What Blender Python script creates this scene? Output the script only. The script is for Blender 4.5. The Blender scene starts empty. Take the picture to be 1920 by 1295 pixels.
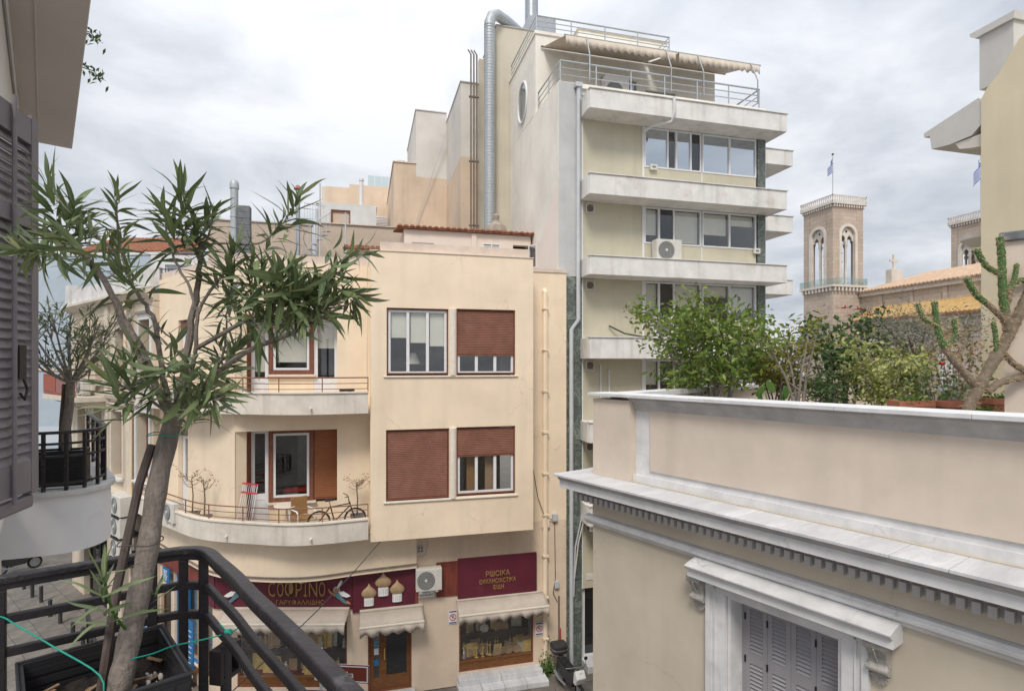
import bpy, bmesh, math, random
from mathutils import Vector, Matrix
R = math.radians
scene = bpy.context.scene
COL = scene.collection

# ------------------------------------------------------------------ camera
cam_data = bpy.data.cameras.new('camera')
cam_data.sensor_width = 36.0
cam_data.lens = 19.82
cam_data.shift_y = 0.0195
cam_data.clip_start = 0.05
cam_data.clip_end = 2000
cam = bpy.data.objects.new('camera', cam_data)
cam.location = (0, 0, 10.5)
cam.rotation_euler = (R(90), 0, R(-14.8))
COL.objects.link(cam)
scene.camera = cam

# ------------------------------------------------------------------ overcast sky
SUN_EL, SUN_AZ = 51.0, 204.0      # elevation; compass angle of the sun (from +y, clockwise)
world = bpy.data.worlds.new('World')
scene.world = world
world.use_nodes = True
wt = world.node_tree
wt.nodes.clear()
def wn(t, **k):
    n = wt.nodes.new(t)
    for a, b in k.items(): setattr(n, a, b)
    return n
def wl(a, b): wt.links.new(a, b)
w_out = wn('ShaderNodeOutputWorld')
sky = wn('ShaderNodeTexSky', sky_type='NISHITA', sun_disc=False, sun_elevation=R(SUN_EL), sun_rotation=R(SUN_AZ))
bg_sky = wn('ShaderNodeBackground'); bg_sky.inputs['Strength'].default_value = 0.1
wl(sky.outputs['Color'], bg_sky.inputs['Color'])
tc = wn('ShaderNodeTexCoord')
sep = wn('ShaderNodeSeparateXYZ'); wl(tc.outputs['Generated'], sep.inputs[0])
zz = wn('ShaderNodeMath', operation='MAXIMUM'); wl(sep.outputs['Z'], zz.inputs[0]); zz.inputs[1].default_value = 0.0
zo = wn('ShaderNodeMath', operation='ADD'); wl(zz.outputs[0], zo.inputs[0]); zo.inputs[1].default_value = 0.22
pv = wn('ShaderNodeVectorMath', operation='DIVIDE'); wl(tc.outputs['Generated'], pv.inputs[0])
cmb = wn('ShaderNodeCombineXYZ')
for i in range(3): wl(zo.outputs[0], cmb.inputs[i])
wl(cmb.outputs[0], pv.inputs[1])
n1 = wn('ShaderNodeTexNoise'); n1.inputs['Scale'].default_value = 2.3; n1.inputs['Detail'].default_value = 9; n1.inputs['Roughness'].default_value = 0.56
n1.inputs['Distortion'].default_value = 0.25
wl(pv.outputs[0], n1.inputs['Vector'])
n2 = wn('ShaderNodeTexNoise'); n2.inputs['Scale'].default_value = 0.9; n2.inputs['Detail'].default_value = 3
wl(pv.outputs[0], n2.inputs['Vector'])
nm = wn('ShaderNodeMath', operation='MULTIPLY_ADD'); wl(n2.outputs[0], nm.inputs[0]); nm.inputs[1].default_value = 0.7
nh = wn('ShaderNodeMath', operation='MULTIPLY'); wl(n1.outputs[0], nh.inputs[0]); nh.inputs[1].default_value = 0.8
wl(nh.outputs[0], nm.inputs[2])
cr = wn('ShaderNodeValToRGB')
e = cr.color_ramp.elements
e[0].position = 0.58; e[0].color = (0.46, 0.50, 0.565, 1)
e[1].position = 0.93; e[1].color = (0.88, 0.895, 0.925, 1)
m_ = cr.color_ramp.elements.new(0.75); m_.color = (0.665, 0.69, 0.74, 1)
wl(nm.outputs[0], cr.inputs[0])
# an overcast sky is about three times as bright overhead as at the horizon
zq = wn('ShaderNodeMath', operation='MULTIPLY'); wl(zz.outputs[0], zq.inputs[0]); wl(zz.outputs[0], zq.inputs[1])
grad = wn('ShaderNodeMath', operation='MULTIPLY_ADD'); wl(zq.outputs[0], grad.inputs[0]); grad.inputs[1].default_value = 0.82; grad.inputs[2].default_value = 0.62
bg_cl = wn('ShaderNodeBackground')
wl(cr.outputs['Color'], bg_cl.inputs['Color']); wl(grad.outputs[0], bg_cl.inputs['Strength'])
mix = wn('ShaderNodeMixShader'); mix.inputs[0].default_value = 0.94
wl(bg_sky.outputs[0], mix.inputs[1]); wl(bg_cl.outputs[0], mix.inputs[2]); wl(mix.outputs[0], w_out.inputs['Surface'])

# ------------------------------------------------------------------ veiled sun behind the camera
sun_d = bpy.data.lights.new('sun', 'SUN')
sun_d.energy = 1.5; sun_d.angle = R(16); sun_d.color = (1.0, 0.94, 0.85)
sun = bpy.data.objects.new('sun', sun_d)
sx, sy, sz = math.sin(R(SUN_AZ))*math.cos(R(SUN_EL)), math.cos(R(SUN_AZ))*math.cos(R(SUN_EL)), math.sin(R(SUN_EL))
sun.rotation_euler = Vector((sx, sy, sz)).to_track_quat('Z', 'Y').to_euler()
sun.location = (sx*40, sy*40, 60)
COL.objects.link(sun)

scene.view_settings.view_transform = 'Standard'
scene.view_settings.look = 'None'
scene.view_settings.exposure = 0.66
scene.view_settings.gamma = 1.0
scene.view_settings.use_curve_mapping = False

# ------------------------------------------------------------------ materials
MATS = {}
def _mat(name):
    m = bpy.data.materials.new(name); m.use_nodes = True
    MATS[name] = m
    return m, m.node_tree, m.node_tree.nodes['Principled BSDF']
def surf(name, col, rough=0.8, var=0.12, scale=3.0, bump=0.15, bscale=60, streak=0.0, dirt=None, metal=0.0, spec=0.35, grain=None, crack=0.0, sfreq=2.6):
    """painted or mineral surface: slow tone drift, fine grain, optional vertical rain streaks and dirt blotches"""
    m, t, b = _mat(name)
    N = t.nodes.new; Lk = t.links.new
    tcn = N('ShaderNodeTexCoord'); co = tcn.outputs['Object']
    nz = N('ShaderNodeTexNoise'); nz.inputs['Scale'].default_value = scale; nz.inputs['Detail'].default_value = 6; nz.inputs['Roughness'].default_value = 0.6
    Lk(co, nz.inputs['Vector'])
    rp = N('ShaderNodeMapRange'); rp.inputs[1].default_value = 0.3; rp.inputs[2].default_value = 0.7
    rp.inputs[3].default_value = 1 - var; rp.inputs[4].default_value = 1 + var*0.5
    Lk(nz.outputs[0], rp.inputs[0])
    mul = N('ShaderNodeMix'); mul.data_type = 'RGBA'; mul.blend_type = 'MULTIPLY'; mul.inputs[0].default_value = 1
    mul.inputs[6].default_value = (*col, 1); Lk(rp.outputs[0], mul.inputs[7])
    cur = mul.outputs[2]
    if streak > 0:
        mp = N('ShaderNodeMapping'); mp.inputs['Scale'].default_value = (sfreq, sfreq, sfreq*0.085); Lk(co, mp.inputs['Vector'])
        ns = N('ShaderNodeTexNoise'); ns.inputs['Scale'].default_value = 1.0; ns.inputs['Detail'].default_value = 5; Lk(mp.outputs[0], ns.inputs['Vector'])
        rs = N('ShaderNodeMapRange'); rs.inputs[1].default_value = 0.52; rs.inputs[2].default_value = 0.85; rs.inputs[3].default_value = 0; rs.inputs[4].default_value = streak
        Lk(ns.outputs[0], rs.inputs[0])
        ms = N('ShaderNodeMix'); ms.data_type = 'RGBA'; Lk(rs.outputs[0], ms.inputs[0]); Lk(cur, ms.inputs[6])
        ms.inputs[7].default_value = (*[c*0.5 for c in (dirt or col)], 1)
        cur = ms.outputs[2]
    if dirt:
        nd = N('ShaderNodeTexNoise'); nd.inputs['Scale'].default_value = scale*0.7; nd.inputs['Detail'].default_value = 8; nd.inputs['Roughness'].default_value = 0.7; Lk(co, nd.inputs['Vector'])
        rd = N('ShaderNodeMapRange'); rd.inputs[1].default_value = 0.58; rd.inputs[2].default_value = 0.74; rd.inputs[3].default_value = 0; rd.inputs[4].default_value = 0.55
        Lk(nd.outputs[0], rd.inputs[0])
        md = N('ShaderNodeMix'); md.data_type = 'RGBA'; Lk(rd.outputs[0], md.inputs[0]); Lk(cur, md.inputs[6]); md.inputs[7].default_value = (*dirt, 1)
        cur = md.outputs[2]
    if grain:
        mp = N('ShaderNodeMapping'); mp.inputs['Scale'].default_value = grain; Lk(co, mp.inputs['Vector'])
        ng = N('ShaderNodeTexNoise'); ng.inputs['Scale'].default_value = 1.0; ng.inputs['Detail'].default_value = 6; ng.inputs['Distortion'].default_value = 0.6; Lk(mp.outputs[0], ng.inputs['Vector'])
        rg = N('ShaderNodeMapRange'); rg.inputs[1].default_value = 0.35; rg.inputs[2].default_value = 0.7; rg.inputs[3].default_value = 0.7; rg.inputs[4].default_value = 1.12
        Lk(ng.outputs[0], rg.inputs[0])
        mg = N('ShaderNodeMix'); mg.data_type = 'RGBA'; mg.blend_type = 'MULTIPLY'; mg.inputs[0].default_value = 1; Lk(cur, mg.inputs[6]); Lk(rg.outputs[0], mg.inputs[7])
        cur = mg.outputs[2]
    if crack > 0:      # hairline cracks and hand-sized repairs, patchy
        wp = N('ShaderNodeTexNoise'); wp.inputs['Scale'].default_value = 1.6; wp.inputs['Detail'].default_value = 7; Lk(co, wp.inputs['Vector'])
        wa = N('ShaderNodeVectorMath'); wa.operation = 'MULTIPLY_ADD'; Lk(wp.outputs['Color'], wa.inputs[0]); wa.inputs[1].default_value = (0.9, 0.9, 0.9); Lk(co, wa.inputs[2])
        vo = N('ShaderNodeTexVoronoi'); vo.feature = 'DISTANCE_TO_EDGE'; vo.inputs['Scale'].default_value = 0.55; Lk(wa.outputs[0], vo.inputs['Vector'])
        rc = N('ShaderNodeMapRange'); rc.inputs[1].default_value = 0.0; rc.inputs[2].default_value = 0.006; rc.inputs[3].default_value = crack; rc.inputs[4].default_value = 0; Lk(vo.outputs['Distance'], rc.inputs[0])
        mk = N('ShaderNodeTexNoise'); mk.inputs['Scale'].default_value = 0.5; mk.inputs['Detail'].default_value = 2; Lk(co, mk.inputs['Vector'])
        rk = N('ShaderNodeMapRange'); rk.inputs[1].default_value = 0.5; rk.inputs[2].default_value = 0.62; Lk(mk.outputs[0], rk.inputs[0])
        mm_ = N('ShaderNodeMath'); mm_.operation = 'MULTIPLY'; Lk(rc.outputs[0], mm_.inputs[0]); Lk(rk.outputs[0], mm_.inputs[1])
        mc = N('ShaderNodeMix'); mc.data_type = 'RGBA'; Lk(mm_.outputs[0], mc.inputs[0]); Lk(cur, mc.inputs[6]); mc.inputs[7].default_value = (*[c*0.35 for c in col], 1); cur = mc.outputs[2]
        np2 = N('ShaderNodeTexNoise'); np2.inputs['Scale'].default_value = 0.9; np2.inputs['Detail'].default_value = 3; np2.inputs['Roughness'].default_value = 0.4; Lk(wa.outputs[0], np2.inputs['Vector'])
        rp2 = N('ShaderNodeMapRange'); rp2.inputs[1].default_value = 0.64; rp2.inputs[2].default_value = 0.66; rp2.inputs[3].default_value = 0; rp2.inputs[4].default_value = 0.3; Lk(np2.outputs[0], rp2.inputs[0])
        mr = N('ShaderNodeMix'); mr.data_type = 'RGBA'; Lk(rp2.outputs[0], mr.inputs[0]); Lk(cur, mr.inputs[6]); mr.inputs[7].default_value = (*[min(1, c*0.88+0.04) for c in col], 1); cur = mr.outputs[2]
    Lk(cur, b.inputs['Base Color'])
    b.inputs['Roughness'].default_value = rough; b.inputs['Metallic'].default_value = metal
    b.inputs['Specular IOR Level'].default_value = spec
    if bump > 0:
        nb = N('ShaderNodeTexNoise'); nb.inputs['Scale'].default_value = bscale; nb.inputs['Detail'].default_value = 4; Lk(co, nb.inputs['Vector'])
        bp = N('ShaderNodeBump'); bp.inputs['Strength'].default_value = bump; bp.inputs['Distance'].default_value = 0.01
        Lk(nb.outputs[0], bp.inputs['Height']); Lk(bp.outputs[0], b.inputs['Normal'])
    return m
def veined(name, c0, c1, scale, rough=0.35, width=0.06, stretch=(1, 1, 1)):
    """marble: base tone with irregular veins"""
    m, t, b = _mat(name); N = t.nodes.new; Lk = t.links.new
    tcn = N('ShaderNodeTexCoord'); mp = N('ShaderNodeMapping'); mp.inputs['Scale'].default_value = stretch; Lk(tcn.outputs['Object'], mp.inputs['Vector'])
    nz = N('ShaderNodeTexNoise'); nz.inputs['Scale'].default_value = scale; nz.inputs['Detail'].default_value = 9; nz.inputs['Roughness'].default_value = 0.68; nz.inputs['Distortion'].default_value = 1.3
    Lk(mp.outputs[0], nz.inputs['Vector'])
    ab = N('ShaderNodeMath'); ab.operation = 'SUBTRACT'; Lk(nz.outputs[0], ab.inputs[0]); ab.inputs[1].default_value = 0.5
    aa = N('ShaderNodeMath'); aa.operation = 'ABSOLUTE'; Lk(ab.outputs[0], aa.inputs[0])
    rp = N('ShaderNodeMapRange'); rp.inputs[1].default_value = 0; rp.inputs[2].default_value = width; rp.inputs[3].default_value = 1; rp.inputs[4].default_value = 0; Lk(aa.outputs[0], rp.inputs[0])
    n2_ = N('ShaderNodeTexNoise'); n2_.inputs['Scale'].default_value = scale*0.5; n2_.inputs['Detail'].default_value = 5; Lk(mp.outputs[0], n2_.inputs['Vector'])
    mm = N('ShaderNodeMath'); mm.operation = 'MULTIPLY'; Lk(rp.outputs[0], mm.inputs[0]); Lk(n2_.outputs[0], mm.inputs[1])
    mx = N('ShaderNodeMix'); mx.data_type = 'RGBA'; Lk(mm.outputs[0], mx.inputs[0]); mx.inputs[6].default_value = (*c0, 1); mx.inputs[7].default_value = (*c1, 1)
    m2 = N('ShaderNodeMix'); m2.data_type = 'RGBA'; m2.blend_type = 'MULTIPLY'; m2.inputs[0].default_value = 0.6; Lk(mx.outputs[2], m2.inputs[6])
    r2 = N('ShaderNodeMapRange'); r2.inputs[1].default_value = 0.3; r2.inputs[2].default_value = 0.7; r2.inputs[3].default_value = 0.6; r2.inputs[4].default_value = 1.15; Lk(n2_.outputs[0], r2.inputs[0]); Lk(r2.outputs[0], m2.inputs[7])
    Lk(m2.outputs[2], b.inputs['Base Color']); b.inputs['Roughness'].default_value = rough
    return m
def leafmat(name, c0, c1, rough=0.45, trans=0.25, rib=False):
    """foliage: tone differs from leaf to leaf"""
    m, t, b = _mat(name); N = t.nodes.new; Lk = t.links.new
    g = N('ShaderNodeNewGeometry'); oi = N('ShaderNodeObjectInfo')
    ad = N('ShaderNodeMath'); ad.operation = 'ADD'; Lk(g.outputs['Random Per Island'], ad.inputs[0]); Lk(oi.outputs['Random'], ad.inputs[1])
    fr = N('ShaderNodeMath'); fr.operation = 'FRACT'; Lk(ad.outputs[0], fr.inputs[0])
    mx = N('ShaderNodeMix'); mx.data_type = 'RGBA'; Lk(fr.outputs[0], mx.inputs[0]); mx.inputs[6].default_value = (*c0, 1); mx.inputs[7].default_value = (*c1, 1)
    if rib:            # pale midrib
        at_ = N('ShaderNodeAttribute'); at_.attribute_name = 'rib'; pw = N('ShaderNodeMath'); pw.operation = 'POWER'; Lk(at_.outputs['Fac'], pw.inputs[0]); pw.inputs[1].default_value = 9
        pm = N('ShaderNodeMath'); pm.operation = 'MULTIPLY'; Lk(pw.outputs[0], pm.inputs[0]); pm.inputs[1].default_value = 0.6
        m2 = N('ShaderNodeMix'); m2.data_type = 'RGBA'; Lk(pm.outputs[0], m2.inputs[0]); Lk(mx.outputs[2], m2.inputs[6]); m2.inputs[7].default_value = (0.30, 0.34, 0.17, 1); mx = m2
    Lk(mx.outputs[2], b.inputs['Base Color']); b.inputs['Roughness'].default_value = rough; b.inputs['Specular IOR Level'].default_value = 0.4
    tr = N('ShaderNodeBsdfTranslucent'); Lk(mx.outputs[2], tr.inputs['Color'])
    ms = N('ShaderNodeMixShader'); ms.inputs[0].default_value = trans
    Lk(b.outputs[0], ms.inputs[1]); Lk(tr.outputs[0], ms.inputs[2]); Lk(ms.outputs[0], t.nodes['Material Output'].inputs['Surface'])
    return m
def glassmat(name, tint=(0.9, 0.95, 0.95), clear=0.8):
    """window pane: see-through, with a mirror reflection that grows at grazing angles"""
    m, t, b = _mat(name); N = t.nodes.new; Lk = t.links.new
    t.nodes.remove(b)
    tr = N('ShaderNodeBsdfTransparent'); tr.inputs['Color'].default_value = (*[c*clear for c in tint], 1)
    gl = N('ShaderNodeBsdfGlossy'); gl.inputs['Roughness'].default_value = 0.02; gl.inputs['Color'].default_value = (0.95, 0.97, 1, 1)
    lw = N('ShaderNodeLayerWeight'); pw = N('ShaderNodeMath'); pw.operation = 'POWER'; Lk(lw.outputs['Facing'], pw.inputs[0]); pw.inputs[1].default_value = 3.5
    fr = N('ShaderNodeMath'); fr.operation = 'MULTIPLY_ADD'; Lk(pw.outputs[0], fr.inputs[0]); fr.inputs[1].default_value = 0.8; fr.inputs[2].default_value = 0.07
    ms = N('ShaderNodeMixShader'); Lk(fr.outputs[0], ms.inputs[0]); Lk(tr.outputs[0], ms.inputs[1]); Lk(gl.outputs[0], ms.inputs[2])
    Lk(ms.outputs[0], t.nodes['Material Output'].inputs['Surface'])
    return m
def coated(name, tint, mirror):
    """solar-control pane: dark body with a strong sky reflection"""
    m, t, b = _mat(name); N = t.nodes.new; Lk = t.links.new
    b.inputs['Base Color'].default_value = (*tint, 1); b.inputs['Roughness'].default_value = 0.05
    gl = N('ShaderNodeBsdfGlossy'); gl.inputs['Roughness'].default_value = 0.03; gl.inputs['Color'].default_value = (0.84, 0.92, 1.0, 1)
    nz = N('ShaderNodeTexNoise'); nz.inputs['Scale'].default_value = 0.8
    tcn = N('ShaderNodeTexCoord'); Lk(tcn.outputs['Object'], nz.inputs['Vector'])
    bp = N('ShaderNodeBump'); bp.inputs['Strength'].default_value = 0.12; Lk(nz.outputs[0], bp.inputs['Height']); Lk(bp.outputs[0], gl.inputs['Normal'])
    ms = N('ShaderNodeMixShader'); ms.inputs[0].default_value = mirror
    Lk(b.outputs[0], ms.inputs[1]); Lk(gl.outputs[0], ms.inputs[2]); Lk(ms.outputs[0], t.nodes['Material Output'].inputs['Surface'])
    return m

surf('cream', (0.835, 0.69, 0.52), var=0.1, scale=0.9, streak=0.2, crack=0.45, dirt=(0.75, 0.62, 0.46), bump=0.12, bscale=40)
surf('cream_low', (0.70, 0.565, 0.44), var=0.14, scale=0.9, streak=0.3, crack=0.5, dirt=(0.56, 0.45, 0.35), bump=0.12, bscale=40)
surf('coping_pink', (0.66, 0.545, 0.46), var=0.14, scale=3, streak=0.2, dirt=(0.42, 0.36, 0.3))
surf('balcony_white', (0.68, 0.625, 0.55), var=0.16, scale=2, streak=0.5, sfreq=5, crack=0.6, dirt=(0.48, 0.40, 0.31))
surf('balcony_lip', (0.74, 0.67, 0.57), var=0.1, scale=5)
surf('brown_frame', (0.23, 0.085, 0.05), rough=0.55, var=0.2, scale=9, grain=(30, 30, 2))
surf('shutter_brown', (0.25, 0.112, 0.078), rough=0.6, var=0.22, scale=3, streak=0.35, dirt=(0.34, 0.19, 0.14))
surf('shutter_orange', (0.30, 0.115, 0.05), rough=0.5, var=0.1, scale=4)
surf('white_frame', (0.72, 0.72, 0.73), rough=0.45, var=0.07, scale=8, bump=0.02)
surf('white_paint', (0.70, 0.69, 0.68), rough=0.6, var=0.08, scale=3, streak=0.12)
surf('blind', (0.80, 0.77, 0.67), rough=0.9, var=0.05)
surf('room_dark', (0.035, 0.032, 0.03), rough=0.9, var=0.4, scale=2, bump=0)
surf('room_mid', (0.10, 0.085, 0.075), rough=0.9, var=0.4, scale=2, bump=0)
surf('rail_brown', (0.22, 0.10, 0.065), rough=0.55, var=0.25, scale=20)
surf('maroon', (0.115, 0.02, 0.036), rough=0.4, var=0.2, scale=1.5, streak=0.25, dirt=(0.22, 0.06, 0.08), bump=0)
surf('red_wood', (0.22, 0.055, 0.04), rough=0.5, var=0.2, scale=3, grain=(20, 20, 1.2))
surf('gold_letter', (0.34, 0.21, 0.08), rough=0.45, var=0.15, scale=8)
surf('gold_dome', (0.44, 0.31, 0.18), rough=0.4, var=0.2, scale=6, metal=0.25)
surf('gilded', (0.82, 0.60, 0.24), rough=0.35, var=0.35, scale=30, metal=0.25)
surf('silvered', (0.6, 0.6, 0.56), rough=0.35, var=0.35, scale=30, metal=0.2)
surf('wood_warm', (0.20, 0.082, 0.028), rough=0.45, var=0.2, scale=4, grain=(6, 6, 40))
surf('wood_pale', (0.42, 0.28, 0.17), rough=0.6, var=0.15, scale=8)
surf('awning', (0.50, 0.435, 0.37), rough=0.9, var=0.12, scale=3, streak=0.22, bump=0.1, bscale=200)
surf('awning_top', (0.60, 0.52, 0.43), rough=0.9, var=0.1, scale=2, bump=0.1, bscale=200)
surf('ac_white', (0.62, 0.60, 0.55), rough=0.45, var=0.08, scale=6, bump=0)
surf('ac_grille', (0.16, 0.16, 0.155), rough=0.5, var=0.1, bump=0)
surf('plastic_dark', (0.035, 0.034, 0.036), rough=0.45, var=0.15, scale=20)
surf('rubber', (0.02, 0.02, 0.02), rough=0.8, var=0.2)
surf('steel', (0.42, 0.44, 0.46), rough=0.35, var=0.15, scale=6, metal=0.7, streak=0.1)
surf('steel_pale', (0.42, 0.45, 0.47), rough=0.5, var=0.14, scale=6, metal=0.3)
surf('pipe_grey', (0.50, 0.52, 0.54), rough=0.5, var=0.1, scale=3, streak=0.1)
surf('pipe_brown', (0.19, 0.15, 0.125), rough=0.6, var=0.3, scale=5)
surf('cable', (0.06, 0.052, 0.048), rough=0.7, var=0.2)
surf('tall_cream', (0.85, 0.81, 0.725), var=0.16, crack=0.6, scale=0.5, streak=0.2, dirt=(0.66, 0.59, 0.47), bump=0.25, bscale=14)
surf('tall_core', (0.58, 0.53, 0.43), var=0.12, scale=0.5, streak=0.2, bump=0.2, bscale=14)
surf('tall_pink', (0.83, 0.735, 0.66), var=0.06, scale=0.8, bump=0.2, bscale=14)
surf('tall_grey', (0.54, 0.54, 0.535), var=0.16, crack=0.5, scale=0.8, streak=0.18, dirt=(0.40, 0.39, 0.37), bump=0.25, bscale=18)
surf('panel_green', (0.53, 0.49, 0.375), rough=0.6, var=0.12, scale=0.9, streak=0.35, bump=0.04)
surf('slab_white', (0.74, 0.72, 0.69), var=0.15, scale=1.6, streak=0.42, sfreq=4, crack=0.4, dirt=(0.46, 0.35, 0.26), bump=0.12)
surf('slab_under', (0.36, 0.345, 0.32), var=0.25, scale=1.5, dirt=(0.2, 0.17, 0.14))
veined('marble_green', (0.10, 0.122, 0.108), (0.42, 0.46, 0.40), 2.6, rough=0.4, width=0.035)
veined('marble_white', (0.66, 0.655, 0.66), (0.50, 0.51, 0.53), 1.0, rough=0.5, width=0.09, stretch=(5, 1, 1))
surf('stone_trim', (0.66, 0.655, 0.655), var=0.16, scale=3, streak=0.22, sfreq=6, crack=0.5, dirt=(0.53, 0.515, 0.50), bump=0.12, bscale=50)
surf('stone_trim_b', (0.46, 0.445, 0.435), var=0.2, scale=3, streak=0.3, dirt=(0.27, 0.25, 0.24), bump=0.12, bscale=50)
surf('mansion_pink', (0.64, 0.545, 0.455), var=0.13, scale=1.1, streak=0.2, crack=0.3, dirt=(0.59, 0.495, 0.405), bump=0.1, bscale=80)
surf('mansion_beige', (0.545, 0.48, 0.385), var=0.12, scale=0.9, streak=0.16, crack=0.3, dirt=(0.50, 0.43, 0.345), bump=0.1, bscale=80)
surf('mansion_shutter', (0.285, 0.275, 0.29), rough=0.5, var=0.06, scale=4, bump=0.02)
surf('console_grey', (0.37, 0.345, 0.32), rough=0.4, var=0.3, scale=16, dirt=(0.52, 0.45, 0.36))
surf('iron_black', (0.017, 0.014, 0.016), rough=0.5, var=0.35, scale=14, dirt=(0.04, 0.028, 0.026), bump=0.25, bscale=70)
surf('iron_worn', (0.024, 0.02, 0.023), rough=0.42, var=0.4, scale=18, dirt=(0.17, 0.165, 0.17), bump=0.3, bscale=60)
surf('purple_shutter', (0.175, 0.155, 0.165), rough=0.55, var=0.12, scale=6, dirt=(0.30, 0.27, 0.27), bump=0.15)
surf('house_wall', (0.60, 0.585, 0.555), var=0.08, scale=1.5, bump=0.1)
surf('house_soffit', (0.56, 0.525, 0.50), var=0.08, scale=1.2, bump=0.08)
surf('apron_white', (0.68, 0.675, 0.68), var=0.07, scale=1.2, streak=0.08, dirt=(0.46, 0.45, 0.45))
surf('apron_top', (0.52, 0.515, 0.50), var=0.2, scale=5, dirt=(0.33, 0.31, 0.29), bump=0.4, bscale=30)
surf('planter_black', (0.022, 0.021, 0.023), rough=0.38, var=0.2, scale=8, bump=0)
surf('soil', (0.022, 0.016, 0.012), rough=0.95, var=0.5, scale=30, bump=1.0, bscale=60)
surf('pebble', (0.55, 0.52, 0.48), rough=0.6, var=0.3, scale=20)
surf('chip', (0.26, 0.165, 0.095), rough=0.8, var=0.35, scale=30)
surf('bark', (0.205, 0.17, 0.145), rough=0.85, var=0.25, scale=14, grain=(120, 120, 6), dirt=(0.12, 0.095, 0.08), bump=0.6, bscale=60)
surf('bark_grey', (0.25, 0.215, 0.19), rough=0.85, var=0.25, scale=16, bump=0.4, bscale=60)
surf('bark_brown', (0.15, 0.105, 0.075), rough=0.85, var=0.3, scale=16, bump=0.5, bscale=60)
surf('stake', (0.095, 0.07, 0.062), rough=0.8, var=0.3, scale=12, grain=(60, 60, 4))
surf('green_string', (0.01, 0.26, 0.19), rough=0.6, var=0.2, scale=60)
leafmat('oleander_leaf', (0.08, 0.118, 0.05), (0.19, 0.235, 0.105), rough=0.36, trans=0.2, rib=True)
leafmat('oleander_pale', (0.16, 0.21, 0.13), (0.30, 0.31, 0.13), rough=0.45, rib=True)
leafmat('ficus_leaf', (0.075, 0.14, 0.02), (0.23, 0.29, 0.055), rough=0.4)
leafmat('yellow_leaf', (0.17, 0.19, 0.03), (0.34, 0.29, 0.06), rough=0.5)
leafmat('lime_leaf', (0.26, 0.30, 0.07), (0.48, 0.48, 0.2), rough=0.5)
leafmat('olive_leaf', (0.15, 0.17, 0.12), (0.27, 0.28, 0.22), rough=0.6)
leafmat('dark_leaf', (0.05, 0.10, 0.03), (0.11, 0.18, 0.055), rough=0.5)
leafmat('rust_leaf', (0.16, 0.15, 0.05), (0.33, 0.18, 0.07), rough=0.6)
leafmat('dry_leaf', (0.25, 0.15, 0.07), (0.36, 0.24, 0.12), rough=0.8)
leafmat('red_leaf', (0.42, 0.015, 0.015), (0.55, 0.04, 0.02), rough=0.5)
leafmat('moss_leaf', (0.05, 0.13, 0.02), (0.12, 0.22, 0.04), rough=0.6)
surf('cactus_green', (0.07, 0.135, 0.04), rough=0.6, var=0.3, scale=14, bump=0.2)
surf('cactus_brown', (0.20, 0.155, 0.11), rough=0.85, var=0.35, scale=16, dirt=(0.30, 0.24, 0.16), bump=0.6, bscale=50)
surf('spine', (0.50, 0.36, 0.20), rough=0.7, var=0.2)
surf('areole', (0.62, 0.60, 0.45), rough=0.9, var=0.2)
surf('terracotta', (0.40, 0.155, 0.095), rough=0.8, var=0.15, scale=6, dirt=(0.5, 0.32, 0.26))
surf('concrete_pot', (0.17, 0.17, 0.165), rough=0.9, var=0.2, scale=8)
surf('tile_red', (0.32, 0.13, 0.075), rough=0.85, var=0.4, scale=7, dirt=(0.17, 0.09, 0.065), bump=0.4, bscale=30)
surf('tile_orange', (0.52, 0.365, 0.25), rough=0.8, var=0.25, scale=1.2, dirt=(0.42, 0.28, 0.18))
surf('tile_gold', (0.50, 0.33, 0.135), rough=0.7, var=0.25, scale=1.2, dirt=(0.42, 0.27, 0.11))
surf('church_stone', (0.55, 0.455, 0.375), var=0.16, scale=0.35, streak=0.15, dirt=(0.36, 0.27, 0.2), bump=0.05)
surf('church_trim', (0.66, 0.61, 0.55), var=0.14, scale=0.8, streak=0.2)
surf('church_white', (0.72, 0.70, 0.68), var=0.1, scale=1)
surf('bell_dark', (0.05, 0.052, 0.05), rough=0.5, var=0.2)
surf('panel_yellow', (0.72, 0.63, 0.455), var=0.1, scale=0.6, streak=0.12, dirt=(0.6, 0.5, 0.33), bump=0.2, bscale=20)
surf('firewall_orange', (0.69, 0.545, 0.41), var=0.22, crack=0.5, scale=0.35, streak=0.28, dirt=(0.60, 0.45, 0.33), bump=0.2, bscale=10)
surf('firewall_grey', (0.66, 0.625, 0.575), var=0.18, crack=0.5, scale=0.4, streak=0.2, dirt=(0.66, 0.55, 0.43), bump=0.2, bscale=10)
surf('firewall_pale', (0.66, 0.58, 0.47), var=0.12, scale=0.4, streak=0.15, dirt=(0.62, 0.47, 0.33), bump=0.2, bscale=10)
surf('rough_beige', (0.53, 0.43, 0.345), var=0.12, scale=1.2, streak=0.1, bump=0.6, bscale=10)
surf('pink_house', (0.76, 0.645, 0.555), var=0.06, scale=1, streak=0.06)
surf('white_house', (0.68, 0.68, 0.67), var=0.12, scale=1, streak=0.15, dirt=(0.5, 0.5, 0.48))
surf('blue_house', (0.41, 0.475, 0.54), var=0.12, scale=0.6, streak=0.12, bump=0.3, bscale=12)
surf('blue_house_pale', (0.52, 0.57, 0.62), var=0.08, scale=0.6, streak=0.1)
surf('neo_wall', (0.60, 0.51, 0.40), var=0.14, scale=0.8, streak=0.25, dirt=(0.42, 0.34, 0.26))
surf('neo_white', (0.66, 0.655, 0.64), var=0.2, scale=1.2, streak=0.3, dirt=(0.42, 0.38, 0.33))
surf('neo_trim', (0.64, 0.575, 0.48), var=0.16, scale=2, streak=0.2, dirt=(0.42, 0.36, 0.3))
surf('brick_dark', (0.135, 0.07, 0.05), rough=0.9, var=0.5, scale=12)
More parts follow.
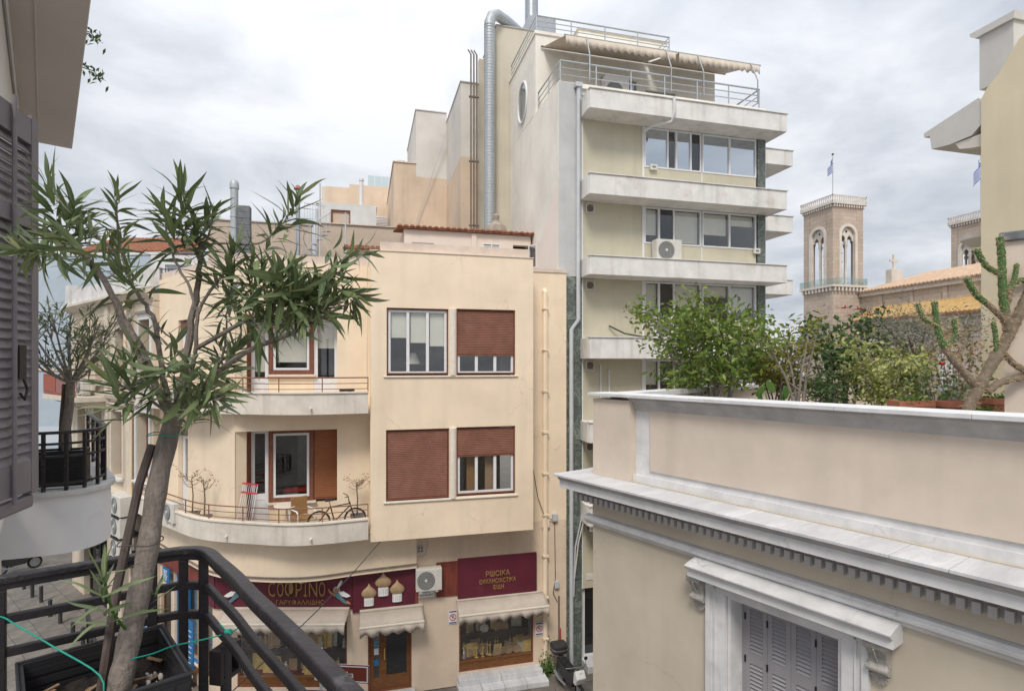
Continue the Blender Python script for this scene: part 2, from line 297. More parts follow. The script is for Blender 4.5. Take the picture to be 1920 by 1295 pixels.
surf('rail_red', (0.34, 0.09, 0.055), rough=0.6, var=0.2, scale=6)
surf('street', (0.165, 0.148, 0.13), rough=0.75, var=0.3, scale=0.8, dirt=(0.1, 0.09, 0.08), bump=0.3, bscale=30)
surf('slab_a', (0.20, 0.178, 0.155), rough=0.65, var=0.35, scale=2.2, dirt=(0.12, 0.105, 0.09), bump=0.3, bscale=30)
surf('slab_b', (0.175, 0.158, 0.14), rough=0.65, var=0.35, scale=2.2, dirt=(0.115, 0.10, 0.088), bump=0.3, bscale=30)
surf('kerb', (0.30, 0.275, 0.24), rough=0.8, var=0.25, scale=3)
surf('bollard', (0.045, 0.047, 0.05), rough=0.5, var=0.2)
surf('shop_blue', (0.02, 0.15, 0.36), rough=0.5, var=0.2, scale=3)
surf('shop_sky', (0.12, 0.30, 0.42), rough=0.4, var=0.5, scale=6)
surf('sign_brown', (0.17, 0.035, 0.022), rough=0.45, var=0.06)
surf('sign_white', (0.74, 0.74, 0.74), rough=0.5, var=0.04)
surf('sign_red', (0.48, 0.02, 0.03), rough=0.5, var=0.1)
surf('paint_blue', (0.03, 0.07, 0.25), rough=0.5, var=0.1)
surf('robe_teal', (0.10, 0.20, 0.22), rough=0.6, var=0.2, scale=20)
surf('skin_clay', (0.42, 0.22, 0.11), rough=0.6, var=0.2, scale=20)
surf('flag_blue', (0.03, 0.10, 0.42), rough=0.8, var=0.1)
surf('red_plastic', (0.50, 0.035, 0.05), rough=0.4, var=0.1)
surf('chair_tan', (0.33, 0.185, 0.075), rough=0.6, var=0.15, scale=10)
surf('roof_grey', (0.33, 0.31, 0.29), rough=0.9, var=0.2)
surf('bush_wall', (0.35, 0.30, 0.25), rough=0.9, var=0.3, scale=5, bump=0.8, bscale=20)
surf('chimney_block', (0.165, 0.175, 0.185), rough=0.85, var=0.3, scale=5, bump=0.3)
def coursed(name, w, h, amount):
    """faint ashlar joints over an existing stone material"""
    t = MATS[name].node_tree; N = t.nodes.new; Lk = t.links.new; b = t.nodes['Principled BSDF']
    src = b.inputs['Base Color'].links[0].from_socket
    tcn = N('ShaderNodeTexCoord'); sp = N('ShaderNodeSeparateXYZ'); Lk(tcn.outputs['Object'], sp.inputs[0])
    ad = N('ShaderNodeMath'); ad.operation = 'ADD'; Lk(sp.outputs['X'], ad.inputs[0]); Lk(sp.outputs['Y'], ad.inputs[1])
    cb_ = N('ShaderNodeCombineXYZ'); Lk(ad.outputs[0], cb_.inputs[0]); Lk(sp.outputs['Z'], cb_.inputs[1])
    br = N('ShaderNodeTexBrick'); br.inputs['Scale'].default_value = 1.0; br.inputs['Brick Width'].default_value = w; br.inputs['Row Height'].default_value = h; br.inputs['Mortar Size'].default_value = 0.025
    br.inputs['Color1'].default_value = (1, 1, 1, 1); br.inputs['Color2'].default_value = (0.9, 0.88, 0.86, 1); br.inputs['Mortar'].default_value = (1-amount,)*3+(1,)
    Lk(cb_.outputs[0], br.inputs['Vector'])
    mx = N('ShaderNodeMix'); mx.data_type = 'RGBA'; mx.blend_type = 'MULTIPLY'; mx.inputs[0].default_value = 1; Lk(src, mx.inputs[6]); Lk(br.outputs['Color'], mx.inputs[7]); Lk(mx.outputs[2], b.inputs['Base Color'])
coursed('church_stone', 1.1, 0.5, 0.3)
glassmat('glass', (0.97, 0.98, 0.98), 0.96)
glassmat('shop_glass', (0.97, 0.98, 0.97), 0.97)
glassmat('guard_glass', (0.92, 0.97, 0.95), 0.93)
coated('glass_sky', (0.05, 0.06, 0.07), 0.55)
coated('glass_dim', (0.10, 0.115, 0.10), 0.30)
coated('glass_dark', (0.016, 0.016, 0.017), 0.06)
def MT(n): return MATS[n]

# ------------------------------------------------------------------ mesh helpers
class MB:
    def __init__(s): s.v = []; s.f = []
    def add(s, vs, fs):
        b = len(s.v); s.v += [tuple(q) for q in vs]; s.f += [tuple(i + b for i in f) for f in fs]; return s
    def box(s, x0, x1, y0, y1, z0, z1):
        return s.add([(x0,y0,z0),(x1,y0,z0),(x1,y1,z0),(x0,y1,z0),(x0,y0,z1),(x1,y0,z1),(x1,y1,z1),(x0,y1,z1)],
                     [(0,3,2,1),(4,5,6,7),(0,1,5,4),(1,2,6,5),(2,3,7,6),(3,0,4,7)])
    def prism(s, poly, z0, z1):
        n = len(poly)
        return s.add([(x,y,z0) for x,y in poly] + [(x,y,z1) for x,y in poly],
                     [tuple(range(n-1,-1,-1)), tuple(range(n,2*n))] + [(i,(i+1)%n,(i+1)%n+n,i+n) for i in range(n)])
    def strip(s, outer, inner, z0, z1):
        """solid band between two polylines of equal length"""
        n = len(outer)
        for i in range(n-1):
            a,b,c,d = outer[i],outer[i+1],inner[i+1],inner[i]
            s.add([(*a,z0),(*b,z0),(*c,z0),(*d,z0),(*a,z1),(*b,z1),(*c,z1),(*d,z1)],
                  [(0,3,2,1),(4,5,6,7),(0,1,5,4),(2,3,7,6)] + ([(3,0,4,7)] if i==0 else []) + ([(1,2,6,5)] if i==n-2 else []))
        return s
    def profile(s, prof, x0, x1):
        """(y,z) outline pushed along x"""
        n = len(prof)
        return s.add([(x0,y,z) for y,z in prof] + [(x1,y,z) for y,z in prof],
                     [tuple(range(n)), tuple(range(2*n-1,n-1,-1))] + [(i,i+n,(i+1)%n+n,(i+1)%n) for i in range(n)])
    def plate(s, poly, y0, y1):
        """(x,z) outline given depth in y"""
        n = len(poly)
        return s.add([(x,y0,z) for x,z in poly] + [(x,y1,z) for x,z in poly],
                     [tuple(range(n)), tuple(range(2*n-1,n-1,-1))] + [(i,i+n,(i+1)%n+n,(i+1)%n) for i in range(n)])
    def wall(s, x0, x1, z0, z1, y0, y1, holes=()):
        """upright slab with rectangular openings"""
        xs = sorted({x0,x1,*[min(max(h[i],x0),x1) for h in holes for i in (0,1)]})
        zs = sorted({z0,z1,*[min(max(h[i],z0),z1) for h in holes for i in (2,3)]})
        inh = lambda x,z: any(h[0]<x<h[1] and h[2]<z<h[3] for h in holes)
        sol = {}
        for i in range(len(xs)-1):
            for j in range(len(zs)-1): sol[i,j] = not inh((xs[i]+xs[i+1])/2,(zs[j]+zs[j+1])/2)
        for (i,j),k in sol.items():
            if not k: continue
            a,b,c,d = xs[i],xs[i+1],zs[j],zs[j+1]
            s.add([(a,y0,c),(b,y0,c),(b,y0,d),(a,y0,d)],[(0,1,2,3)])
            s.add([(a,y1,c),(b,y1,c),(b,y1,d),(a,y1,d)],[(3,2,1,0)])
            if not sol.get((i-1,j)): s.add([(a,y0,c),(a,y0,d),(a,y1,d),(a,y1,c)],[(0,1,2,3)])
            if not sol.get((i+1,j)): s.add([(b,y0,c),(b,y1,c),(b,y1,d),(b,y0,d)],[(0,1,2,3)])
            if not sol.get((i,j-1)): s.add([(a,y0,c),(a,y1,c),(b,y1,c),(b,y0,c)],[(0,1,2,3)])
            if not sol.get((i,j+1)): s.add([(a,y0,d),(b,y0,d),(b,y1,d),(a,y1,d)],[(0,1,2,3)])
        return s
    def frame(s, x0, x1, z0, z1, y0, y1, w):
        return s.wall(x0,x1,z0,z1,y0,y1,[(x0+w,x1-w,z0+w,z1-w)])
    def tube(s, pts, r, n=8, closed=False, cap=True):
        P = [Vector(p) for p in pts]; m = len(P)
        rr = r if isinstance(r,(list,tuple)) else [r]*m
        up = None; b0 = len(s.v); vs = []; 
        for i in range(m):
            if closed: t = P[(i+1)%m]-P[i-1]
            else: t = P[min(i+1,m-1)]-P[max(i-1,0)]
            t = t.normalized() if t.length > 1e-9 else Vector((0,0,1))
            if up is None:
                up = t.orthogonal().normalized()
            up = (up - t*up.dot(t)); up = up.normalized() if up.length>1e-6 else t.orthogonal().normalized()
            w = t.cross(up)
            for k in range(n):
                a = 2*math.pi*k/n; vs.append(P[i] + (up*math.cos(a)+w*math.sin(a))*rr[i])
        fs = []
        for i in range(m if closed else m-1):
            j = (i+1)%m
            for k in range(n): fs.append((i*n+k, i*n+(k+1)%n, j*n+(k+1)%n, j*n+k))
        if not closed and cap: fs += [tuple(range(n-1,-1,-1)), tuple((m-1)*n+k for k in range(n))]
        return s.add(vs, fs)
    def bar(s, p, q, w, h):
        """rectangular bar from p to q: w across, h upright"""
        p,q = Vector(p),Vector(q); t=(q-p).normalized()
        side = t.cross(Vector((0,0,1)))
        side = side.normalized() if side.length>1e-4 else Vector((1,0,0))
        up = side.cross(t).normalized(); a=side*w/2; b=up*h/2
        return s.add([p-a-b,p+a-b,p+a+b,p-a+b,q-a-b,q+a-b,q+a+b,q-a+b],[(0,3,2,1),(4,5,6,7),(0,1,5,4),(1,2,6,5),(2,3,7,6),(3,0,4,7)])
    def ribbon(s, pts, w, h):
        """flat bar bent along a level path: w across, h upright, mitred"""
        P=[Vector(p) for p in pts]; n=len(P); vs=[]
        for i in range(n):
            t=(P[min(i+1,n-1)]-P[max(i-1,0)]); t.z=0; t.normalize(); sd=Vector((t.y,-t.x,0))*w/2
            vs += [P[i]-sd-Vector((0,0,h/2)),P[i]+sd-Vector((0,0,h/2)),P[i]+sd+Vector((0,0,h/2)),P[i]-sd+Vector((0,0,h/2))]
        fs=[(0,1,2,3),tuple((n-1)*4+k for k in (3,2,1,0))]
        for i in range(n-1):
            for k in range(4): fs.append((i*4+k,(i+1)*4+k,(i+1)*4+(k+1)%4,i*4+(k+1)%4))
        return s.add(vs,fs)
    def lathe(s, prof, c=(0,0,0), n=16, axis='z'):
        vs=[]; m=len(prof)
        for r,h in prof:
            for k in range(n):
                a=2*math.pi*k/n; u,v=r*math.cos(a),r*math.sin(a)
                vs.append((c[0]+u,c[1]+v,c[2]+h) if axis=='z' else ((c[0]+u,c[1]-h,c[2]+v) if axis=='y' else (c[0]+h,c[1]+u,c[2]+v)))
        fs=[(i*n+k,i*n+(k+1)%n,(i+1)*n+(k+1)%n,(i+1)*n+k) for i in range(m-1) for k in range(n)]
        fs+=[tuple(range(n-1,-1,-1)),tuple((m-1)*n+k for k in range(n))]
        return s.add(vs,fs)
    def xform(s, M):
        s.v=[tuple(M@Vector(p)) for p in s.v]; return s
    def mesh(s, name, mat, smooth=False, weld=True):
        me=bpy.data.meshes.new(name); me.from_pydata(s.v,[],s.f); me.update()
        bm=bmesh.new(); bm.from_mesh(me)
        if weld: bmesh.ops.remove_doubles(bm,verts=bm.verts[:],dist=1e-5)
        bmesh.ops.recalc_face_normals(bm,faces=bm.faces[:]); bm.to_mesh(me); bm.free()
        if mat: me.materials.append(MT(mat) if isinstance(mat,str) else mat)
        if smooth:
            me.polygons.foreach_set('use_smooth',[True]*len(me.polygons)); me.set_sharp_from_angle(angle=R(40))
        return me
def tag(o, label=None, cat=None, group=None, kind=None):
    if label: o['label']=label
    if cat: o['category']=cat
    if group: o['group']=group
    if kind: o['kind']=kind
    return o
def put(name, me, parent=None, loc=(0,0,0), rot=(0,0,0), **k):
    o=bpy.data.objects.new(name,me); COL.objects.link(o); o.location=loc; o.rotation_euler=rot
    if parent: o.parent=parent
    return tag(o,**k)
def obj(name, mb, mat, parent=None, loc=(0,0,0), rz=0, smooth=False, bevel=0, **k):
    o=put(name,mb.mesh(name,mat,smooth),parent,loc,(0,0,rz),**k)
    if bevel:
        b=o.modifiers.new('bevel','BEVEL'); b.width=bevel; b.segments=2; b.limit_method='ANGLE'; b.angle_limit=R(50)
    return o
def thing(name, label, cat, loc=(0,0,0), rz=0, group=None):
    o=bpy.data.objects.new(name,None); COL.objects.link(o); o.location=loc; o.rotation_euler=(0,0,rz); o.empty_display_size=0.2
    return tag(o,label,cat,group)
def clone(o, loc=None, rz=None, label=None, parent=None):
    c=o.copy(); COL.objects.link(c)
    if parent: c.parent=parent
    if loc is not None: c.location=loc
    if rz is not None: c.rotation_euler=(0,0,rz)
    if label: c['label']=label
    for ch in list(o.children): clone(ch,parent=c)
    return c
def letters(text, size, depth, name, mat, parent, loc, rot=(R(90),0,0), width=None, **k):
    """raised lettering"""
    cu=bpy.data.curves.new(name,'FONT'); cu.body=text; cu.size=size; cu.extrude=depth; cu.align_x='CENTER'; cu.resolution_u=3
    to=bpy.data.objects.new('lettering_curve',cu); COL.objects.link(to)
    dg=bpy.context.evaluated_depsgraph_get(); me=bpy.data.meshes.new_from_object(to.evaluated_get(dg))
    bpy.data.objects.remove(to); bpy.data.curves.remove(cu)
    if width:
        xs=[v.co.x for v in me.vertices]; w=max(xs)-min(xs)
        for v in me.vertices: v.co.x*=width/w
    me.materials.clear(); me.materials.append(MT(mat)); me.name=name
    return put(name,me,parent,loc,rot,**k)
def catmull(pts, n=8):
    out=[]; P=[Vector(p) for p in pts]
    for i in range(len(P)-1):
        a,b,c,d=P[max(i-1,0)],P[i],P[i+1],P[min(i+2,len(P)-1)]
        for k in range(n):
            t=k/n; out.append(0.5*((2*b)+(c-a)*t+(2*a-5*b+4*c-d)*t*t+(3*b-a-3*c+d)*t**3))
    out.append(P[-1]); return [tuple(v) for v in out]
def offset(path, d):
    """shift a level path sideways by d (to the right of travel)"""
    n=len(path); out=[]
    for i in range(n):
        a,b=Vector(path[max(i-1,0)][:2]),Vector(path[min(i+1,n-1)][:2]); t=(b-a).normalized()
        out.append((path[i][0]+t.y*d,path[i][1]-t.x*d))
    return out
def win(parent, x0, x1, z0, z1, y, n=2, fw=0.05, frame='white_frame', glass='glass_sky', depth=0.06, mull=None, loc=(0,0,0), rz=0, name='window'):
    """a framed light of n panes; y is the outer face of the frame"""
    m=MB().frame(x0,x1,z0,z1,y,y+depth,fw)
    cuts=mull or [x0+(x1-x0)*i/n for i in range(1,n)]
    for c in cuts: m.box(c-fw*0.6,c+fw*0.6,y-0.004,y+depth,z0+fw-0.001,z1-fw+0.001)
    f=obj(name,m,frame,parent,loc,rz)
    e=[x0+fw]+[v for c in cuts for v in (c-fw*0.6,c+fw*0.6)]+[x1-fw]
    for i in range(0,len(e),2):
        g=glass[i//2] if isinstance(glass,(list,tuple)) else glass
        obj('pane',MB().box(e[i],e[i+1],y+depth*0.45,y+depth*0.45+0.008,z0+fw,z1-fw),g,f)
    return f
def roller(parent, x0, x1, z0, z1, y, mat='shutter_brown', pitch=0.055, **k):
    """lowered roller shutter: rounded ribs over a backing and a bottom bar"""
    m=MB(); n=max(2,round((z1-z0)/pitch)); p=(z1-z0)/n
    prof=[]
    for i in range(n):
        a=z0+i*p; prof+=[(y+0.012,a),(y,a+p*0.25),(y,a+p*0.75),(y+0.012,a+p*0.97)]
    prof+=[(y+0.03,z1),(y+0.03,z0)]
    m.profile(prof,x0,x1)
    o=obj('roller_shutter',m,mat,parent,**k)
    obj('bottom_bar',MB().box(x0,x1,y-0.008,y+0.025,z0-0.05,z0-0.001),'brown_frame',o)
    return o
def tilerow(m, x0, x1, y0, z0, y1, z1, pitch=0.2, r=None):
    """barrel roof tiles running from eave (y0,z0) up to (y1,z1)"""
    n=max(1,round((x1-x0)/pitch)); p=(x1-x0)/n; r=r or p*0.42
    L=math.hypot(y1-y0,z1-z0); rows=max(1,round(L/0.36))
    rnd=random.Random(int(x0*100))
    for i in range(n):
        cx=x0+(i+0.5)*p
        for j in range(rows):
            a,b=j/rows,(j+1.12)/rows
            lift=0.012; jy=rnd.uniform(-0.02,0.02)
            vs=[];
            for (t,q) in ((a,r*1.05),(min(b,1),r*0.9)):
                yy,zz_=y0+(y1-y0)*t+jy*(t==a),z0+(z1-z0)*t+(lift if t==a else 0)
                for k in range(6):
                    an=math.pi*k/5; vs.append((cx+q*math.cos(an),yy,zz_+q*math.sin(an)*0.75))
            m.add(vs,[(k,k+1,k+7,k+6) for k in range(5)]+[(0,1,2,3,4,5)])
    return m

# ================================================================== the street
tag(obj('ground', MB().box(-260,260,-60,420,-0.5,-0.06), 'street'), kind='structure')
SIDE = R(-54.04)                       # the side street runs back to the left
rnd = random.Random(4)
pave = obj('pavement', MB().box(-24,5.5,-9.5,0.3,-0.055,-0.03), 'street', loc=(-4.45,19.44,0), rz=SIDE); tag(pave, kind='structure')
front = obj('pavement', MB().box(-6,12,15.6,18.36,-0.05,-0.026), 'street'); tag(front, kind='structure')
def slabmesh(w, d, mat): return MB().box(0,w,0,d,-0.03,0.0).mesh('paving_slab', mat)
SL = [slabmesh(1.18,0.78,'slab_a'), slabmesh(1.18,0.78,'slab_b'), slabmesh(0.78,0.78,'slab_a'), slabmesh(0.78,0.78,'slab_b')]
for r_ in range(9):
    x = -20 + rnd.uniform(0,0.6)
    while x < 3.5:
        k = rnd.randrange(4); w = 1.2 if k < 2 else 0.8
        put('paving_slab', SL[k], pave, (x, -0.8-r_*0.8, 0.0+rnd.uniform(-0.006,0.004))); x += w
for r_ in range(3):
    x = -2.5 + rnd.uniform(0,0.6)
    while x < 8.2:
        k = rnd.randrange(4); w = 1.2 if k < 2 else 0.8
        put('paving_slab', SL[k], front, (x, 17.5-r_*0.8, 0.003+rnd.uniform(-0.005,0.004))); x += w
kb = obj('kerb', MB().box(-20,-6,-4.55,-4.3,-0.03,0.09), 'kerb', loc=(-4.45,19.44,0), rz=SIDE, bevel=0.015); tag(kb, kind='structure')
bol = obj('bollard', MB().lathe([(0.07,0),(0.07,0.62),(0.075,0.64),(0.075,0.7),(0.05,0.72)],n=12), 'bollard', smooth=True)
BP = [(-17.79,35.15),(-15.4,31.47),(-14.5,30.28),(-13.83,29.57),(-12.67,27.77),(-11.93,26.92),(-10.13,24.5),(-10.72,25.12)]
BL = ['farthest of the bollards along the side street','second farthest bollard along the side street','third farthest bollard along the side street','fourth farthest bollard along the side street',
      'fourth nearest bollard along the side street','third nearest bollard along the side street','nearest bollard in the side street below the railing','second nearest bollard in the side street']
for i,(p,l) in enumerate(zip(BP,BL)):
    o = bol if i==0 else clone(bol); o.location=(*p,0); tag(o,'dark cylindrical '+l,'bollard','bollards along the side street')
g = thing('drain_grate','dark iron drain grate set in the side street paving','drain',(-11.9,28.8,0.004),SIDE)
obj('frame', MB().frame(-0.55,0.55,-0.35,0.35,0,0.012,0.05).xform(Matrix.Rotation(R(-90),4,'X')), 'bollard', g)
for i in range(9): obj('grate_bar', MB().box(-0.5,0.5,-0.28+i*0.07,-0.25+i*0.07,-0.004,0.008), 'bollard', g)

# ================================================================== corner building over the church-goods shop
cb = thing('corner_building','cream corner building with curved balconies above a shop under a maroon sign','building')
YW, YB = 18.35, 17.45
# ground floor, then the strip of wall right of the projecting bay
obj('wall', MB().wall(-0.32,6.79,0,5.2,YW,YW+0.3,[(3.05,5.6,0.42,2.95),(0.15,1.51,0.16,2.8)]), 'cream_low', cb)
obj('wall', MB().wall(5.32,6.79,5.2,13.68,YW,YW+0.3), 'cream', cb)
GL = dict(loc=(-4.45,19.44,0), rz=R(-14.8))
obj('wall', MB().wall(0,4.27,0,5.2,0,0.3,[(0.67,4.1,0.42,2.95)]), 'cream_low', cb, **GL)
GS = dict(loc=(-4.45,19.44,0), rz=SIDE)
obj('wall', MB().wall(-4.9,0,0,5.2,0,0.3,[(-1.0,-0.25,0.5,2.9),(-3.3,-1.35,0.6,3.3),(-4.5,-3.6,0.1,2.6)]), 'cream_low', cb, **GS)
# projecting bay
bay = obj('wall', MB().wall(0.21,5.32,5.2,13.98,YB,YB+0.28,[(0.69,2.57,10.19,12.25),(2.82,4.72,10.19,12.27),(0.67,2.59,6.36,8.55),(2.82,4.72,6.40,8.57)]), 'cream', cb)
obj('wall', MB().box(0.21,0.46,YB+0.282,YW+0.3,5.202,13.975), 'cream', cb); obj('wall', MB().box(5.07,5.318,YB+0.282,YW+0.1,5.202,13.975), 'cream', cb)
obj('soffit', MB().box(0.462,5.068,YB+0.282,YW+0.3,5.205,5.4), 'cream', cb)
obj('roof', MB().prism([(0.47,YB+0.29),(5.06,YB+0.29),(5.06,18.66),(6.7,18.66),(6.7,25),(-6.2,25),(-6.9,23.3),(-3.4,18.75),(0.47,18.75)],13.4,13.55), 'roof_grey', cb)
for z0,z1 in ((10.19,12.26),(6.37,8.56)):
    obj('pilaster', MB().lathe([(0.115,z0+0.005),(0.115,z1-0.005)],(2.705,YB+0.03,0),20), 'balcony_lip', cb, smooth=True)
for z in (10.14,6.33): obj('sill', MB().box(0.6,4.8,YB-0.05,YB+0.2,z,z+0.045), 'balcony_lip', cb, bevel=0.008)
for (x0,x1,z0,z1) in ((0.69,2.57,10.19,12.25),(2.82,4.72,10.19,12.27),(0.67,2.59,6.36,8.55),(2.82,4.72,6.40,8.57)):
    obj('window_lining', MB().frame(x0+0.004,x1-0.004,z0+0.05,z1-0.003,YB+0.05,YB+0.27,0.035), 'brown_frame', cb)
# bay windows
WG = 'glass'
w = win(cb,0.735,2.525,10.24,12.2,YB+0.1,3,0.075,'white_frame',WG)
for i in range(3): obj('blind', MB().box(0.83+i*0.59,1.33+i*0.59,YB+0.2,YB+0.206,(11.35,11.2,11.1)[i],12.12), 'blind', w)
w = win(cb,2.865,4.675,10.24,11.0,YB+0.1,3,0.075,'white_frame',WG); roller(cb,2.86,4.68,10.86,12.22,YB+0.075)
w = win(cb,2.865,4.675,6.47,7.8,YB+0.1,3,0.075,'white_frame',WG); roller(cb,2.86,4.68,7.68,8.52,YB+0.075)
for i,m in enumerate(('chair_tan','wood_pale')): obj('curtain', MB().profile([(YB+0.35+0.03*math.sin(k*1.1),6.5+0*k) for k in range(2)]+[(YB+0.36,8.4),(YB+0.35,8.4)],3.2+i*0.6,3.5+i*0.6), m, w)
roller(cb,0.72,2.54,6.45,8.5,YB+0.075)
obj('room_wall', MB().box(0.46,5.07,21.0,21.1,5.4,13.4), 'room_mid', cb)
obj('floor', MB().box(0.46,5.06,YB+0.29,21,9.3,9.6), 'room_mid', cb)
# lamp seen in the upper room
lp = thing('table_lamp','white lamp shade standing behind the upper left bay window','lamp',(1.55,18.3,9.6))
obj('shade', MB().lathe([(0.24,0.95),(0.1,1.3)],n=16), 'blind', lp, smooth=True); obj('stem', MB().lathe([(0.12,0),(0.1,0.03),(0.02,0.06),(0.02,1.0)],n=10), 'room_mid', lp, smooth=True)
# parapet copings
obj('coping', MB().box(0.5,5.22,YB+0.12,YB+0.3,13.981,14.26), 'coping_pink', cb); obj('coping', MB().box(0.19,5.34,YB-0.03,YB+0.32,13.955,13.979), 'balcony_lip', cb)
obj('coping', MB().strip([(0.2,18.42),(-3.6,18.42),(-7.2,23.35)],[(0.2,18.66),(-3.48,18.66),(-7.0,23.5)],13.602,13.87), 'coping_pink', cb)
obj('coping', MB().box(5.33,6.8,18.32,18.6,13.682,13.79), 'coping_pink', cb)
# recessed balcony wall: pier, lintels and the splayed reveal
obj('pier', MB().box(-0.78,0.208,YW,YW+1.2,5.2,13.6), 'cream', cb)
for z0,z1 in ((8.52,9.5),(12.05,13.6)): obj('lintel', MB().prism([(-3.69,YW),(-0.782,YW),(-0.782,19.4),(-3.5,19.4)],z0,z1), 'cream', cb)
for z0,z1 in ((5.2,8.518),(9.502,12.048)): obj('reveal', MB().prism([(-3.69,YW),(-3.45,19.0),(-3.45,19.4),(-4.2,19.4)],z0,z1), 'cream', cb)
side = dict(loc=(-3.69,YW,0), rz=SIDE)
obj('wall', MB().wall(-6.0,-0.02,5.2,13.6,0.0,0.35,[(-4.22,-3.42,5.4,8.42),(-4.22,-3.42,9.5,12.05)]), 'cream', cb, **side)
obj('floor', MB().prism([(-0.79,19.42),(-3.3,19.42),(-6.5,23.6),(-0.79,23.6)],9.3,9.5), 'room_mid', cb); obj('floor', MB().prism([(0.2,18.7),(-4,19.6),(-6.9,23.4),(0.2,23.6)],5.15,5.35), 'room_mid', cb)
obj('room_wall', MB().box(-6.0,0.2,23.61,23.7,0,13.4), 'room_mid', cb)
# doors and windows in the recess
YD = 19.0
for zf,zt,up in ((5.5,8.5,False),(9.5,12.04,True)):
    obj('door_post', MB().box(-3.46,-3.37,YD-0.06,YD+0.1,zf,zt), 'brown_frame', cb)
    d = obj('balcony_door', MB().wall(-3.36,-2.86,zf+0.02,zt-0.03,YD,YD+0.06,[(-3.26,-2.96,zf+1.0 if not up else zf+0.62,zt-0.12)]), 'white_frame', cb)
    obj('pane', MB().box(-3.26,-2.96,YD+0.025,YD+0.033,zf+(0.62 if up else 1.0),zt-0.12), 'glass', d)
    obj('panel_moulding', MB().frame(-3.29,-2.93,zf+0.12,zf+(0.5 if up else 0.85),YD-0.012,YD-0.001,0.03), 'white_frame', d)
    obj('window_casing', MB().frame(-2.855,-1.52,zf+0.72,zt,YD-0.05,YD+0.09,0.13), 'brown_frame', cb)
    w = win(cb,-2.72,-1.655,zf+0.855,zt-0.135,YD-0.02,1,0.07,'white_frame','glass')
    obj('sill', MB().box(-2.9,-1.45,YD-0.14,YD+0.08,zf+0.66,zf+0.717), 'balcony_lip', cb)
    obj('wall', MB().box(-2.855,-0.785,YD,YD+0.2,zf-0.05,zf+0.657) if not up else MB().box(-2.855,-1.52,YD,YD+0.2,zf-0.05,zf+0.657), 'cream', cb)
    if up:
        obj('blind', MB().box(-2.6,-1.75,YD+0.12,YD+0.126,zf+1.1,zt-0.2), 'blind', w)
        obj('blind', MB().box(-3.26,-2.96,YD+0.12,YD+0.126,zf+0.8,zt-0.2), 'blind', d)
        d2 = obj('balcony_door', MB().wall(-1.515,-0.79,zf+0.02,zt-0.03,YD,YD+0.06,[(-1.4,-0.89,zf+0.62,zt-0.12)]), 'white_frame', cb)
        obj('pane', MB().box(-1.4,-0.89,YD+0.025,YD+0.033,zf+0.62,zt-0.12), 'glass', d2); obj('blind', MB().box(-1.4,-0.89,YD+0.12,YD+0.126,zf+1.55,zt-0.1), 'blind', d2)
    else:
        roller(cb,-1.5,-0.79,zf+0.79,zt-0.03,YD-0.03,'shutter_orange')
        obj('shelf', MB().box(-2.5,-1.8,YD+0.5,YD+0.9,zf+0.9,zf+0.98), 'sign_red', cb)
    # side street balcony door
    d = obj('balcony_door', MB().wall(-4.2,-3.44,zf+0.02,zt-0.4,0.14,0.2,[(-4.0,-3.64,zf+1.0,zt-0.5)]), 'white_frame', cb, **side)
    obj('pane', MB().box(-4.0,-3.64,0.16,0.17,zf+1.0,zt-0.5), 'glass', d)
    obj('door_head', MB().box(-4.21,-3.43,0.08,0.24,zt-0.398,zt-0.05), 'brown_frame', cb, **side)
# curved balconies
out = catmull([(0.15,17.3),(-1.7,17.18),(-3.21,17.76),(-4.67,18.6),(-5.9,20.04),(-7.79,22.64)],7)
ins = [tuple(p) for p in offset(out,0.13)]; lip_o = offset(out,-0.04); lip_i = offset(out,0.17)
deep = [(0.15,18.34)]+[( -3.69-0.587*s_, 18.33+0.809*s_) for s_ in [0]*0]  # wall line is filled below
for zb,zt in ((5.33,5.96),(9.08,9.73)):
    b = obj('balcony_apron', MB().strip(out,ins,zb,zt-0.045), 'balcony_white', cb, smooth=True)
    obj('lip', MB().strip(lip_o,lip_i,zt-0.043,zt), 'balcony_lip', b, smooth=True)
    fl = MB(); wl_ = []
    for x,y in ins:
        if x > -3.6: wl_.append((x,18.345))
        else:
            q = ((x+3.69)*-0.587+(y-18.35)*0.809); q=max(q,0); wl_.append((-3.69-0.587*q-0.004,18.35+0.809*q-0.004))
    fl.strip(ins,wl_,zb+0.02,zb+0.2); obj('floor', fl, 'balcony_lip', b)
    mid = offset(out,0.07)
    rr = MB()
    rl = obj('balcony_railing', MB().tube([(x,y,zt+0.41) for x,y in mid],0.02,6), 'rail_brown', cb, smooth=True)
    for h in (0.08,0.24): obj('rail', MB().tube([(x,y,zt+h) for x,y in mid],0.012,5), 'rail_brown', rl, smooth=True)
    for i in range(0,len(mid),5): obj('post', MB().box(mid[i][0]-0.014,mid[i][0]+0.014,mid[i][1]-0.014,mid[i][1]+0.014,zt,zt+0.42), 'rail_brown', rl)
    for k in (0.3,0.8): 
        i=int(k*len(out)*0.6); obj('drain_spout', MB().tube([(out[i][0],out[i][1]+0.05,zb+0.2),(out[i][0]-0.03,out[i][1]-0.12,zb+0.17)],0.03,8), 'balcony_lip', b)
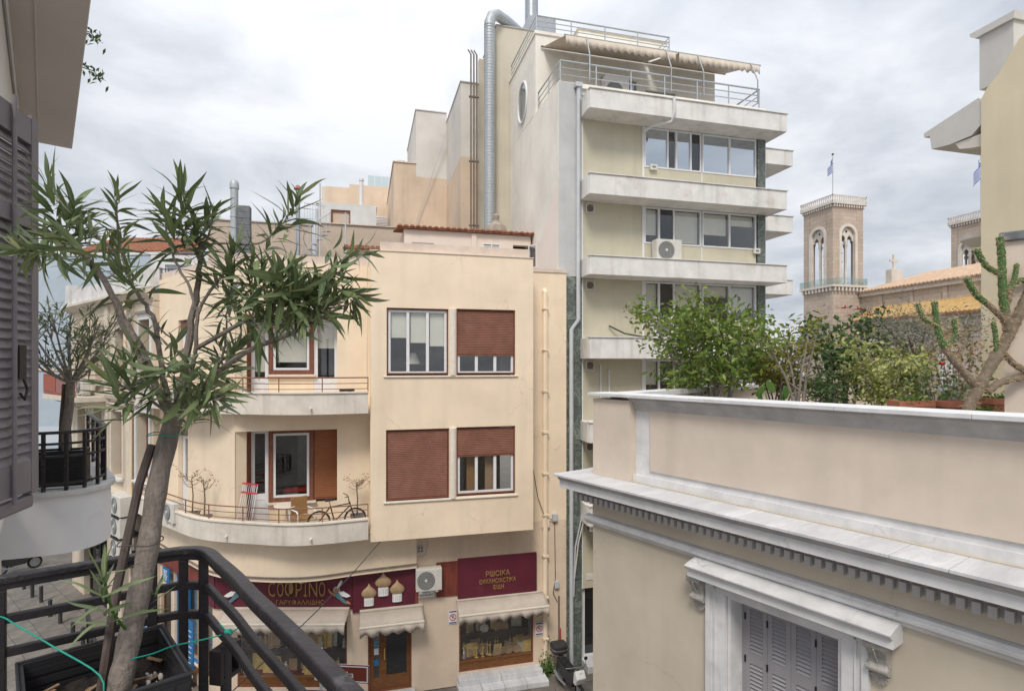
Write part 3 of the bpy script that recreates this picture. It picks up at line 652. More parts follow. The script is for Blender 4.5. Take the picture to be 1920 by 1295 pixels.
# curved beam over the shop front, with its conduit
bo = catmull([(1.65,18.12),(0,17.98),(-1.6,17.8),(-3.1,18.2),(-4.4,19.0),(-5.5,20.4),(-7.1,22.75)],6)
bi = [(x,18.345) if x>-0.32 else ((-0.32-0.967*(-(x+0.32)/0.967),18.345+0.264*-(x+0.32)) if x>-4.2 else (x+0.5,y+0.36)) for x,y in bo]
obj('shop_beam', MB().strip(bo,bi,4.06,5.335), 'cream', cb, smooth=True)
obj('conduit', MB().tube([(x,y,4.2) for x,y in offset(bo,-0.03)],0.028,6), 'pipe_brown', cb, smooth=True)
obj('downpipe', MB().tube([(6.0,18.27,0.1),(6.0,18.27,13.0),(6.0,18.4,13.08)],0.085,10), 'cream', cb, smooth=True)
for i in range(9): obj('pipe_bracket', MB().box(5.9,6.1,18.165,18.355,1.2+i*1.4,1.26+i*1.4), 'cream', cb)
obj('downpipe', MB().tube([(0.12,17.6,9.8),(0.12,17.6,13.7)],0.03,6), 'cream', cb)
# brick-coloured patch and doors of the shop front
obj('fascia_panel', MB().box(2.3,3.0,18.31,18.348,2.98,4.1), 'red_wood', cb); obj('fascia_panel', MB().box(1.6,1.72,18.31,18.348,2.78,3.95), 'red_wood', cb)
# --- shop door
sd = obj('shop_door', MB().wall(0.16,1.5,0.16,2.8,18.44,18.5,[(0.32,0.5,0.55,2.6),(0.72,1.36,0.62,2.65)]), 'wood_warm', cb)
obj('pane', MB().box(0.32,0.5,18.465,18.472,0.55,2.6), 'shop_glass', sd); obj('pane', MB().box(0.72,1.36,18.465,18.472,0.62,2.65), 'glass_dark', sd)
obj('handle', MB().tube([(0.66,18.4,1.15),(0.66,18.4,1.5)],0.015,6), 'gilded', sd)
obj('door_frame', MB().frame(0.152,1.508,0.162,2.798,18.36,18.43,0.04), 'brown_frame', cb)
for i,(z,m) in enumerate(((1.9,'sign_white'),(1.55,'shop_sky'),(1.3,'sign_white'),(0.95,'shop_blue'))): obj('sticker', MB().box(0.34,0.48,18.458,18.462,z,z+0.2), m, sd)
# --- right shop window
def shopwin(x0,x1,par,**k):
    f = obj('shop_window', MB().frame(x0,x1,0.42,2.95,0.03,0.11,0.05), 'brown_frame', par, **k)
    obj('pane', MB().box(x0+0.05,x1-0.05,0.06,0.07,0.76,2.9), 'shop_glass', f)
    obj('base_panel', MB().box(x0+0.05,x1-0.05,0.04,0.1,0.47,0.7), 'wood_warm', f); obj('rail', MB().box(x0+0.05,x1-0.05,0.015,0.13,0.702,0.757), 'wood_warm', f)
    obj('display_back', MB().box(x0,x1,0.6,0.65,0.4,3.0), 'room_mid', f); obj('display_floor', MB().box(x0,x1,0.12,0.6,0.55,0.72), 'maroon', f)
    for z in (1.45,2.05): obj('shelf', MB().box(x0+0.06,x1-0.06,0.35,0.59,z,z+0.025), 'room_mid', f)
    return f
shopwin(3.05,5.6,cb,loc=(0,YW,0)); shopwin(0.67,4.1,cb,**GL)
# wares on the display shelves
IC = [MB().frame(-0.12,0.12,0,0.32,-0.02,0.0,0.03).box(-0.09,0.09,-0.012,-0.002,0.03,0.29).box(-0.035,0.035,-0.02,-0.012,0.08,0.2).mesh('icon_panel',m) for m in ('gilded','silvered','wood_pale')]
CS = MB().lathe([(0.06,0),(0.06,0.015),(0.015,0.04),(0.02,0.1),(0.012,0.12),(0.015,0.26),(0.04,0.28),(0.03,0.31),(0.008,0.32),(0.008,0.4)],n=10).mesh('candlestick','gilded',True)
PL = MB().lathe([(0.02,0),(0.11,0.012),(0.13,0.03),(0.12,0.03),(0.02,0.012)],n=16,axis='y').mesh('plate','wood_pale',True)
SP = MB().lathe([(0.02,0),(0.11,0.012),(0.13,0.03),(0.12,0.03),(0.02,0.012)],n=16,axis='y').mesh('plate','silvered',True)
HL = MB().lathe([(0.005,0.5),(0.005,0.2),(0.05,0.18),(0.07,0.12),(0.05,0.05),(0.01,0.0)],n=10).mesh('hanging_lamp','gilded',True)
FG = MB().lathe([(0.05,0),(0.055,0.02),(0.035,0.1),(0.045,0.17),(0.02,0.2),(0.03,0.24),(0.0,0.28)],n=10).mesh('figurine','silvered',True)
def wares(M, x0, x1, side_txt, n):
    g=f'religious wares in the {side_txt} shop window'
    for i in range(n):
        x=rnd.uniform(x0+0.15,x1-0.15); lvl=rnd.choice((0.722,0.722,1.478,2.078)); y=rnd.uniform(0.38,0.56) if lvl>1 else rnd.uniform(0.17,0.56)
        k=rnd.choice('iiiccpsf'); 
        me={'i':rnd.choice(IC),'c':CS,'p':PL,'s':SP,'f':FG}[k]
        lab={'i':f'small framed icon panel standing in the {side_txt} shop window','c':f'small gilded candlestick standing in the {side_txt} shop window','p':f'round wooden plate propped up in the {side_txt} shop window','s':f'round silvered plate propped up in the {side_txt} shop window','f':f'small silvered figurine standing in the {side_txt} shop window'}[k]
        shelf={0.722:'display floor',1.478:'middle shelf',2.078:'top shelf'}[lvl]; third=('left','centre','right')[min(2,int(3*(x-x0)/(x1-x0)))]; kind_={'i':{'gilded':'gilt framed icon','silvered':'silver framed icon','wood_pale':'wooden framed icon'}[me.materials[0].name] if k=='i' else '','c':'gilded candlestick','p':'round wooden plate','s':'round silvered plate','f':'silvered figurine'}[k]
        lab=f'small {kind_} on the {shelf}, {third} of the {side_txt} shop window'
        cat={'i':'icon','c':'candlestick','p':'plate','s':'plate','f':'figurine'}[k]
        p=M@Vector((x,y,lvl+(0.13 if k in 'ps' else 0.002)))
        o=put(me.name,me,None,p,(0,0,M.to_euler().z+rnd.uniform(-0.2,0.2)),label=lab,cat=cat,group=g+' ('+cat+')'); o.scale=(1.15,)*3 if k!='i' else (rnd.uniform(1.0,1.7),)*3
    for i in range(n//4):
        x=x0+0.3+(x1-x0-0.6)*i/(n//4-1); p=M@Vector((x,0.3,2.2+rnd.uniform(0,0.15)))
        put('hanging_lamp',HL,None,p,label=f"gilded hanging lamp in the {('left','centre','right')[min(2,int(3*i/(n//4)))]} of the {side_txt} shop window",cat='lamp',group=g+' (lamp)')
wares(Matrix.Translation((0,YW,0)),3.05,5.6,'right',70)
wares(Matrix.Translation((-4.45,19.44,0))@Matrix.Rotation(R(-14.8),4,'Z'),0.67,4.1,'left',64)
for i in range(7): 
    put('plate',PL,None,(4.62+i*0.09,18.62+i*0.012,0.86),(0,0,0.3),label='one of the row of round wooden plates leaning in the right shop window',cat='plate',group='row of wooden plates')
# --- sign boards, lettering, angels and onion domes
sg = thing('shop_sign','long maroon shop sign with gilt lettering, two angels and three onion domes','sign')
obj('board', MB().box(0,4.27,-0.06,-0.004,2.91,4.25), 'maroon', sg, **GL)
obj('board', MB().box(-0.32,1.6,18.29,18.346,2.78,4.25), 'maroon', sg)
obj('board', MB().box(-0.95,0.0,-0.06,-0.004,2.91,4.25), 'maroon', sg, **GS)
def gl(x,y,z): 
    c,s_=math.cos(R(-14.8)),math.sin(R(-14.8)); return (-4.45+c*x-s_*y,19.44+s_*x+c*y,z)
GR=(R(90),0,R(-14.8))
for i,(ch,x,w_) in enumerate((('C',1.78,0.21),('O',2.05,0.2),('Φ',2.34,0.30),('Р',2.62,0.2),('І',2.83,0.1),('N',3.07,0.26),('O',3.35,0.2))):
    letters(ch,0.66,0.018,'letter','gold_letter',sg,gl(x,-0.08,3.31),GR,width=w_)
letters('ΓΑΡΥΦΑΛΛΙΔΗС',0.19,0.012,'lettering','gold_letter',sg,gl(2.66,-0.075,3.06),GR,width=1.5)
def dome(x,z,s_):
    d=obj('onion_dome', MB().lathe([(0.12,0),(0.19,0.03),(0.235,0.1),(0.23,0.17),(0.17,0.25),(0.08,0.32),(0.03,0.38),(0.0,0.45)],(0,0,0),20), 'gold_dome', sg, (x,18.27,z+0.24*s_), smooth=True); d.scale=(s_,0.35*s_,s_)
    dr=obj('drum', MB().lathe([(0.15,0),(0.15,0.25)],(0,0,0),18), 'sign_white', d, (0,0,-0.255), smooth=True)
    for k in range(7):
        a=math.pi*(1.08+0.84*k/6); obj('window_slit', MB().box(0.149*math.cos(a)-0.006,0.149*math.cos(a)+0.006,0.153*math.sin(a)-0.006,0.153*math.sin(a)+0.004,-0.2,-0.06), 'stone_trim_b', d)
dome(0.18,2.98,1.0); dome(0.62,3.25,1.08); dome(1.05,3.02,1.0)
def angel(x,mx):
    a=obj('angel', MB().plate([(-0.05,-0.05),(0.08,-0.14),(0.2,-0.24),(0.32,-0.3),(0.26,-0.18),(0.16,-0.06),(0.06,0.06),(-0.04,0.06)],-0.05,0.0), 'robe_teal', sg, gl(x,-0.065,3.36), R(-14.8)); a.scale=(mx,1,1)
    obj('head', MB().lathe([(0.0,-0.03),(0.06,-0.02),(0.075,0.01),(0.06,0.04),(0.0,0.05)],(-0.02,-0.02,0.14),14,axis='y'), 'skin_clay', a, smooth=True)
    obj('halo', MB().lathe([(0.0,0.0),(0.105,0.0),(0.105,0.015),(0.0,0.015)],(-0.02,-0.008,0.15),18,axis='y'), 'silvered', a)
    obj('wing', MB().plate([(0.05,0.1),(0.2,0.12),(0.36,0.02),(0.42,-0.03),(0.3,-0.07),(0.14,-0.02)],-0.06,-0.03), 'sign_white', a)
    obj('wing', MB().plate([(0.02,0.16),(0.1,0.26),(0.17,0.44),(0.13,0.46),(0.06,0.38),(-0.01,0.22)],-0.045,-0.02), 'sign_white', a)
    obj('arm', MB().plate([(-0.05,0.04),(-0.2,0.12),(-0.25,0.19),(-0.28,0.17),(-0.22,0.06),(-0.06,-0.04)],-0.055,-0.02), 'skin_clay', a)
    obj('foot', MB().plate([(0.27,-0.24),(0.42,-0.3),(0.41,-0.26),(0.3,-0.17)],-0.04,-0.01), 'skin_clay', a)
angel(3.82,1); angel(0.72,-1)
for x in (0.98,2.85): 
    s_=obj('spot_lamp', MB().box(-0.07,0.07,-0.06,0.06,-0.12,0.0).tube([(0,0,0),(0,0,0.2)],0.01,5), 'ac_white', sg, gl(x,-0.45,4.0), R(-14.8))
s2 = thing('shop_sign','maroon sign board with three lines of gilt lettering above the right window','sign')
obj('board', MB().box(3.0,5.69,18.26,18.345,2.8,4.17), 'maroon', s2)
letters('РѠСΙΚΑ',0.24,0.012,'lettering','gold_letter',s2,(4.33,18.245,3.52),width=0.82)
letters('ЄΚΚΛΗСΙΑСΤΙΚΑ',0.2,0.012,'lettering','gold_letter',s2,(4.33,18.245,3.29),width=1.25)
letters('ЄΙΔΗ',0.2,0.012,'lettering','gold_letter',s2,(4.36,18.245,3.08),width=0.36)
# --- awnings
def awning(label,x0,x1,zt,zf,out_,mat='awning',**k):
    a=thing('shop_awning',label,'awning',k.get('loc',(0,0,0)),k.get('rz',0))
    n=24; m=MB(); vs=[];fs=[]
    for i in range(n+1):
        x=x0+(x1-x0)*i/n; sag=0.03*math.sin(math.pi*i/n)
        vs+=[(x,-0.05,zt),(x,-out_*0.5,(zt+zf)/2-sag),(x,-out_,zf)]
    for i in range(n):
        for j in (0,1): fs.append((i*3+j,i*3+3+j,i*3+4+j,i*3+1+j))
    m.add(vs,fs); c=obj('canopy',m,mat,a,smooth=True); so=c.modifiers.new('cloth','SOLIDIFY'); so.thickness=0.01
    m=MB(); vs=[];fs=[]; n=72
    for i in range(n+1):
        t=i/n; x=x0+(x1-x0)*t; drop=0.27+0.05*math.cos(t*math.pi*2*round((x1-x0)/0.38)); w=0.025*math.sin(t*23)
        vs+=[(x,-out_-0.02,zf-0.02),(x,-out_-0.02+w,zf-drop)]
    for i in range(n): fs.append((i*2,i*2+2,i*2+3,i*2+1))
    v=obj('valance',m.add(vs,fs),mat,a,smooth=True); so=v.modifiers.new('cloth','SOLIDIFY'); so.thickness=0.008
    obj('front_bar',MB().box(x0-0.01,x1+0.01,-out_-0.035,-out_+0.03,zf-0.03,zf+0.02),'balcony_lip',a,bevel=0.008)
    for x in (x0+0.08,x1-0.08): obj('arm',MB().bar((x,-0.03,zt-0.35),(x,-out_+0.03,zf-0.03),0.03,0.03),'ac_white',a)
    obj('cassette',MB().lathe([(0.055,0),(0.055,x1-x0)],(x0,-0.06,zt),10,axis='x'),'awning',a,smooth=True)
    return a
awning('beige scalloped awning over the right shop window',2.95,5.95,2.82,2.55,0.62,loc=(0,YW,0))
awning('beige scalloped awning over the shop door',-0.1,1.85,2.8,2.52,0.6,loc=(0,YW,0))
awning('beige scalloped awning over the left shop window behind the railing',0.3,4.2,2.92,2.68,0.6,**GL)
# --- doorsteps
st = thing('doorstep','two white marble steps below the right shop window','step',(0,0,0))
for i in range(2): obj('upper_stone', MB().box(2.98+i*1.42,4.39+i*1.42,17.95,18.345,0.18,0.36), 'marble_white', st, bevel=0.01)
for i in range(4): obj('lower_stone', MB().box(2.95+i*0.74,3.68+i*0.74,17.55,18.3,0.006,0.178), 'marble_white', st, bevel=0.01)
obj('doorstep', MB().box(0.05,1.6,17.85,18.34,0.006,0.15), 'marble_white', None, bevel=0.015, label='white marble step in front of the shop door', cat='step')
# --- air conditioner
def ac_unit(label, loc, rz, w=0.82, h=0.7, d=0.3, group=None):
    a=thing('air_conditioner',label,'air conditioner',loc,rz,group)
    obj('casing', MB().box(0,w,-d,0,0,h), 'ac_white', a, bevel=0.02)
    cx=w*0.38; fh=min(h,w*0.85)
    obj('fan_grille', MB().lathe([(0.0,0.0),(fh*0.38,0.0),(fh*0.40,0.012),(fh*0.40,0.022),(0,0.022)],(cx,-d-0.001,h*0.5),24,axis='y'), 'ac_grille', a, smooth=True)
    obj('fan_hub', MB().lathe([(0.0,0),(h*0.07,0.0),(h*0.06,0.015),(0,0.018)],(cx,-d-0.024,h*0.5),12,axis='y'), 'ac_white', a)
    for k in range(4): obj('grille_ring', MB().tube([(cx+fh*(0.12+0.075*k)*math.cos(t*math.pi/12),-d-0.026,h*0.5+fh*(0.12+0.075*k)*math.sin(t*math.pi/12)) for t in range(24)],0.004,4,True), 'pipe_grey', a)
    for k in range(2): obj('foot', MB().box(0.1+k*(w-0.3),0.18+k*(w-0.3),-d+0.02,-0.02,-0.05,-0.002), 'ac_white', a)
    return a
ac_unit('white air conditioner on the shop facade between the two maroon signs',(1.62,18.28,3.34),0)
pq = thing('wall_plaque','small white enamel plaque with dark lettering under the facade air conditioner','plaque',(0,0,0))
obj('plate', MB().box(1.72,2.22,18.26,18.29,3.04,3.29), 'sign_white', pq)
letters('ΟΔΟΣ',0.08,0.002,'lettering','room_mid',pq,(1.97,18.257,3.19)); letters('ΑΓΙΑΣ ΦΙΛΟΘΕΗΣ',0.07,0.002,'lettering','room_mid',pq,(1.97,18.257,3.09),width=0.44)
# no-parking plates
def noparking(label,x,z):
    t=thing('no_parking_sign',label,'sign',(x,18.33,z))
    obj('plate', MB().box(-0.14,0.14,-0.01,0.0,-0.22,0.22), 'sign_white', t)
    obj('ring', MB().tube([(0.1*math.cos(k*math.pi/10),-0.013,0.1*math.sin(k*math.pi/10)) for k in range(20)],0.012,6,True), 'sign_red', t)
    obj('slash', MB().bar((-0.07,-0.013,0.07),(0.07,-0.013,-0.07),0.006,0.02), 'sign_red', t)
    letters('P',0.16,0.002,'letter','room_dark',t,(0,-0.012,-0.055)); obj('text_strip', MB().box(-0.12,0.12,-0.013,-0.011,0.16,0.2), 'paint_blue', t); obj('text_strip', MB().box(-0.12,0.12,-0.013,-0.011,-0.2,-0.16), 'paint_blue', t)
noparking('no-parking plate on the wall right of the right shop window',5.8,1.55); noparking('no-parking plate half under the left end of the right awning',2.84,2.28)
# small wall fittings and cables
def wire(label,pts,r=0.012,mat='cable',name='cable'): return obj(name, MB().tube(pts,r,5), mat, None, smooth=True, label=label, cat='cable')
wire('black cable sagging from the bay corner down across the shop sign',[(0.5,17.42,5.2),(-0.3,16.9,4.5),(-1.2,16.3,3.8),(-2.2,15.7,3.1),(-3.4,15.0,2.3)],0.014)
wire('thin cable hanging down the wall right of the bay windows',[(5.4,18.32,9.0),(5.5,18.3,7.4),(5.75,18.3,6.0),(5.95,18.2,5.4),(6.3,18.3,5.2)])
wire('thin cable running down the wall beside the downpipe',[(6.35,18.32,5.3),(6.38,18.32,3.2),(6.3,18.32,2.7),(6.45,18.32,2.4)])
wire('looped grey wire above the facade air conditioner',[(2.0,18.32,5.15),(2.02,18.3,4.7),(1.95,18.28,4.4),(1.62,18.28,4.32)],0.014,'pipe_grey')
for lb,x,z,w_,h_,m in (('small grey junction box with four sockets under the bay',1.78,4.6,0.2,0.19,'pipe_grey'),('beige meter box on the wall right of the bay',6.02,5.15,0.26,0.34,'cream'),('grey electric box near the wall edge right of the bay',6.35,5.3,0.18,0.26,'pipe_grey'),('grey electric box on the wall above the red tape',6.42,3.0,0.15,0.24,'pipe_grey')):
    t=thing('junction_box',lb,'electric box',(x,18.34,z)); obj('case', MB().box(-w_/2,w_/2,-0.1,0,-h_/2,h_/2), m, t, bevel=0.01); obj('cover', MB().box(-w_/2+0.02,w_/2-0.02,-0.108,-0.101,-h_/2+0.02,h_/2-0.02), m, t)
    if 'four' in lb:
        for a in (-1,1):
            for b in (-1,1): obj('socket', MB().box(a*0.045-0.025,a*0.045+0.025,-0.113,-0.109,b*0.045-0.025,b*0.045+0.025), 'room_dark', t)
obj('vertical_pipe', MB().tube([(6.5,18.3,0.1),(6.5,18.3,2.6)],0.03,8), 'pipe_brown', None, smooth=True, label='thin rusty pipe up the wall edge behind the motorbike', cat='pipe')
obj('caution_tape', MB().box(6.53,6.56,18.26,18.28,1.0,1.5).box(6.56,6.6,18.262,18.278,0.7,1.0), 'sign_red', None, label='strip of red and white tape tied to the wall pipe', cat='tape')

# ================================================================== things on the balconies of the corner building
def bicycle(label, loc, rz):
    b=thing('bicycle',label,'bicycle',loc,rz)
    for x in (-0.52,0.52):
        w=obj('wheel', MB().tube([(x+0.31*math.cos(k*math.pi/14),0,0.33+0.31*math.sin(k*math.pi/14)) for k in range(28)],0.024,6,True), 'rubber', b, smooth=True)
        obj('rim', MB().tube([(x+0.28*math.cos(k*math.pi/14),0,0.33+0.28*math.sin(k*math.pi/14)) for k in range(28)],0.01,5,True), 'steel', w)
        for k in range(12): obj('spoke', MB().tube([(x,0.0,0.33),(x+0.28*math.cos(k*math.pi/6),0,0.33+0.28*math.sin(k*math.pi/6))],0.003,3), 'steel', w)
    f=MB()
    for p,q in (((-0.52,0,0.33),(-0.08,0,0.3)),((-0.08,0,0.3),(-0.2,0,0.78)),((-0.52,0,0.33),(-0.2,0,0.75)),((-0.19,0,0.74),(0.36,0,0.8)),((-0.08,0,0.3),(0.37,0,0.74)),((0.35,0,0.86),(0.42,0,0.62)),((0.42,0.03,0.62),(0.52,0.03,0.33)),((0.42,-0.03,0.62),(0.52,-0.03,0.33))): f.tube([p,q],0.02,6)
    obj('frame', f, 'iron_black', b, smooth=True)
    obj('saddle', MB().prism([(-0.36,-0.08),(-0.3,-0.09),(-0.1,-0.02),(-0.06,0),(-0.1,0.02),(-0.3,0.09),(-0.36,0.08)],0.92,0.98), 'plastic_dark', b, bevel=0.02)
    obj('seat_post', MB().tube([(-0.2,0,0.77),(-0.23,0,0.93)],0.014,6), 'steel', b)
    obj('handlebar', MB().tube([(0.34,0,0.86),(0.32,0,1.0),(0.3,0.02,1.03)],0.014,6).tube([(0.2,-0.28,1.06),(0.3,-0.12,1.03),(0.3,0.12,1.03),(0.2,0.28,1.06)],0.013,6), 'plastic_dark', b, smooth=True)
    obj('crank', MB().lathe([(0.0,-0.01),(0.09,-0.01),(0.09,0.01),(0,0.01)],(-0.08,-0.02,0.3),14,axis='y').tube([(-0.08,-0.05,0.3),(0.02,-0.05,0.16)],0.012,5), 'steel', b)
    return b
bicycle('dark bicycle parked on the lower curved balcony',(-0.75,17.72,5.53),0.12)
ch=thing('armchair','white tubular armchair with a tan seat back on the lower balcony','chair',(-1.75,17.95,5.53),0.5)
for s_ in (-1,1): obj('arm_frame', MB().tube([(s_*0.27,-0.3,0),(s_*0.27,-0.3,0.6),(s_*0.27,-0.22,0.67),(s_*0.27,0.3,0.66),(s_*0.27,0.32,0)],0.022,8), 'white_frame', ch, smooth=True)
obj('seat', MB().box(-0.25,0.25,-0.22,0.25,0.4,0.43), 'chair_tan', ch); obj('backrest', MB().box(-0.25,0.25,0.25,0.29,0.45,1.0), 'chair_tan', ch, bevel=0.02)
tb=thing('round_table','small round cream table on the lower balcony beside the armchair','table',(-2.25,18.35,5.53))
obj('table_top', MB().lathe([(0,0.7),(0.36,0.7),(0.37,0.715),(0.36,0.73),(0,0.73)],n=24), 'balcony_lip', tb, smooth=True); obj('leg', MB().lathe([(0.2,0),(0.2,0.02),(0.03,0.05),(0.03,0.7)],n=12), 'balcony_lip', tb, smooth=True)
dr=thing('drying_rack','folded white clothes drying rack with red plastic ends leaning on the lower balcony','drying rack',(-3.45,18.1,5.53),-0.25)
dr.rotation_euler=(R(-9),R(6),-0.25); dr.scale=(1.0,1.0,1.28)
for z in (0.04,0.92,1.12): obj('end_bar', MB().box(-0.24,0.24,-0.02,0.02,z,z+0.035), 'red_plastic', dr)
for i in range(8): obj('rod', MB().tube([(-0.21+i*0.06,0,0.06),(-0.21+i*0.06,0,1.12)],0.007 if 0<i<7 else 0.014,5), 'white_frame', dr)
def potplant(label, loc, pot, h, seed, cat='potted plant', leaf='dry_leaf', n=70, potw=0.26):
    t=thing('potted_plant',label,cat,loc); r=random.Random(seed)
    p=MB().lathe([(potw*0.75,0),(potw,0.36),(potw*1.08,0.36),(potw*1.08,0.4),(potw*0.9,0.4),(potw*0.85,0.34),(0,0.33)],n=4 if pot=='concrete_pot' else 16)
    obj('pot',p,pot,t,rz=0.8)
    m=MB(); tips=[]
    m.tube([(0,0,0.33),(0.02,0.01,0.33+h*0.4),(-0.02,0,0.33+h*0.75)],[0.025,0.02,0.015],6)
    for k in range(14):
        z=0.33+h*r.uniform(0.55,0.8); a=r.uniform(0,6.28); l=h*r.uniform(0.12,0.32); e=(l*math.cos(a),l*math.sin(a)*0.8,z+l*r.uniform(0.2,0.9)); m.tube([(-0.01,0,z),(e[0]*0.5,e[1]*0.5,z+0.04),e],[0.009,0.006,0.003],4); tips.append(e)
    obj('stem',m,'bark_brown',t)
    m=MB()
    for k in range(n):
        e=r.choice(tips); q=Vector(e)*1.0+Vector((r.gauss(0,0.05),r.gauss(0,0.05),r.gauss(0,0.05))); u=Vector((r.gauss(0,1),r.gauss(0,1),r.gauss(0,1))).normalized()*0.035; v=u.orthogonal().normalized()*0.016
        m.add([q-u,q+v,q+u,q-v],[(0,1,2,3)])
    obj('foliage',m,leaf,t,kind='stuff'); return t
potplant('withered shrub in a grey pot beside the bicycle on the lower balcony',(-0.18,17.95,5.53),'concrete_pot',1.35,3)
potplant('dry shrub in a grey square pot by the balcony air conditioner',(-5.15,19.55,5.53),'concrete_pot',1.5,4)
potplant('bare upright shrub in a terracotta-rimmed pot on the lower balcony',(-4.68,19.0,5.53),'concrete_pot',1.45,5,n=20)
ac_unit('beige air conditioner standing on the lower curved balcony',(-5.9,20.45,5.56),SIDE,0.75,0.62,0.32)
for i in range(2):
    sh=obj('shoe', MB().prism([(-0.13,-0.05),(0.08,-0.055),(0.15,-0.03),(0.15,0.03),(0.08,0.055),(-0.13,0.05)],0,0.07), 'plastic_dark', None, (-0.55+i*0.2,17.38,9.735), 0.5+i*0.4, bevel=0.02, label='pair of dark shoes on the lip of the upper balcony', cat='shoe', group='shoes on the upper balcony')

# ================================================================== roof terrace behind the bay
def tileroof(parent,x0,x1,y0,z0,y1,z1,mat,pitch=0.2):
    r_=obj('roof', MB().add([(x0,y0,z0),(x1,y0,z0),(x1,y1,z1),(x0,y1,z1),(x0,y0,z0-0.06),(x1,y0,z0-0.06),(x1,y1,z1-0.06),(x0,y1,z1-0.06)],[(0,1,2,3),(7,6,5,4),(0,4,5,1),(1,5,6,2),(2,6,7,3),(3,7,4,0)]), mat, parent)
    obj('roof_tiles', tilerow(MB(),x0,x1,y0-0.05,z0-0.01,y1,z1,pitch), mat, r_, kind='stuff'); return r_
ph=thing('rooftop_house','low pink house with a red tiled roof on the terrace behind the bay','building')
obj('wall', MB().wall(1.5,6.45,13.5,15.62,21.5,21.8,[(1.78,2.6,14.5,15.14),(4.5,5.2,14.5,15.25),(5.72,6.4,14.3,15.25)]), 'pink_house', ph); obj('wall', MB().box(1.5,1.8,21.8,24.2,13.5,15.7),'pink_house',ph); obj('pier', MB().box(4.05,4.25,21.44,21.498,13.5,15.6),'pink_house',ph)
tileroof(ph,1.22,6.6,21.35,15.68,24.2,16.15,'tile_red',0.22)
win(ph,1.78,2.6,14.5,15.14,21.55,1,0.06,'white_frame','glass_dark')
f=obj('shutter', MB().frame(4.5,5.2,14.5,15.25,21.48,21.52,0.04).box(4.83,4.87,21.478,21.522,14.53,15.22), 'white_frame', ph)
for i in range(11): obj('slat', MB().box(4.54,5.16,21.49,21.515,14.55+i*0.058,14.585+i*0.058), 'white_frame', f)
obj('room', MB().box(5.7,6.4,22.2,22.25,13.5,15.5),'room_dark',ph); d=obj('casement', MB().frame(0,0.55,14.3,15.25,-0.02,0.02,0.06),'white_frame',ph,(6.35,21.48,0),R(-70)); obj('pane', MB().box(0.06,0.49,-0.004,0.004,14.36,15.19),'glass_sky',d)
st2=obj('rubble_chimney', MB().lathe([(0.5,0),(0.42,0.25),(0.2,0.4),(0.12,0.5),(0.14,0.7),(0.05,0.78)],n=9), 'bush_wall', None, (5.3,22.6,15.95), label='crumbling stub of rubble on the red tiled roof', cat='chimney')
gh=thing('rooftop_shed','little shed roofed with red tiles left of the pink rooftop house','shed')
obj('wall', MB().box(-0.6,1.45,22.6,24,13.5,14.95),'pink_house',gh); tileroof(gh,-0.75,1.5,22.4,14.98,23.8,15.35,'tile_red',0.2)
sd_=thing('satellite_dish','tilted grey satellite dish on the roof by the shed','satellite dish',(0.95,22.0,13.55))
obj('dish', MB().lathe([(0.0,0.0),(0.25,0.03),(0.42,0.1),(0.4,0.11),(0.24,0.05),(0,0.02)],n=20).xform(Matrix.Translation((0,0,1.3))@Matrix.Rotation(R(-75),4,'Y')),'pipe_grey',sd_,smooth=True); obj('mast', MB().tube([(0.1,0,0),(0.1,0,1.3)],0.03,6),'pipe_grey',sd_)
# rear walls and roofs
rw=thing('rear_wall','rough beige garden wall across the rooftops behind the curved parapet','wall')
obj('wall', MB().box(-6.6,-2.3,27.5,27.8,13,16.95),'rough_beige',rw); obj('wall', MB().box(-2.298,2.2,29.5,29.8,13,17.55),'rough_beige',rw); obj('coping', MB().box(-2.35,2.25,29.42,29.86,17.551,17.6),'coping_pink',rw)
obj('coping', MB().box(-6.65,-2.25,27.43,27.87,16.951,17.0),'stone_trim',rw)
wr=thing('white_roof_room','white rooftop room with a bricked-up wooden window','building')
obj('wall', MB().wall(-2.5,0.8,17,20.3,36,36.2,[(-1.9,-0.75,18.3,20.0)]),'white_house',wr); obj('wall', MB().add([(-2.5,36.002,17),(-2.5,42,17),(-2.5,42,20.4),(-2.5,36.002,20.3),(-2.7,36.1,17),(-2.7,42,17),(-2.7,42,20.4),(-2.7,36.1,20.3)],[(0,1,2,3),(4,7,6,5),(0,3,7,4),(1,5,6,2),(3,2,6,7)]),'white_house',wr)
obj('roof', MB().box(-2.75,0.85,36.0,42,20.302,20.4),'white_house',wr); fr=obj('window_frame', MB().frame(-1.9,-0.75,18.3,20.0,36.03,36.12,0.09),'brown_frame',wr); obj('infill', MB().box(-1.81,-0.84,36.12,36.19,19.1,19.91),'firewall_orange',fr)
for r_ in range(4):
    for c_ in range(4): obj('brick', MB().box(-1.81+c_*0.245+0.005,-1.81+(c_+1)*0.245-0.005,36.08,36.16,18.39+r_*0.18,18.39+(r_+1)*0.18-0.012),'brick_dark',fr)
ob=thing('stepped_orange_building','weathered orange plaster building with a stepped roofline and a glass fence','building')
obj('wall', MB().box(-2.45,-0.9,40,40.4,14,22.6),'firewall_orange',ob); obj('wall', MB().wall(-0.898,2.2,14,22.85,40,40.4,[(0.05,0.72,19.9,20.7)]),'firewall_orange',ob); obj('wall', MB().box(-2.7,-2.452,40.02,48,14,22.55),'firewall_pale',ob)
win(ob,0.05,0.72,19.9,20.7,40.1,1,0.07,'white_frame','glass_dim')
for x0,x1 in ((-0.85,0.0),(0.78,1.7)):
    s_=obj('shutter', MB().frame(x0,x1,19.6,20.75,39.93,39.98,0.06),'white_frame',ob)
    for i in range(10): obj('slat', MB().box(x0+0.06,x1-0.06,39.94,39.975,19.68+i*0.1,19.74+i*0.1),'white_frame',s_)
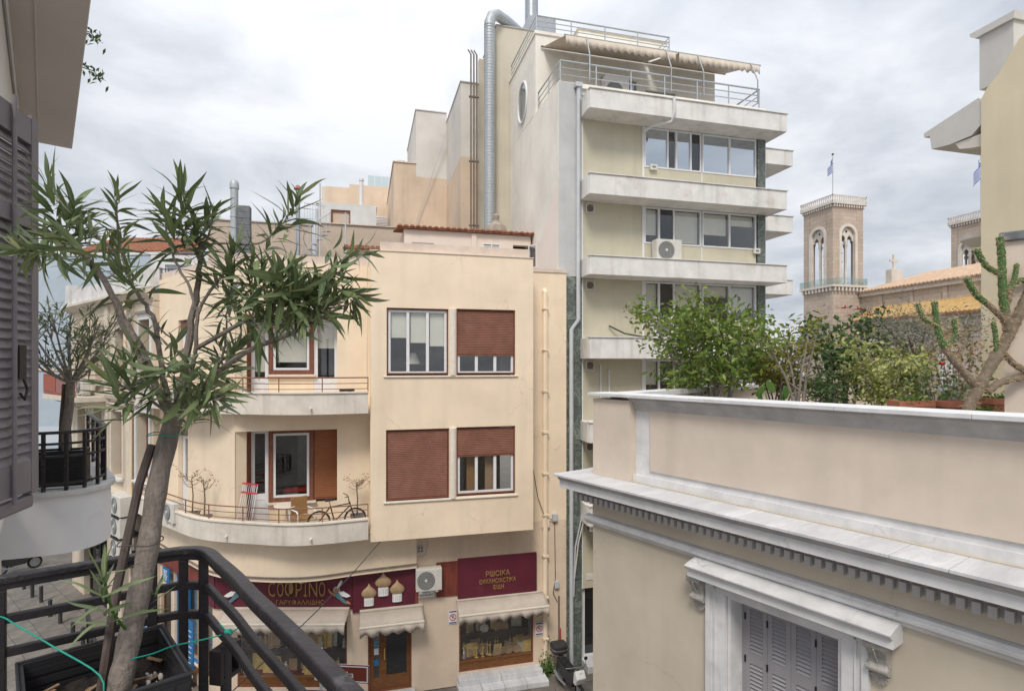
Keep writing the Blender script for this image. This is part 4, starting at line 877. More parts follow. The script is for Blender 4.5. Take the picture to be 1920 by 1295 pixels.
gf=obj('glass_fence', MB().box(0.3,2.2,40.6,40.62,22.85,23.75),'guard_glass',ob)
for i in range(5): obj('fence_post', MB().box(0.3+i*0.47,0.34+i*0.47,40.57,40.65,22.85,23.78),'white_frame',gf)
fw=thing('stepped_firewall','tall stepped party wall, grey above and faded orange below','building')
def tone(name,x0,x1,y0,y1,z0,zs,z1): 
    a=obj('wall', MB().box(x0,x1,y0,y1,z0,zs),'firewall_orange',fw); obj('wall', MB().box(x0,x1,y0,y1,zs+0.001,z1),'firewall_grey',fw)
tone('a',4.57,5.45,27,34,10,20.6,24.2); obj('wall', MB().box(2.85,4.568,31.7,38,10,21.0),'firewall_orange',fw); obj('wall', MB().box(2.85,4.568,31.7,38,21.001,24.7),'firewall_grey',fw); obj('wall', MB().box(1.63,2.848,31.7,44,10,21.7),'firewall_orange',fw)
obj('wall', MB().box(2.3,2.849,40,41,21.7,24.8),'firewall_grey',fw); obj('coping', MB().box(1.58,2.85,31.65,44,21.702,21.76),'coping_pink',fw); obj('coping', MB().box(2.8,4.55,31.65,38,24.702,24.75),'stone_trim',fw); obj('coping', MB().box(4.53,5.47,26.95,34,24.202,24.25),'stone_trim',fw)
wire('thin slack wire running diagonally across the faded party wall',[(2.2,31.6,16.5),(3.2,31.5,19.5),(4.5,31.3,23.5)],0.02,'pipe_grey')
# flues, block chimney, stair, masts
fl=thing('metal_flue','tall pale metal flue with a rounded cap beside a block chimney','chimney',(-5.05,25,13.5)); obj('pipe', MB().lathe([(0.15,0),(0.15,4.15),(0.18,4.16),(0.18,4.3),(0.16,4.42),(0.1,4.52),(0,4.57)],n=16),'steel_pale',fl,smooth=True)
for z in (1.5,3.0): obj('collar', MB().lathe([(0.155,z),(0.165,z+0.01),(0.165,z+0.05),(0.155,z+0.06)],n=16),'steel_pale',fl)
bc=thing('block_chimney','chimney of bare grey blocks beside the tall metal flue','chimney',(-4.67,25,13.4))
for i in range(14): obj('block', MB().box(-0.23,0.23,-0.2,0.2,i*0.255,i*0.255+0.243),'chimney_block',bc,loc=(rnd.uniform(-0.01,0.01),rnd.uniform(-0.01,0.01),0))
fl=thing('metal_flue','thin grey flue with a rusty cap rising over the rooftops','chimney',(-2.62,25,13.4)); obj('pipe', MB().lathe([(0.085,0),(0.085,4.4)],n=12),'steel',fl,smooth=True); obj('cap', MB().lathe([(0.17,4.42),(0.17,4.45),(0.05,4.6),(0,4.6)],n=12),'tile_red',fl)
fl=thing('metal_flue','short white flue standing on the white rooftop room','chimney',(-0.1,36.8,20.4)); obj('pipe', MB().lathe([(0.12,0),(0.12,1.7),(0.16,1.72),(0.16,1.85)],n=12),'white_paint',fl,smooth=True)
ss=thing('spiral_stair','grey metal spiral stair on the rooftops behind the curved parapet','staircase',(-1.9,25.5,13.5))
obj('newel', MB().tube([(0,0,0),(0,0,3.7)],0.05,8),'pipe_grey',ss)
for i in range(13):
    a=i*0.5; z=0.2+i*0.21; p=[(0.05*math.cos(a),0.05*math.sin(a)),(0.55*math.cos(a-0.22),0.55*math.sin(a-0.22)),(0.55*math.cos(a+0.22),0.55*math.sin(a+0.22))]
    obj('tread', MB().prism(p,z,z+0.03),'pipe_grey',ss); obj('baluster', MB().tube([(0.55*math.cos(a),0.55*math.sin(a),z),(0.55*math.cos(a),0.55*math.sin(a),z+0.85)],0.012,5),'pipe_grey',ss)
obj('handrail', MB().tube([(0.55*math.cos(i*0.25),0.55*math.sin(i*0.25),1.05+i*0.105) for i in range(25)],0.02,6),'pipe_grey',ss,smooth=True)
rg=thing('roof_railing','grey upright roof railing above the spiral stair','railing',(-2.6,27.45,16.95))
for i in range(8): obj('bar', MB().tube([(i*0.12,0,0),(i*0.12,0,1.0)],0.012,4),'pipe_grey',rg)
obj('rail', MB().tube([(0,0,1.0),(0.9,0,0.9)],0.02,5),'pipe_grey',rg)
for lb,x,y,z0,z1 in (('tall thin grey mast standing left of the orange building',-1.75,25.0,13.5,18.15),('thin aerial mast in front of the bricked-up window',-0.72,25.0,13.5,17.0)):
    m=thing('aerial_mast',lb,'aerial',(x,y,z0)); obj('pole', MB().tube([(0,0,0),(0,0,z1-z0)],0.03,6),'pipe_grey',m)
    if 'aerial' in lb:
        for i in range(5): obj('element', MB().tube([(-0.22,0,z1-z0-0.1-i*0.07),(0.22,0,z1-z0-0.1-i*0.07)],0.008,4),'pipe_grey',m)
    else: obj('brace', MB().tube([(0,0,2.6),(0.7,0,1.0)],0.015,4),'pipe_grey',m)

# ================================================================== neoclassical house along the side street
nh=thing('neoclassical_house','faded beige neoclassical house along the side street with tall brown windows','building',(-7.36,23.08,0),SIDE)
holes=[]
WU=[(-1.3,-0.2,9.75,12.2),(-4.0,-2.98,9.75,11.95),(-6.65,-5.6,9.75,11.95),(-9.1,-8.0,9.75,11.95)]
WL=[(-1.6,-0.3,6.2,8.75),(-4.5,-3.2,6.0,8.65),(-6.9,-5.7,5.8,8.65),(-9.3,-8.1,6.0,8.6)]
obj('wall', MB().wall(-10.4,0.05,5.2,13.1,0,0.5,WU+WL),'neo_wall',nh); obj('wall', MB().wall(-10.4,0.05,0,5.198,0,0.5,[(-8.5,-5.2,0,3.2),(-3.4,-0.7,0,2.9)]),'neo_wall',nh)
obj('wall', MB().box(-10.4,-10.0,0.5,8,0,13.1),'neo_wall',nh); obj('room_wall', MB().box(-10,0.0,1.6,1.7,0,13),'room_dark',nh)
for (x0,x1,z0,z1) in WU+WL:
    tr='neo_white' if x0>-2 else 'neo_trim'
    obj('window_surround', MB().wall(x0-0.16,x1+0.16,z0-0.02,z1+0.2,-0.06,-0.002,[(x0,x1,z0-0.1,z1)]),tr,nh); obj('cornice', MB().profile([(-0.002,z1+0.202),(-0.14,z1+0.24),(-0.2,z1+0.3),(-0.002,z1+0.33)],x0-0.22,x1+0.22),tr,nh)
    obj('sill', MB().box(x0-0.1,x1+0.1,-0.18,0.1,z0-0.1,z0-0.022),'neo_white',nh)
    w=obj('window', MB().frame(x0,x1,z0,z1,0.3,0.38,0.09).box((x0+x1)/2-0.05,(x0+x1)/2+0.05,0.295,0.385,z0+0.09,z1-0.09),'brown_frame',nh)
    obj('pane', MB().box(x0+0.09,(x0+x1)/2-0.05,0.33,0.34,z0+0.09,z1-0.09),'glass_dim',w); obj('pane', MB().box((x0+x1)/2+0.05,x1-0.09,0.33,0.34,z0+0.09,z1-0.09),'glass_dim',w)
obj('cornice', MB().profile([(-0.002,12.95),(-0.12,13.0),(-0.3,13.15),(-0.38,13.2),(-0.38,13.3),(-0.002,13.35)],-10.7,0.04),'neo_trim',nh)
obj('parapet', MB().box(-10.5,0.03,-0.12,0.2,13.352,14.0),'neo_white',nh); obj('parapet_end', MB().box(-10.7,-10.0,-0.2,0.5,13.353,14.3),'neo_white',nh)
obj('string_course', MB().profile([(-0.002,9.1),(-0.14,9.15),(-0.2,9.3),(-0.002,9.4)],-10.5,0.04),'neo_trim',nh); obj('string_course', MB().profile([(-0.002,5.2),(-0.25,5.25),(-0.36,5.4),(-0.36,5.5),(-0.002,5.52)],-10.5,0.04),'neo_trim',nh)
for x in (-2.3,-5.1): obj('pilaster', MB().box(x-0.25,x+0.25,-0.08,-0.001,5.53,12.94),'neo_trim',nh)
obj('capital', MB().lathe([(0.14,0),(0.2,0.1),(0.28,0.15),(0.28,0.22)],(-2.3,-0.1,12.6),12),'neo_trim',nh,smooth=True)
obj('downpipe', MB().tube([(-1.95,-0.12,0.2),(-1.95,-0.12,9.0),(-1.95,-0.3,9.2),(-1.95,-0.3,12.9)],0.06,8),'cream',nh,smooth=True)
bs=obj('balcony', MB().box(-10.3,-4.95,-1.15,-0.003,9.0,9.2),'neo_trim',nh)
for x in (-9.8,-7.6,-5.3): obj('bracket', MB().profile([(-0.004,8.5),(-0.004,8.998),(-0.9,8.998),(-0.7,8.85),(-0.15,8.7)],x-0.12,x+0.12),'neo_trim',bs)
rl=obj('balcony_railing', MB().bar((-10.25,-1.1,10.1),(-5.0,-1.1,10.1),0.05,0.04).bar((-5.0,-1.1,10.1),(-5.0,-0.02,10.1),0.05,0.04).bar((-10.25,-1.1,9.3),(-5.0,-1.1,9.3),0.03,0.03),'rail_red',nh)
for i in range(36): obj('baluster', MB().box(-10.2+i*0.147,-10.18+i*0.147,-1.11,-1.09,9.2,10.08),'rail_red',rl)
obj('infill_panel', MB().box(-10.2,-8.1,-1.13,-1.112,9.35,10.05),'rail_red',rl)
ac_unit('white air conditioner on the red-railed balcony up the side street',(0,0,0),SIDE,0.9,0.7,0.3).location=(-7.36+0.587*-7.0+0.809*-0.35,23.08-0.809*-7.0+0.587*-0.35,9.25)
def nl(x,y,z): return (-7.36+0.587*x+0.809*y,23.08-0.809*x+0.587*y,z)
for i,l in enumerate(('lowest','middle','topmost')):
    ac_unit(f'{l} of three stacked air conditioners on the side street wall',nl(-1.85+0.05*i,-0.4,3.55+i*0.78-0.1),SIDE,0.95,0.72,0.4,'stacked air conditioners')
for i in range(3): obj('wall_bracket', MB().box(-1.9,-0.9,-0.85,-0.003,3.38+i*0.78,3.42+i*0.78),'iron_black',nh)
aw=awning('beige canvas awning over the side street shop under the white balcony',-8.6,-5.1,3.9,3.2,1.5,loc=(-7.36,23.08,0),rz=SIDE)
sd2=obj('street_door', MB().wall(-8.4,-5.3,0.02,3.18,0.2,0.28,[(-8.2,-7.0,0.3,3.0),(-6.8,-5.5,0.3,3.0)]),'iron_black',nh)
for a,b in ((-8.2,-7.0),(-6.8,-5.5)): obj('pane', MB().box(a,b,0.23,0.24,0.3,3.0),'glass_dark',sd2)
# blue and white houses closing the street
bh=thing('blue_house','large pale blue plaster building closing the side street','building',(-13.6,36.5,0),R(-20))
obj('wall', MB().wall(-16,3.2,0,16.7,0,0.5,[(-3.2,-1.6,7.6,9.4),(-9,-7.4,7.6,9.4),(-3.2,-1.6,3.6,5.4)]),'blue_house',bh); obj('wall', MB().box(2.7,3.198,0.5,9,0,16.7),'blue_house_pale',bh)
obj('string_course', MB().box(-16,3.22,-0.06,-0.002,10.2,10.32),'neo_trim',bh); obj('lower_wall', MB().box(-16,3.21,-0.03,-0.001,6.0,7.0),'blue_house_pale',bh); obj('coping', MB().box(-16,3.25,-0.06,0.56,16.702,16.85),'white_house',bh)
for (a,b,c,d) in ((-3.2,-1.6,7.6,9.4),(-9,-7.4,7.6,9.4),(-3.2,-1.6,3.6,5.4)): win(bh,a,b,c,d,0.15,2,0.08,'white_frame','glass_dim')
wh=thing('white_house','white rooftop house with a fenced terrace beyond the curved parapet','building',(-8.2,33,0),R(-10))
obj('wall', MB().wall(-2.6,2.4,10,16.3,0,0.4,[(-1.9,-0.4,14.6,15.8)]),'white_house',wh); obj('wall', MB().box(-1.2,4.4,-3,-2.6,10,14.3),'blue_house_pale',wh); obj('pier', MB().box(-1.25,-0.7,-3.05,-2.55,14.301,15.2),'white_house',wh); win(wh,-1.9,-0.4,14.6,15.8,0.1,2,0.07,'white_frame','glass_dim')
rl=obj('terrace_railing', MB().bar((-0.7,-2.8,15.1),(2.5,-2.8,15.1),0.04,0.04),'iron_black',wh)
for i in range(20): obj('baluster', MB().box(-0.65+i*0.16,-0.63+i*0.16,-2.81,-2.79,14.3,15.08),'iron_black',rl)
ch_=thing('tiled_cottage','small house with an old red tiled roof above the blue building','building',(-15.5,46,0),R(-15)); obj('wall', MB().box(-4,4,0,4,12,18.6),'neo_wall',ch_); tileroof(ch_,-4.3,4.3,-0.4,18.6,3.5,20.4,'tile_red',0.3)

# ================================================================== tall office block
tb=thing('office_block','tall cream office block with stacked white balcony slabs and ribbon windows','building')
YT=18.45
obj('side_wall', MB().add([(6.54,YT,13.3),(6.54,25.14,13.3),(6.54,25.14,20.4),(6.54,YT,20.34),(7.0,YT+.002,13.3),(7.0,25.14,13.3),(7.0,25.14,20.4),(7.0,YT+.002,20.34)],[(0,3,2,1),(4,5,6,7),(3,7,6,2),(0,4,7,3),(1,2,6,5)]),'tall_cream',tb)
obj('side_wall', MB().box(6.541,7.0,YT+.3,25.14,10,13.3),'tall_pink',tb); obj('painted_skirting', MB().add([(6.536,YT+.02,13.3),(6.536,23.0,13.3),(6.536,22.6,15.9),(6.536,20.6,15.2),(6.536,YT+.02,16.9)],[(0,4,3,2,1)]),'tall_pink',tb)
obj('front_strip', MB().box(6.55,7.4,YT-.004,YT+.4,13.6,20.338),'tall_grey',tb)
for k in range(9): obj('marble_panel', MB().box(6.80,7.4,YT-.006,YT+.4,k*1.51+0.005,(k+1)*1.51-0.004),'marble_green',tb)
obj('rear_wall', MB().box(7.0,17.2,25.0,25.5,0,20.3),'tall_cream',tb); obj('roof', MB().box(7.0,15.0,YT+.1,25.0,20.0,20.2),'tall_grey',tb)
obj('side_wall', MB().box(14.89,15.2,YT+.3,25.0,0,19.7),'tall_grey',tb); obj('roof', MB().box(15.2,17.2,21.2,25,19.2,19.5),'tall_grey',tb)
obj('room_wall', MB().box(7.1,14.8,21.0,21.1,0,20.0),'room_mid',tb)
SZ=[(19.12,19.77),(16.25,16.93),(13.55,14.18),(10.73,11.44),(7.9,8.58),(5.1,5.78)]
obj('drainpipe', MB().tube([(7.24,YT-.09,20.15),(7.24,YT-.09,12.1),(6.98,YT-.09,11.75),(6.98,YT-.09,0.1)],0.075,10),'pipe_grey',tb,smooth=True)
obj('hopper', MB().box(7.1,7.36,YT-.2,YT-.01,20.15,20.3),'pipe_grey',tb)
for i,(z0,z1) in enumerate(SZ):
    s_=obj('balcony_slab', MB().prism([(7.36,YT+.2),(7.30,17.72),(7.34,17.55),(15.15,17.55),(15.15,19.6),(14.9,19.6),(14.9,YT+.2)],z0,z1),'slab_white',tb,bevel=0.012)
    obj('capping', MB().box(7.3,15.19,17.51,17.75,z1+0.001,z1+0.03),'slab_white',s_)
    s_=obj('balcony_slab', MB().prism([(15.0,21.6),(15.0,20.5),(18.0,20.5),(18.0,22.4),(17.2,22.4),(17.2,21.6)],z0,z1),'slab_white',tb,bevel=0.012)
    obj('capping', MB().box(15.0,18.04,20.46,20.7,z1+0.001,z1+0.03),'slab_white',s_)
    zl=SZ[i+1][1] if i<5 else 3.0; zh=z0
    # infill below this slab: panel, glazing, spandrels
    obj('cladding_panel', MB().box(7.44,9.72,YT,YT+.08,zl-.3,zh+.02),'panel_green',tb)
    obj('edge_trim', MB().box(7.402,7.438,YT-.03,YT+.05,zl-.3,zh+.02),'white_frame',tb); obj('edge_trim', MB().box(9.722,9.80,YT-.03,YT+.05,zl-.3,zh+.02),'white_frame',tb)
    zw0=zl+0.72; zw1=zh-.02; 
    for a,b in ((9.802,12.14),(12.18,14.52)): obj('spandrel', MB().box(a,b,YT,YT+.08,zl-.3,zw0-.002),'panel_green',tb)
    obj('edge_trim', MB().box(12.142,12.178,YT-.02,YT+.06,zl-.3,zw0),'white_frame',tb)
    gs=(['glass_sky','glass','glass_sky','glass_dark'],['glass_sky','glass_sky']) if i==0 else (['glass','glass_dark','glass'],['glass','glass'])
    win(tb,9.81,12.14,zw0,zw1,YT-.02,len(gs[0]),0.055,'white_frame',gs[0],0.1,mull=[10.75,11.1,11.7] if i==0 else [10.4,11.0]); win(tb,12.18,14.52,zw0,zw1,YT-.02,2,0.055,'white_frame',gs[1],0.1)
    for k,(a,b) in enumerate(((9.9,10.36),(11.05,12.08),(12.24,13.3),(13.4,14.46))):
        if i>0: obj('blind', MB().box(a,b,YT+.16,YT+.17,zw0+(.9,.35,.12,.5)[(k+i)%4],zw1-.06),'blind',tb)
    if i>0: obj('window_plant', MB().box(10.0,10.3,YT+.2,YT+.3,zw0,zw0+.4),'room_mid',tb)
    obj('column', MB().box(14.56,14.888,YT-.05,YT+.3,zl,zh),'marble_green',tb); obj('column', MB().box(15.25,15.9,21.3,21.7,zl,zh),'marble_green',tb)
    obj('curtain_wall', MB().box(15.21,17.19,21.72,21.8,zl,zh),'panel_green',tb)
    if i>0:
        f=obj('vent', MB().frame(7.54,7.87,zh-.42,zh-.05,YT-.05,YT-.002,0.035),'ac_white',tb); obj('vent_fan', MB().lathe([(0,0),(0.12,0),(0.12,0.015),(0.03,0.02),(0,0.02)],(7.705,YT-.003,zh-.235),14,axis='y'),'pipe_brown',f)
# entrance
obj('entrance_wall', MB().wall(7.4,14.9,0,5.1,YT+.1,YT+.4,[(7.5,9.6,0.25,3.1),(7.5,9.6,3.3,4.9)]),'tall_grey',tb)
win(tb,7.5,9.6,0.25,3.0,YT+.15,4,0.07,'white_frame','glass_dark'); win(tb,7.5,9.6,3.35,4.9,YT+.15,4,0.07,'white_frame','glass_dark')
obj('name_plate', MB().box(7.55,7.85,YT-.02,YT+.05,2.98,3.2).box(7.6,7.8,YT-.026,YT-.021,3.03,3.15),'ac_white',tb); obj('step', MB().box(7.4,9.8,17.9,YT+.1,0.004,0.24),'marble_white',tb,bevel=0.01)
for x,z in ((10.0,17.55),(14.35,14.75)):
    f=obj('alarm_box', MB().box(x,x+.28,YT-.12,YT-.03,z,z+.2),'ac_white',tb,bevel=0.01); obj('label', MB().box(x+.07,x+.21,YT-.124,YT-.121,z+.07,z+.13),'ac_grille',f)
ac_unit('air conditioner on the second slab from the top of the office block',(10.05,YT-.12,14.21),0,1.0,0.78,0.35)
ac_unit('air conditioner behind the big green bush on the office block slab',(9.95,YT-.12,11.46),0,1.0,0.78,0.35)
wire('bundle of cables over the slab above the green bush',[(8.4,YT-.06,11.9),(8.9,YT-.3,11.62),(9.6,YT-.4,11.5),(10.0,YT-.3,11.5)],0.03)
wire('cable ends poking from the panel beside the air conditioner slab',[(7.8,YT-.04,14.35),(7.9,YT-.3,14.3),(8.6,YT-.4,14.22)],0.025)
for k,x in enumerate((8.1,8.42)): obj('wall_cable', MB().tube([(x,YT-.03,10.55-.2*k),(x+.01,YT-.03,9.0)],0.03,6),'white_paint',tb)
obj('vertical_cable', MB().tube([(7.42,YT-.1,6.3),(7.35,YT-.2,5.4),(7.1,YT-.15,4.2),(7.05,YT-.12,2.5)],0.03,6),'pipe_grey',tb); obj('vertical_cable', MB().tube([(7.46,YT-.1,6.3),(7.42,YT-.25,5.3),(7.2,YT-.2,4.4),(7.08,YT-.12,3.1)],0.025,6),'ac_white',tb)
obj('tied_cloth', MB().box(7.42,7.9,17.7,17.8,4.9,5.9),'white_paint',tb)
# penthouse, terrace rails, roof
pt=YT+2.7
obj('penthouse_wall', MB().wall(6.543,14.58,20.2,23.5,pt,pt+.3,[(9.3,10.9,20.3,22.2),(11.3,12.7,20.3,21.9),(13.1,14.2,20.3,21.6)]),'tall_cream',tb); obj('penthouse_side', MB().wall(18.2,25.1,20.4,23.5,0,0.3,[(22.33,23.57,20.82,22.38)]).xform(Matrix(((0,-1,0,0),(1,0,0,0),(0,0,1,0),(0,0,0,1)))@Matrix.Translation((0,-6.843,0))) if False else MB().box(6.542,6.84,pt+.302,25.14,20.401,23.5),'tall_cream',tb)
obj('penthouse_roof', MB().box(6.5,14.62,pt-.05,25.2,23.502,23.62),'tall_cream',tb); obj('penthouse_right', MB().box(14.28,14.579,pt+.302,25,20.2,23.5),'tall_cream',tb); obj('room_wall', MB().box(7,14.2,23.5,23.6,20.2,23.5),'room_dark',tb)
for a,b,c,d in ((9.3,10.9,20.3,22.2),(11.3,12.7,20.3,21.9),(13.1,14.2,20.3,21.6)): win(tb,a,b,c,d,pt+.08,2,0.06,'steel','glass_dim')
obj('terrace_parapet', MB().box(6.56,15.0,YT+.02,YT+.2,20.21,20.36),'tall_cream',tb)
pv_=obj('oval_window', MB().tube([(6.53,22.95+.66*math.cos(k*math.pi/16),21.6+.82*math.sin(k*math.pi/16)) for k in range(32)],0.06,6,True),'white_frame',tb,smooth=True); obj('pane', MB().add([(6.525,22.95+.62*math.cos(k*math.pi/16),21.6+.78*math.sin(k*math.pi/16)) for k in range(32)],[tuple(range(31,-1,-1))]),'glass_dim',pv_)
def railing(pts,h,par,name='terrace_railing',levels=(0.33,0.66),step=1.45,mat='steel_pale'):
    r_=obj(name, MB().tube([(x,y,z+h) for x,y,z in pts],0.035,6),mat,par,smooth=True)
    for l in levels: obj('rail', MB().tube([(x,y,z+h*l) for x,y,z in pts],0.02,5),mat,r_)
    for i in range(len(pts)-1):
        a,b=Vector(pts[i]),Vector(pts[i+1]); n=max(1,round((b-a).length/step))
        for k in range(n+(i==len(pts)-2)): p=a+(b-a)*k/n; obj('post', MB().tube([p,p+Vector((0,0,h))],0.025,6),mat,r_)
    return r_
railing([(6.62,21.0,20.4),(6.62,YT+.05,20.36),(14.7,YT+.05,20.36),(14.7,21.0,20.36)],0.72,tb)
railing([(6.58,25.0,23.62),(6.58,pt,23.62),(12.4,pt,23.62),(12.4,pt+2.2,23.62)],0.6,tb,'roof_railing'); railing([(12.5,pt,23.1),(14.55,pt,23.1),(14.55,pt+2,23.1)],0.55,tb,'roof_railing')
obj('lift_house', MB().box(9.0,13.2,22.8,25,23.63,25.0),'tall_cream',tb); obj('lift_house_cap', MB().box(8.95,13.25,22.75,25.05,25.001,25.06),'tall_core',tb)
obj('stair_core', MB().box(5.91,8.9,25.16,28,10,26.06),'tall_core',tb); obj('core_cap', MB().box(5.87,8.95,25.12,28,26.061,26.11),'stone_trim_b',tb)
# awnings on the terrace
def terrace_awning(label,x0,x1):
    a=thing('terrace_awning',label,'awning'); n=20; vs=[];fs=[]
    for i in range(n+1):
        x=x0+(x1-x0)*i/n; vs+=[(x-.12,pt-.05,23.0),(x,pt-1.1,22.68),(x+.05,19.0,22.3)]
    for i in range(n):
        for j in (0,1): fs.append((i*3+j,i*3+3+j,i*3+4+j,i*3+1+j))
    c=obj('canopy',MB().add(vs,fs),'awning_top',a,smooth=True); so=c.modifiers.new('cloth','SOLIDIFY'); so.thickness=0.012
    vs=[];fs=[]; n=96
    for i in range(n+1):
        t=i/n; x=x0+.05+(x1-x0)*t; vs+=[(x,18.98,22.29),(x,18.98+.02*math.sin(t*31),22.29-.30-.05*math.cos(t*2*math.pi*round((x1-x0)/.28)))]
    v=obj('valance',MB().add(vs,[(i*2,i*2+2,i*2+3,i*2+1) for i in range(n)]),'awning_top',a,smooth=True); so=v.modifiers.new('cloth','SOLIDIFY'); so.thickness=0.01
    obj('front_bar',MB().tube([(x0,18.99,22.31),(x1+.1,18.99,22.31)],0.03,8),'steel_pale',a); obj('rear_bar',MB().tube([(x0-.2,pt-.07,23.0),(x1,pt-.07,23.0)],0.035,8),'pipe_brown',a)
    for x in (x0+.75,x1-.45): obj('strut',MB().tube([(x,YT,20.5),(x,YT,21.4),(x+.1,18.99,22.35)],0.025,6),'steel',a)
    return a
terrace_awning('long beige terrace awning on top of the office block, left of two',6.95,11.35); terrace_awning('shorter beige terrace awning on top of the office block, right of two',11.5,15.05)
ac_unit('air conditioner standing behind the terrace railing of the office block',(8.9,20.2,20.4),0,1.0,1.15,0.4)
wc=obj('white_cloth', MB().tube([(10.45,17.5,19.82),(10.46,17.48,19.3),(10.4,17.6,19.0),(9.9,18.0,18.95),(9.75,18.4,18.9)],[.05,.06,.04,.04,.05],7),'white_paint',None,smooth=True,label='white rag tied over the top slab of the office block',cat='cloth')
# duct and pipes in the slot
dt=thing('ventilation_duct','big ribbed silver ventilation duct climbing the back of the office block','duct')
pts=[(5.5,24.75,15.9)]+[(5.5,24.75,16+i*.5) for i in range(20)]+[(5.5,24.8,25.9),(5.62,24.85,26.25),(5.9,25.0,26.45),(6.4,25.3,26.42),(7.6,26.0,26.15)]
obj('pipe', MB().tube(pts,0.245,18),'steel_pale',dt,smooth=True)
for i in range(76): obj('rib', MB().tube([(5.5+.247*math.cos(k*math.pi/9),24.75+.247*math.sin(k*math.pi/9),16+i*.13) for k in range(18)],0.012,4,True),'steel_pale',dt)
obj('duct_box', MB().box(7.55,8.9,25.5,27,26.12,27.0),'steel',dt); obj('stack', MB().lathe([(0.32,0),(0.32,1.9)],(7.9,26.2,26.9),18),'steel',dt,smooth=True)
pp=thing('pipe_bundle','bundle of dark drain pipes in the slot beside the silver duct','pipes')
obj('slot_wall', MB().box(5.46,6.1,26.9,27.2,10,25.4),'tall_core',pp)
for i,x in enumerate((4.86,5.0,5.14,5.84)): obj('pipe', MB().tube([(x,25.9,12),(x,25.9,25.0),(x-.05,26.3,25.4)],0.038,7),'pipe_brown',pp,smooth=True)
for z in (17,20,23): obj('bracket', MB().box(4.78,5.24,25.86,25.99,z,z+.06),'pipe_brown',pp)

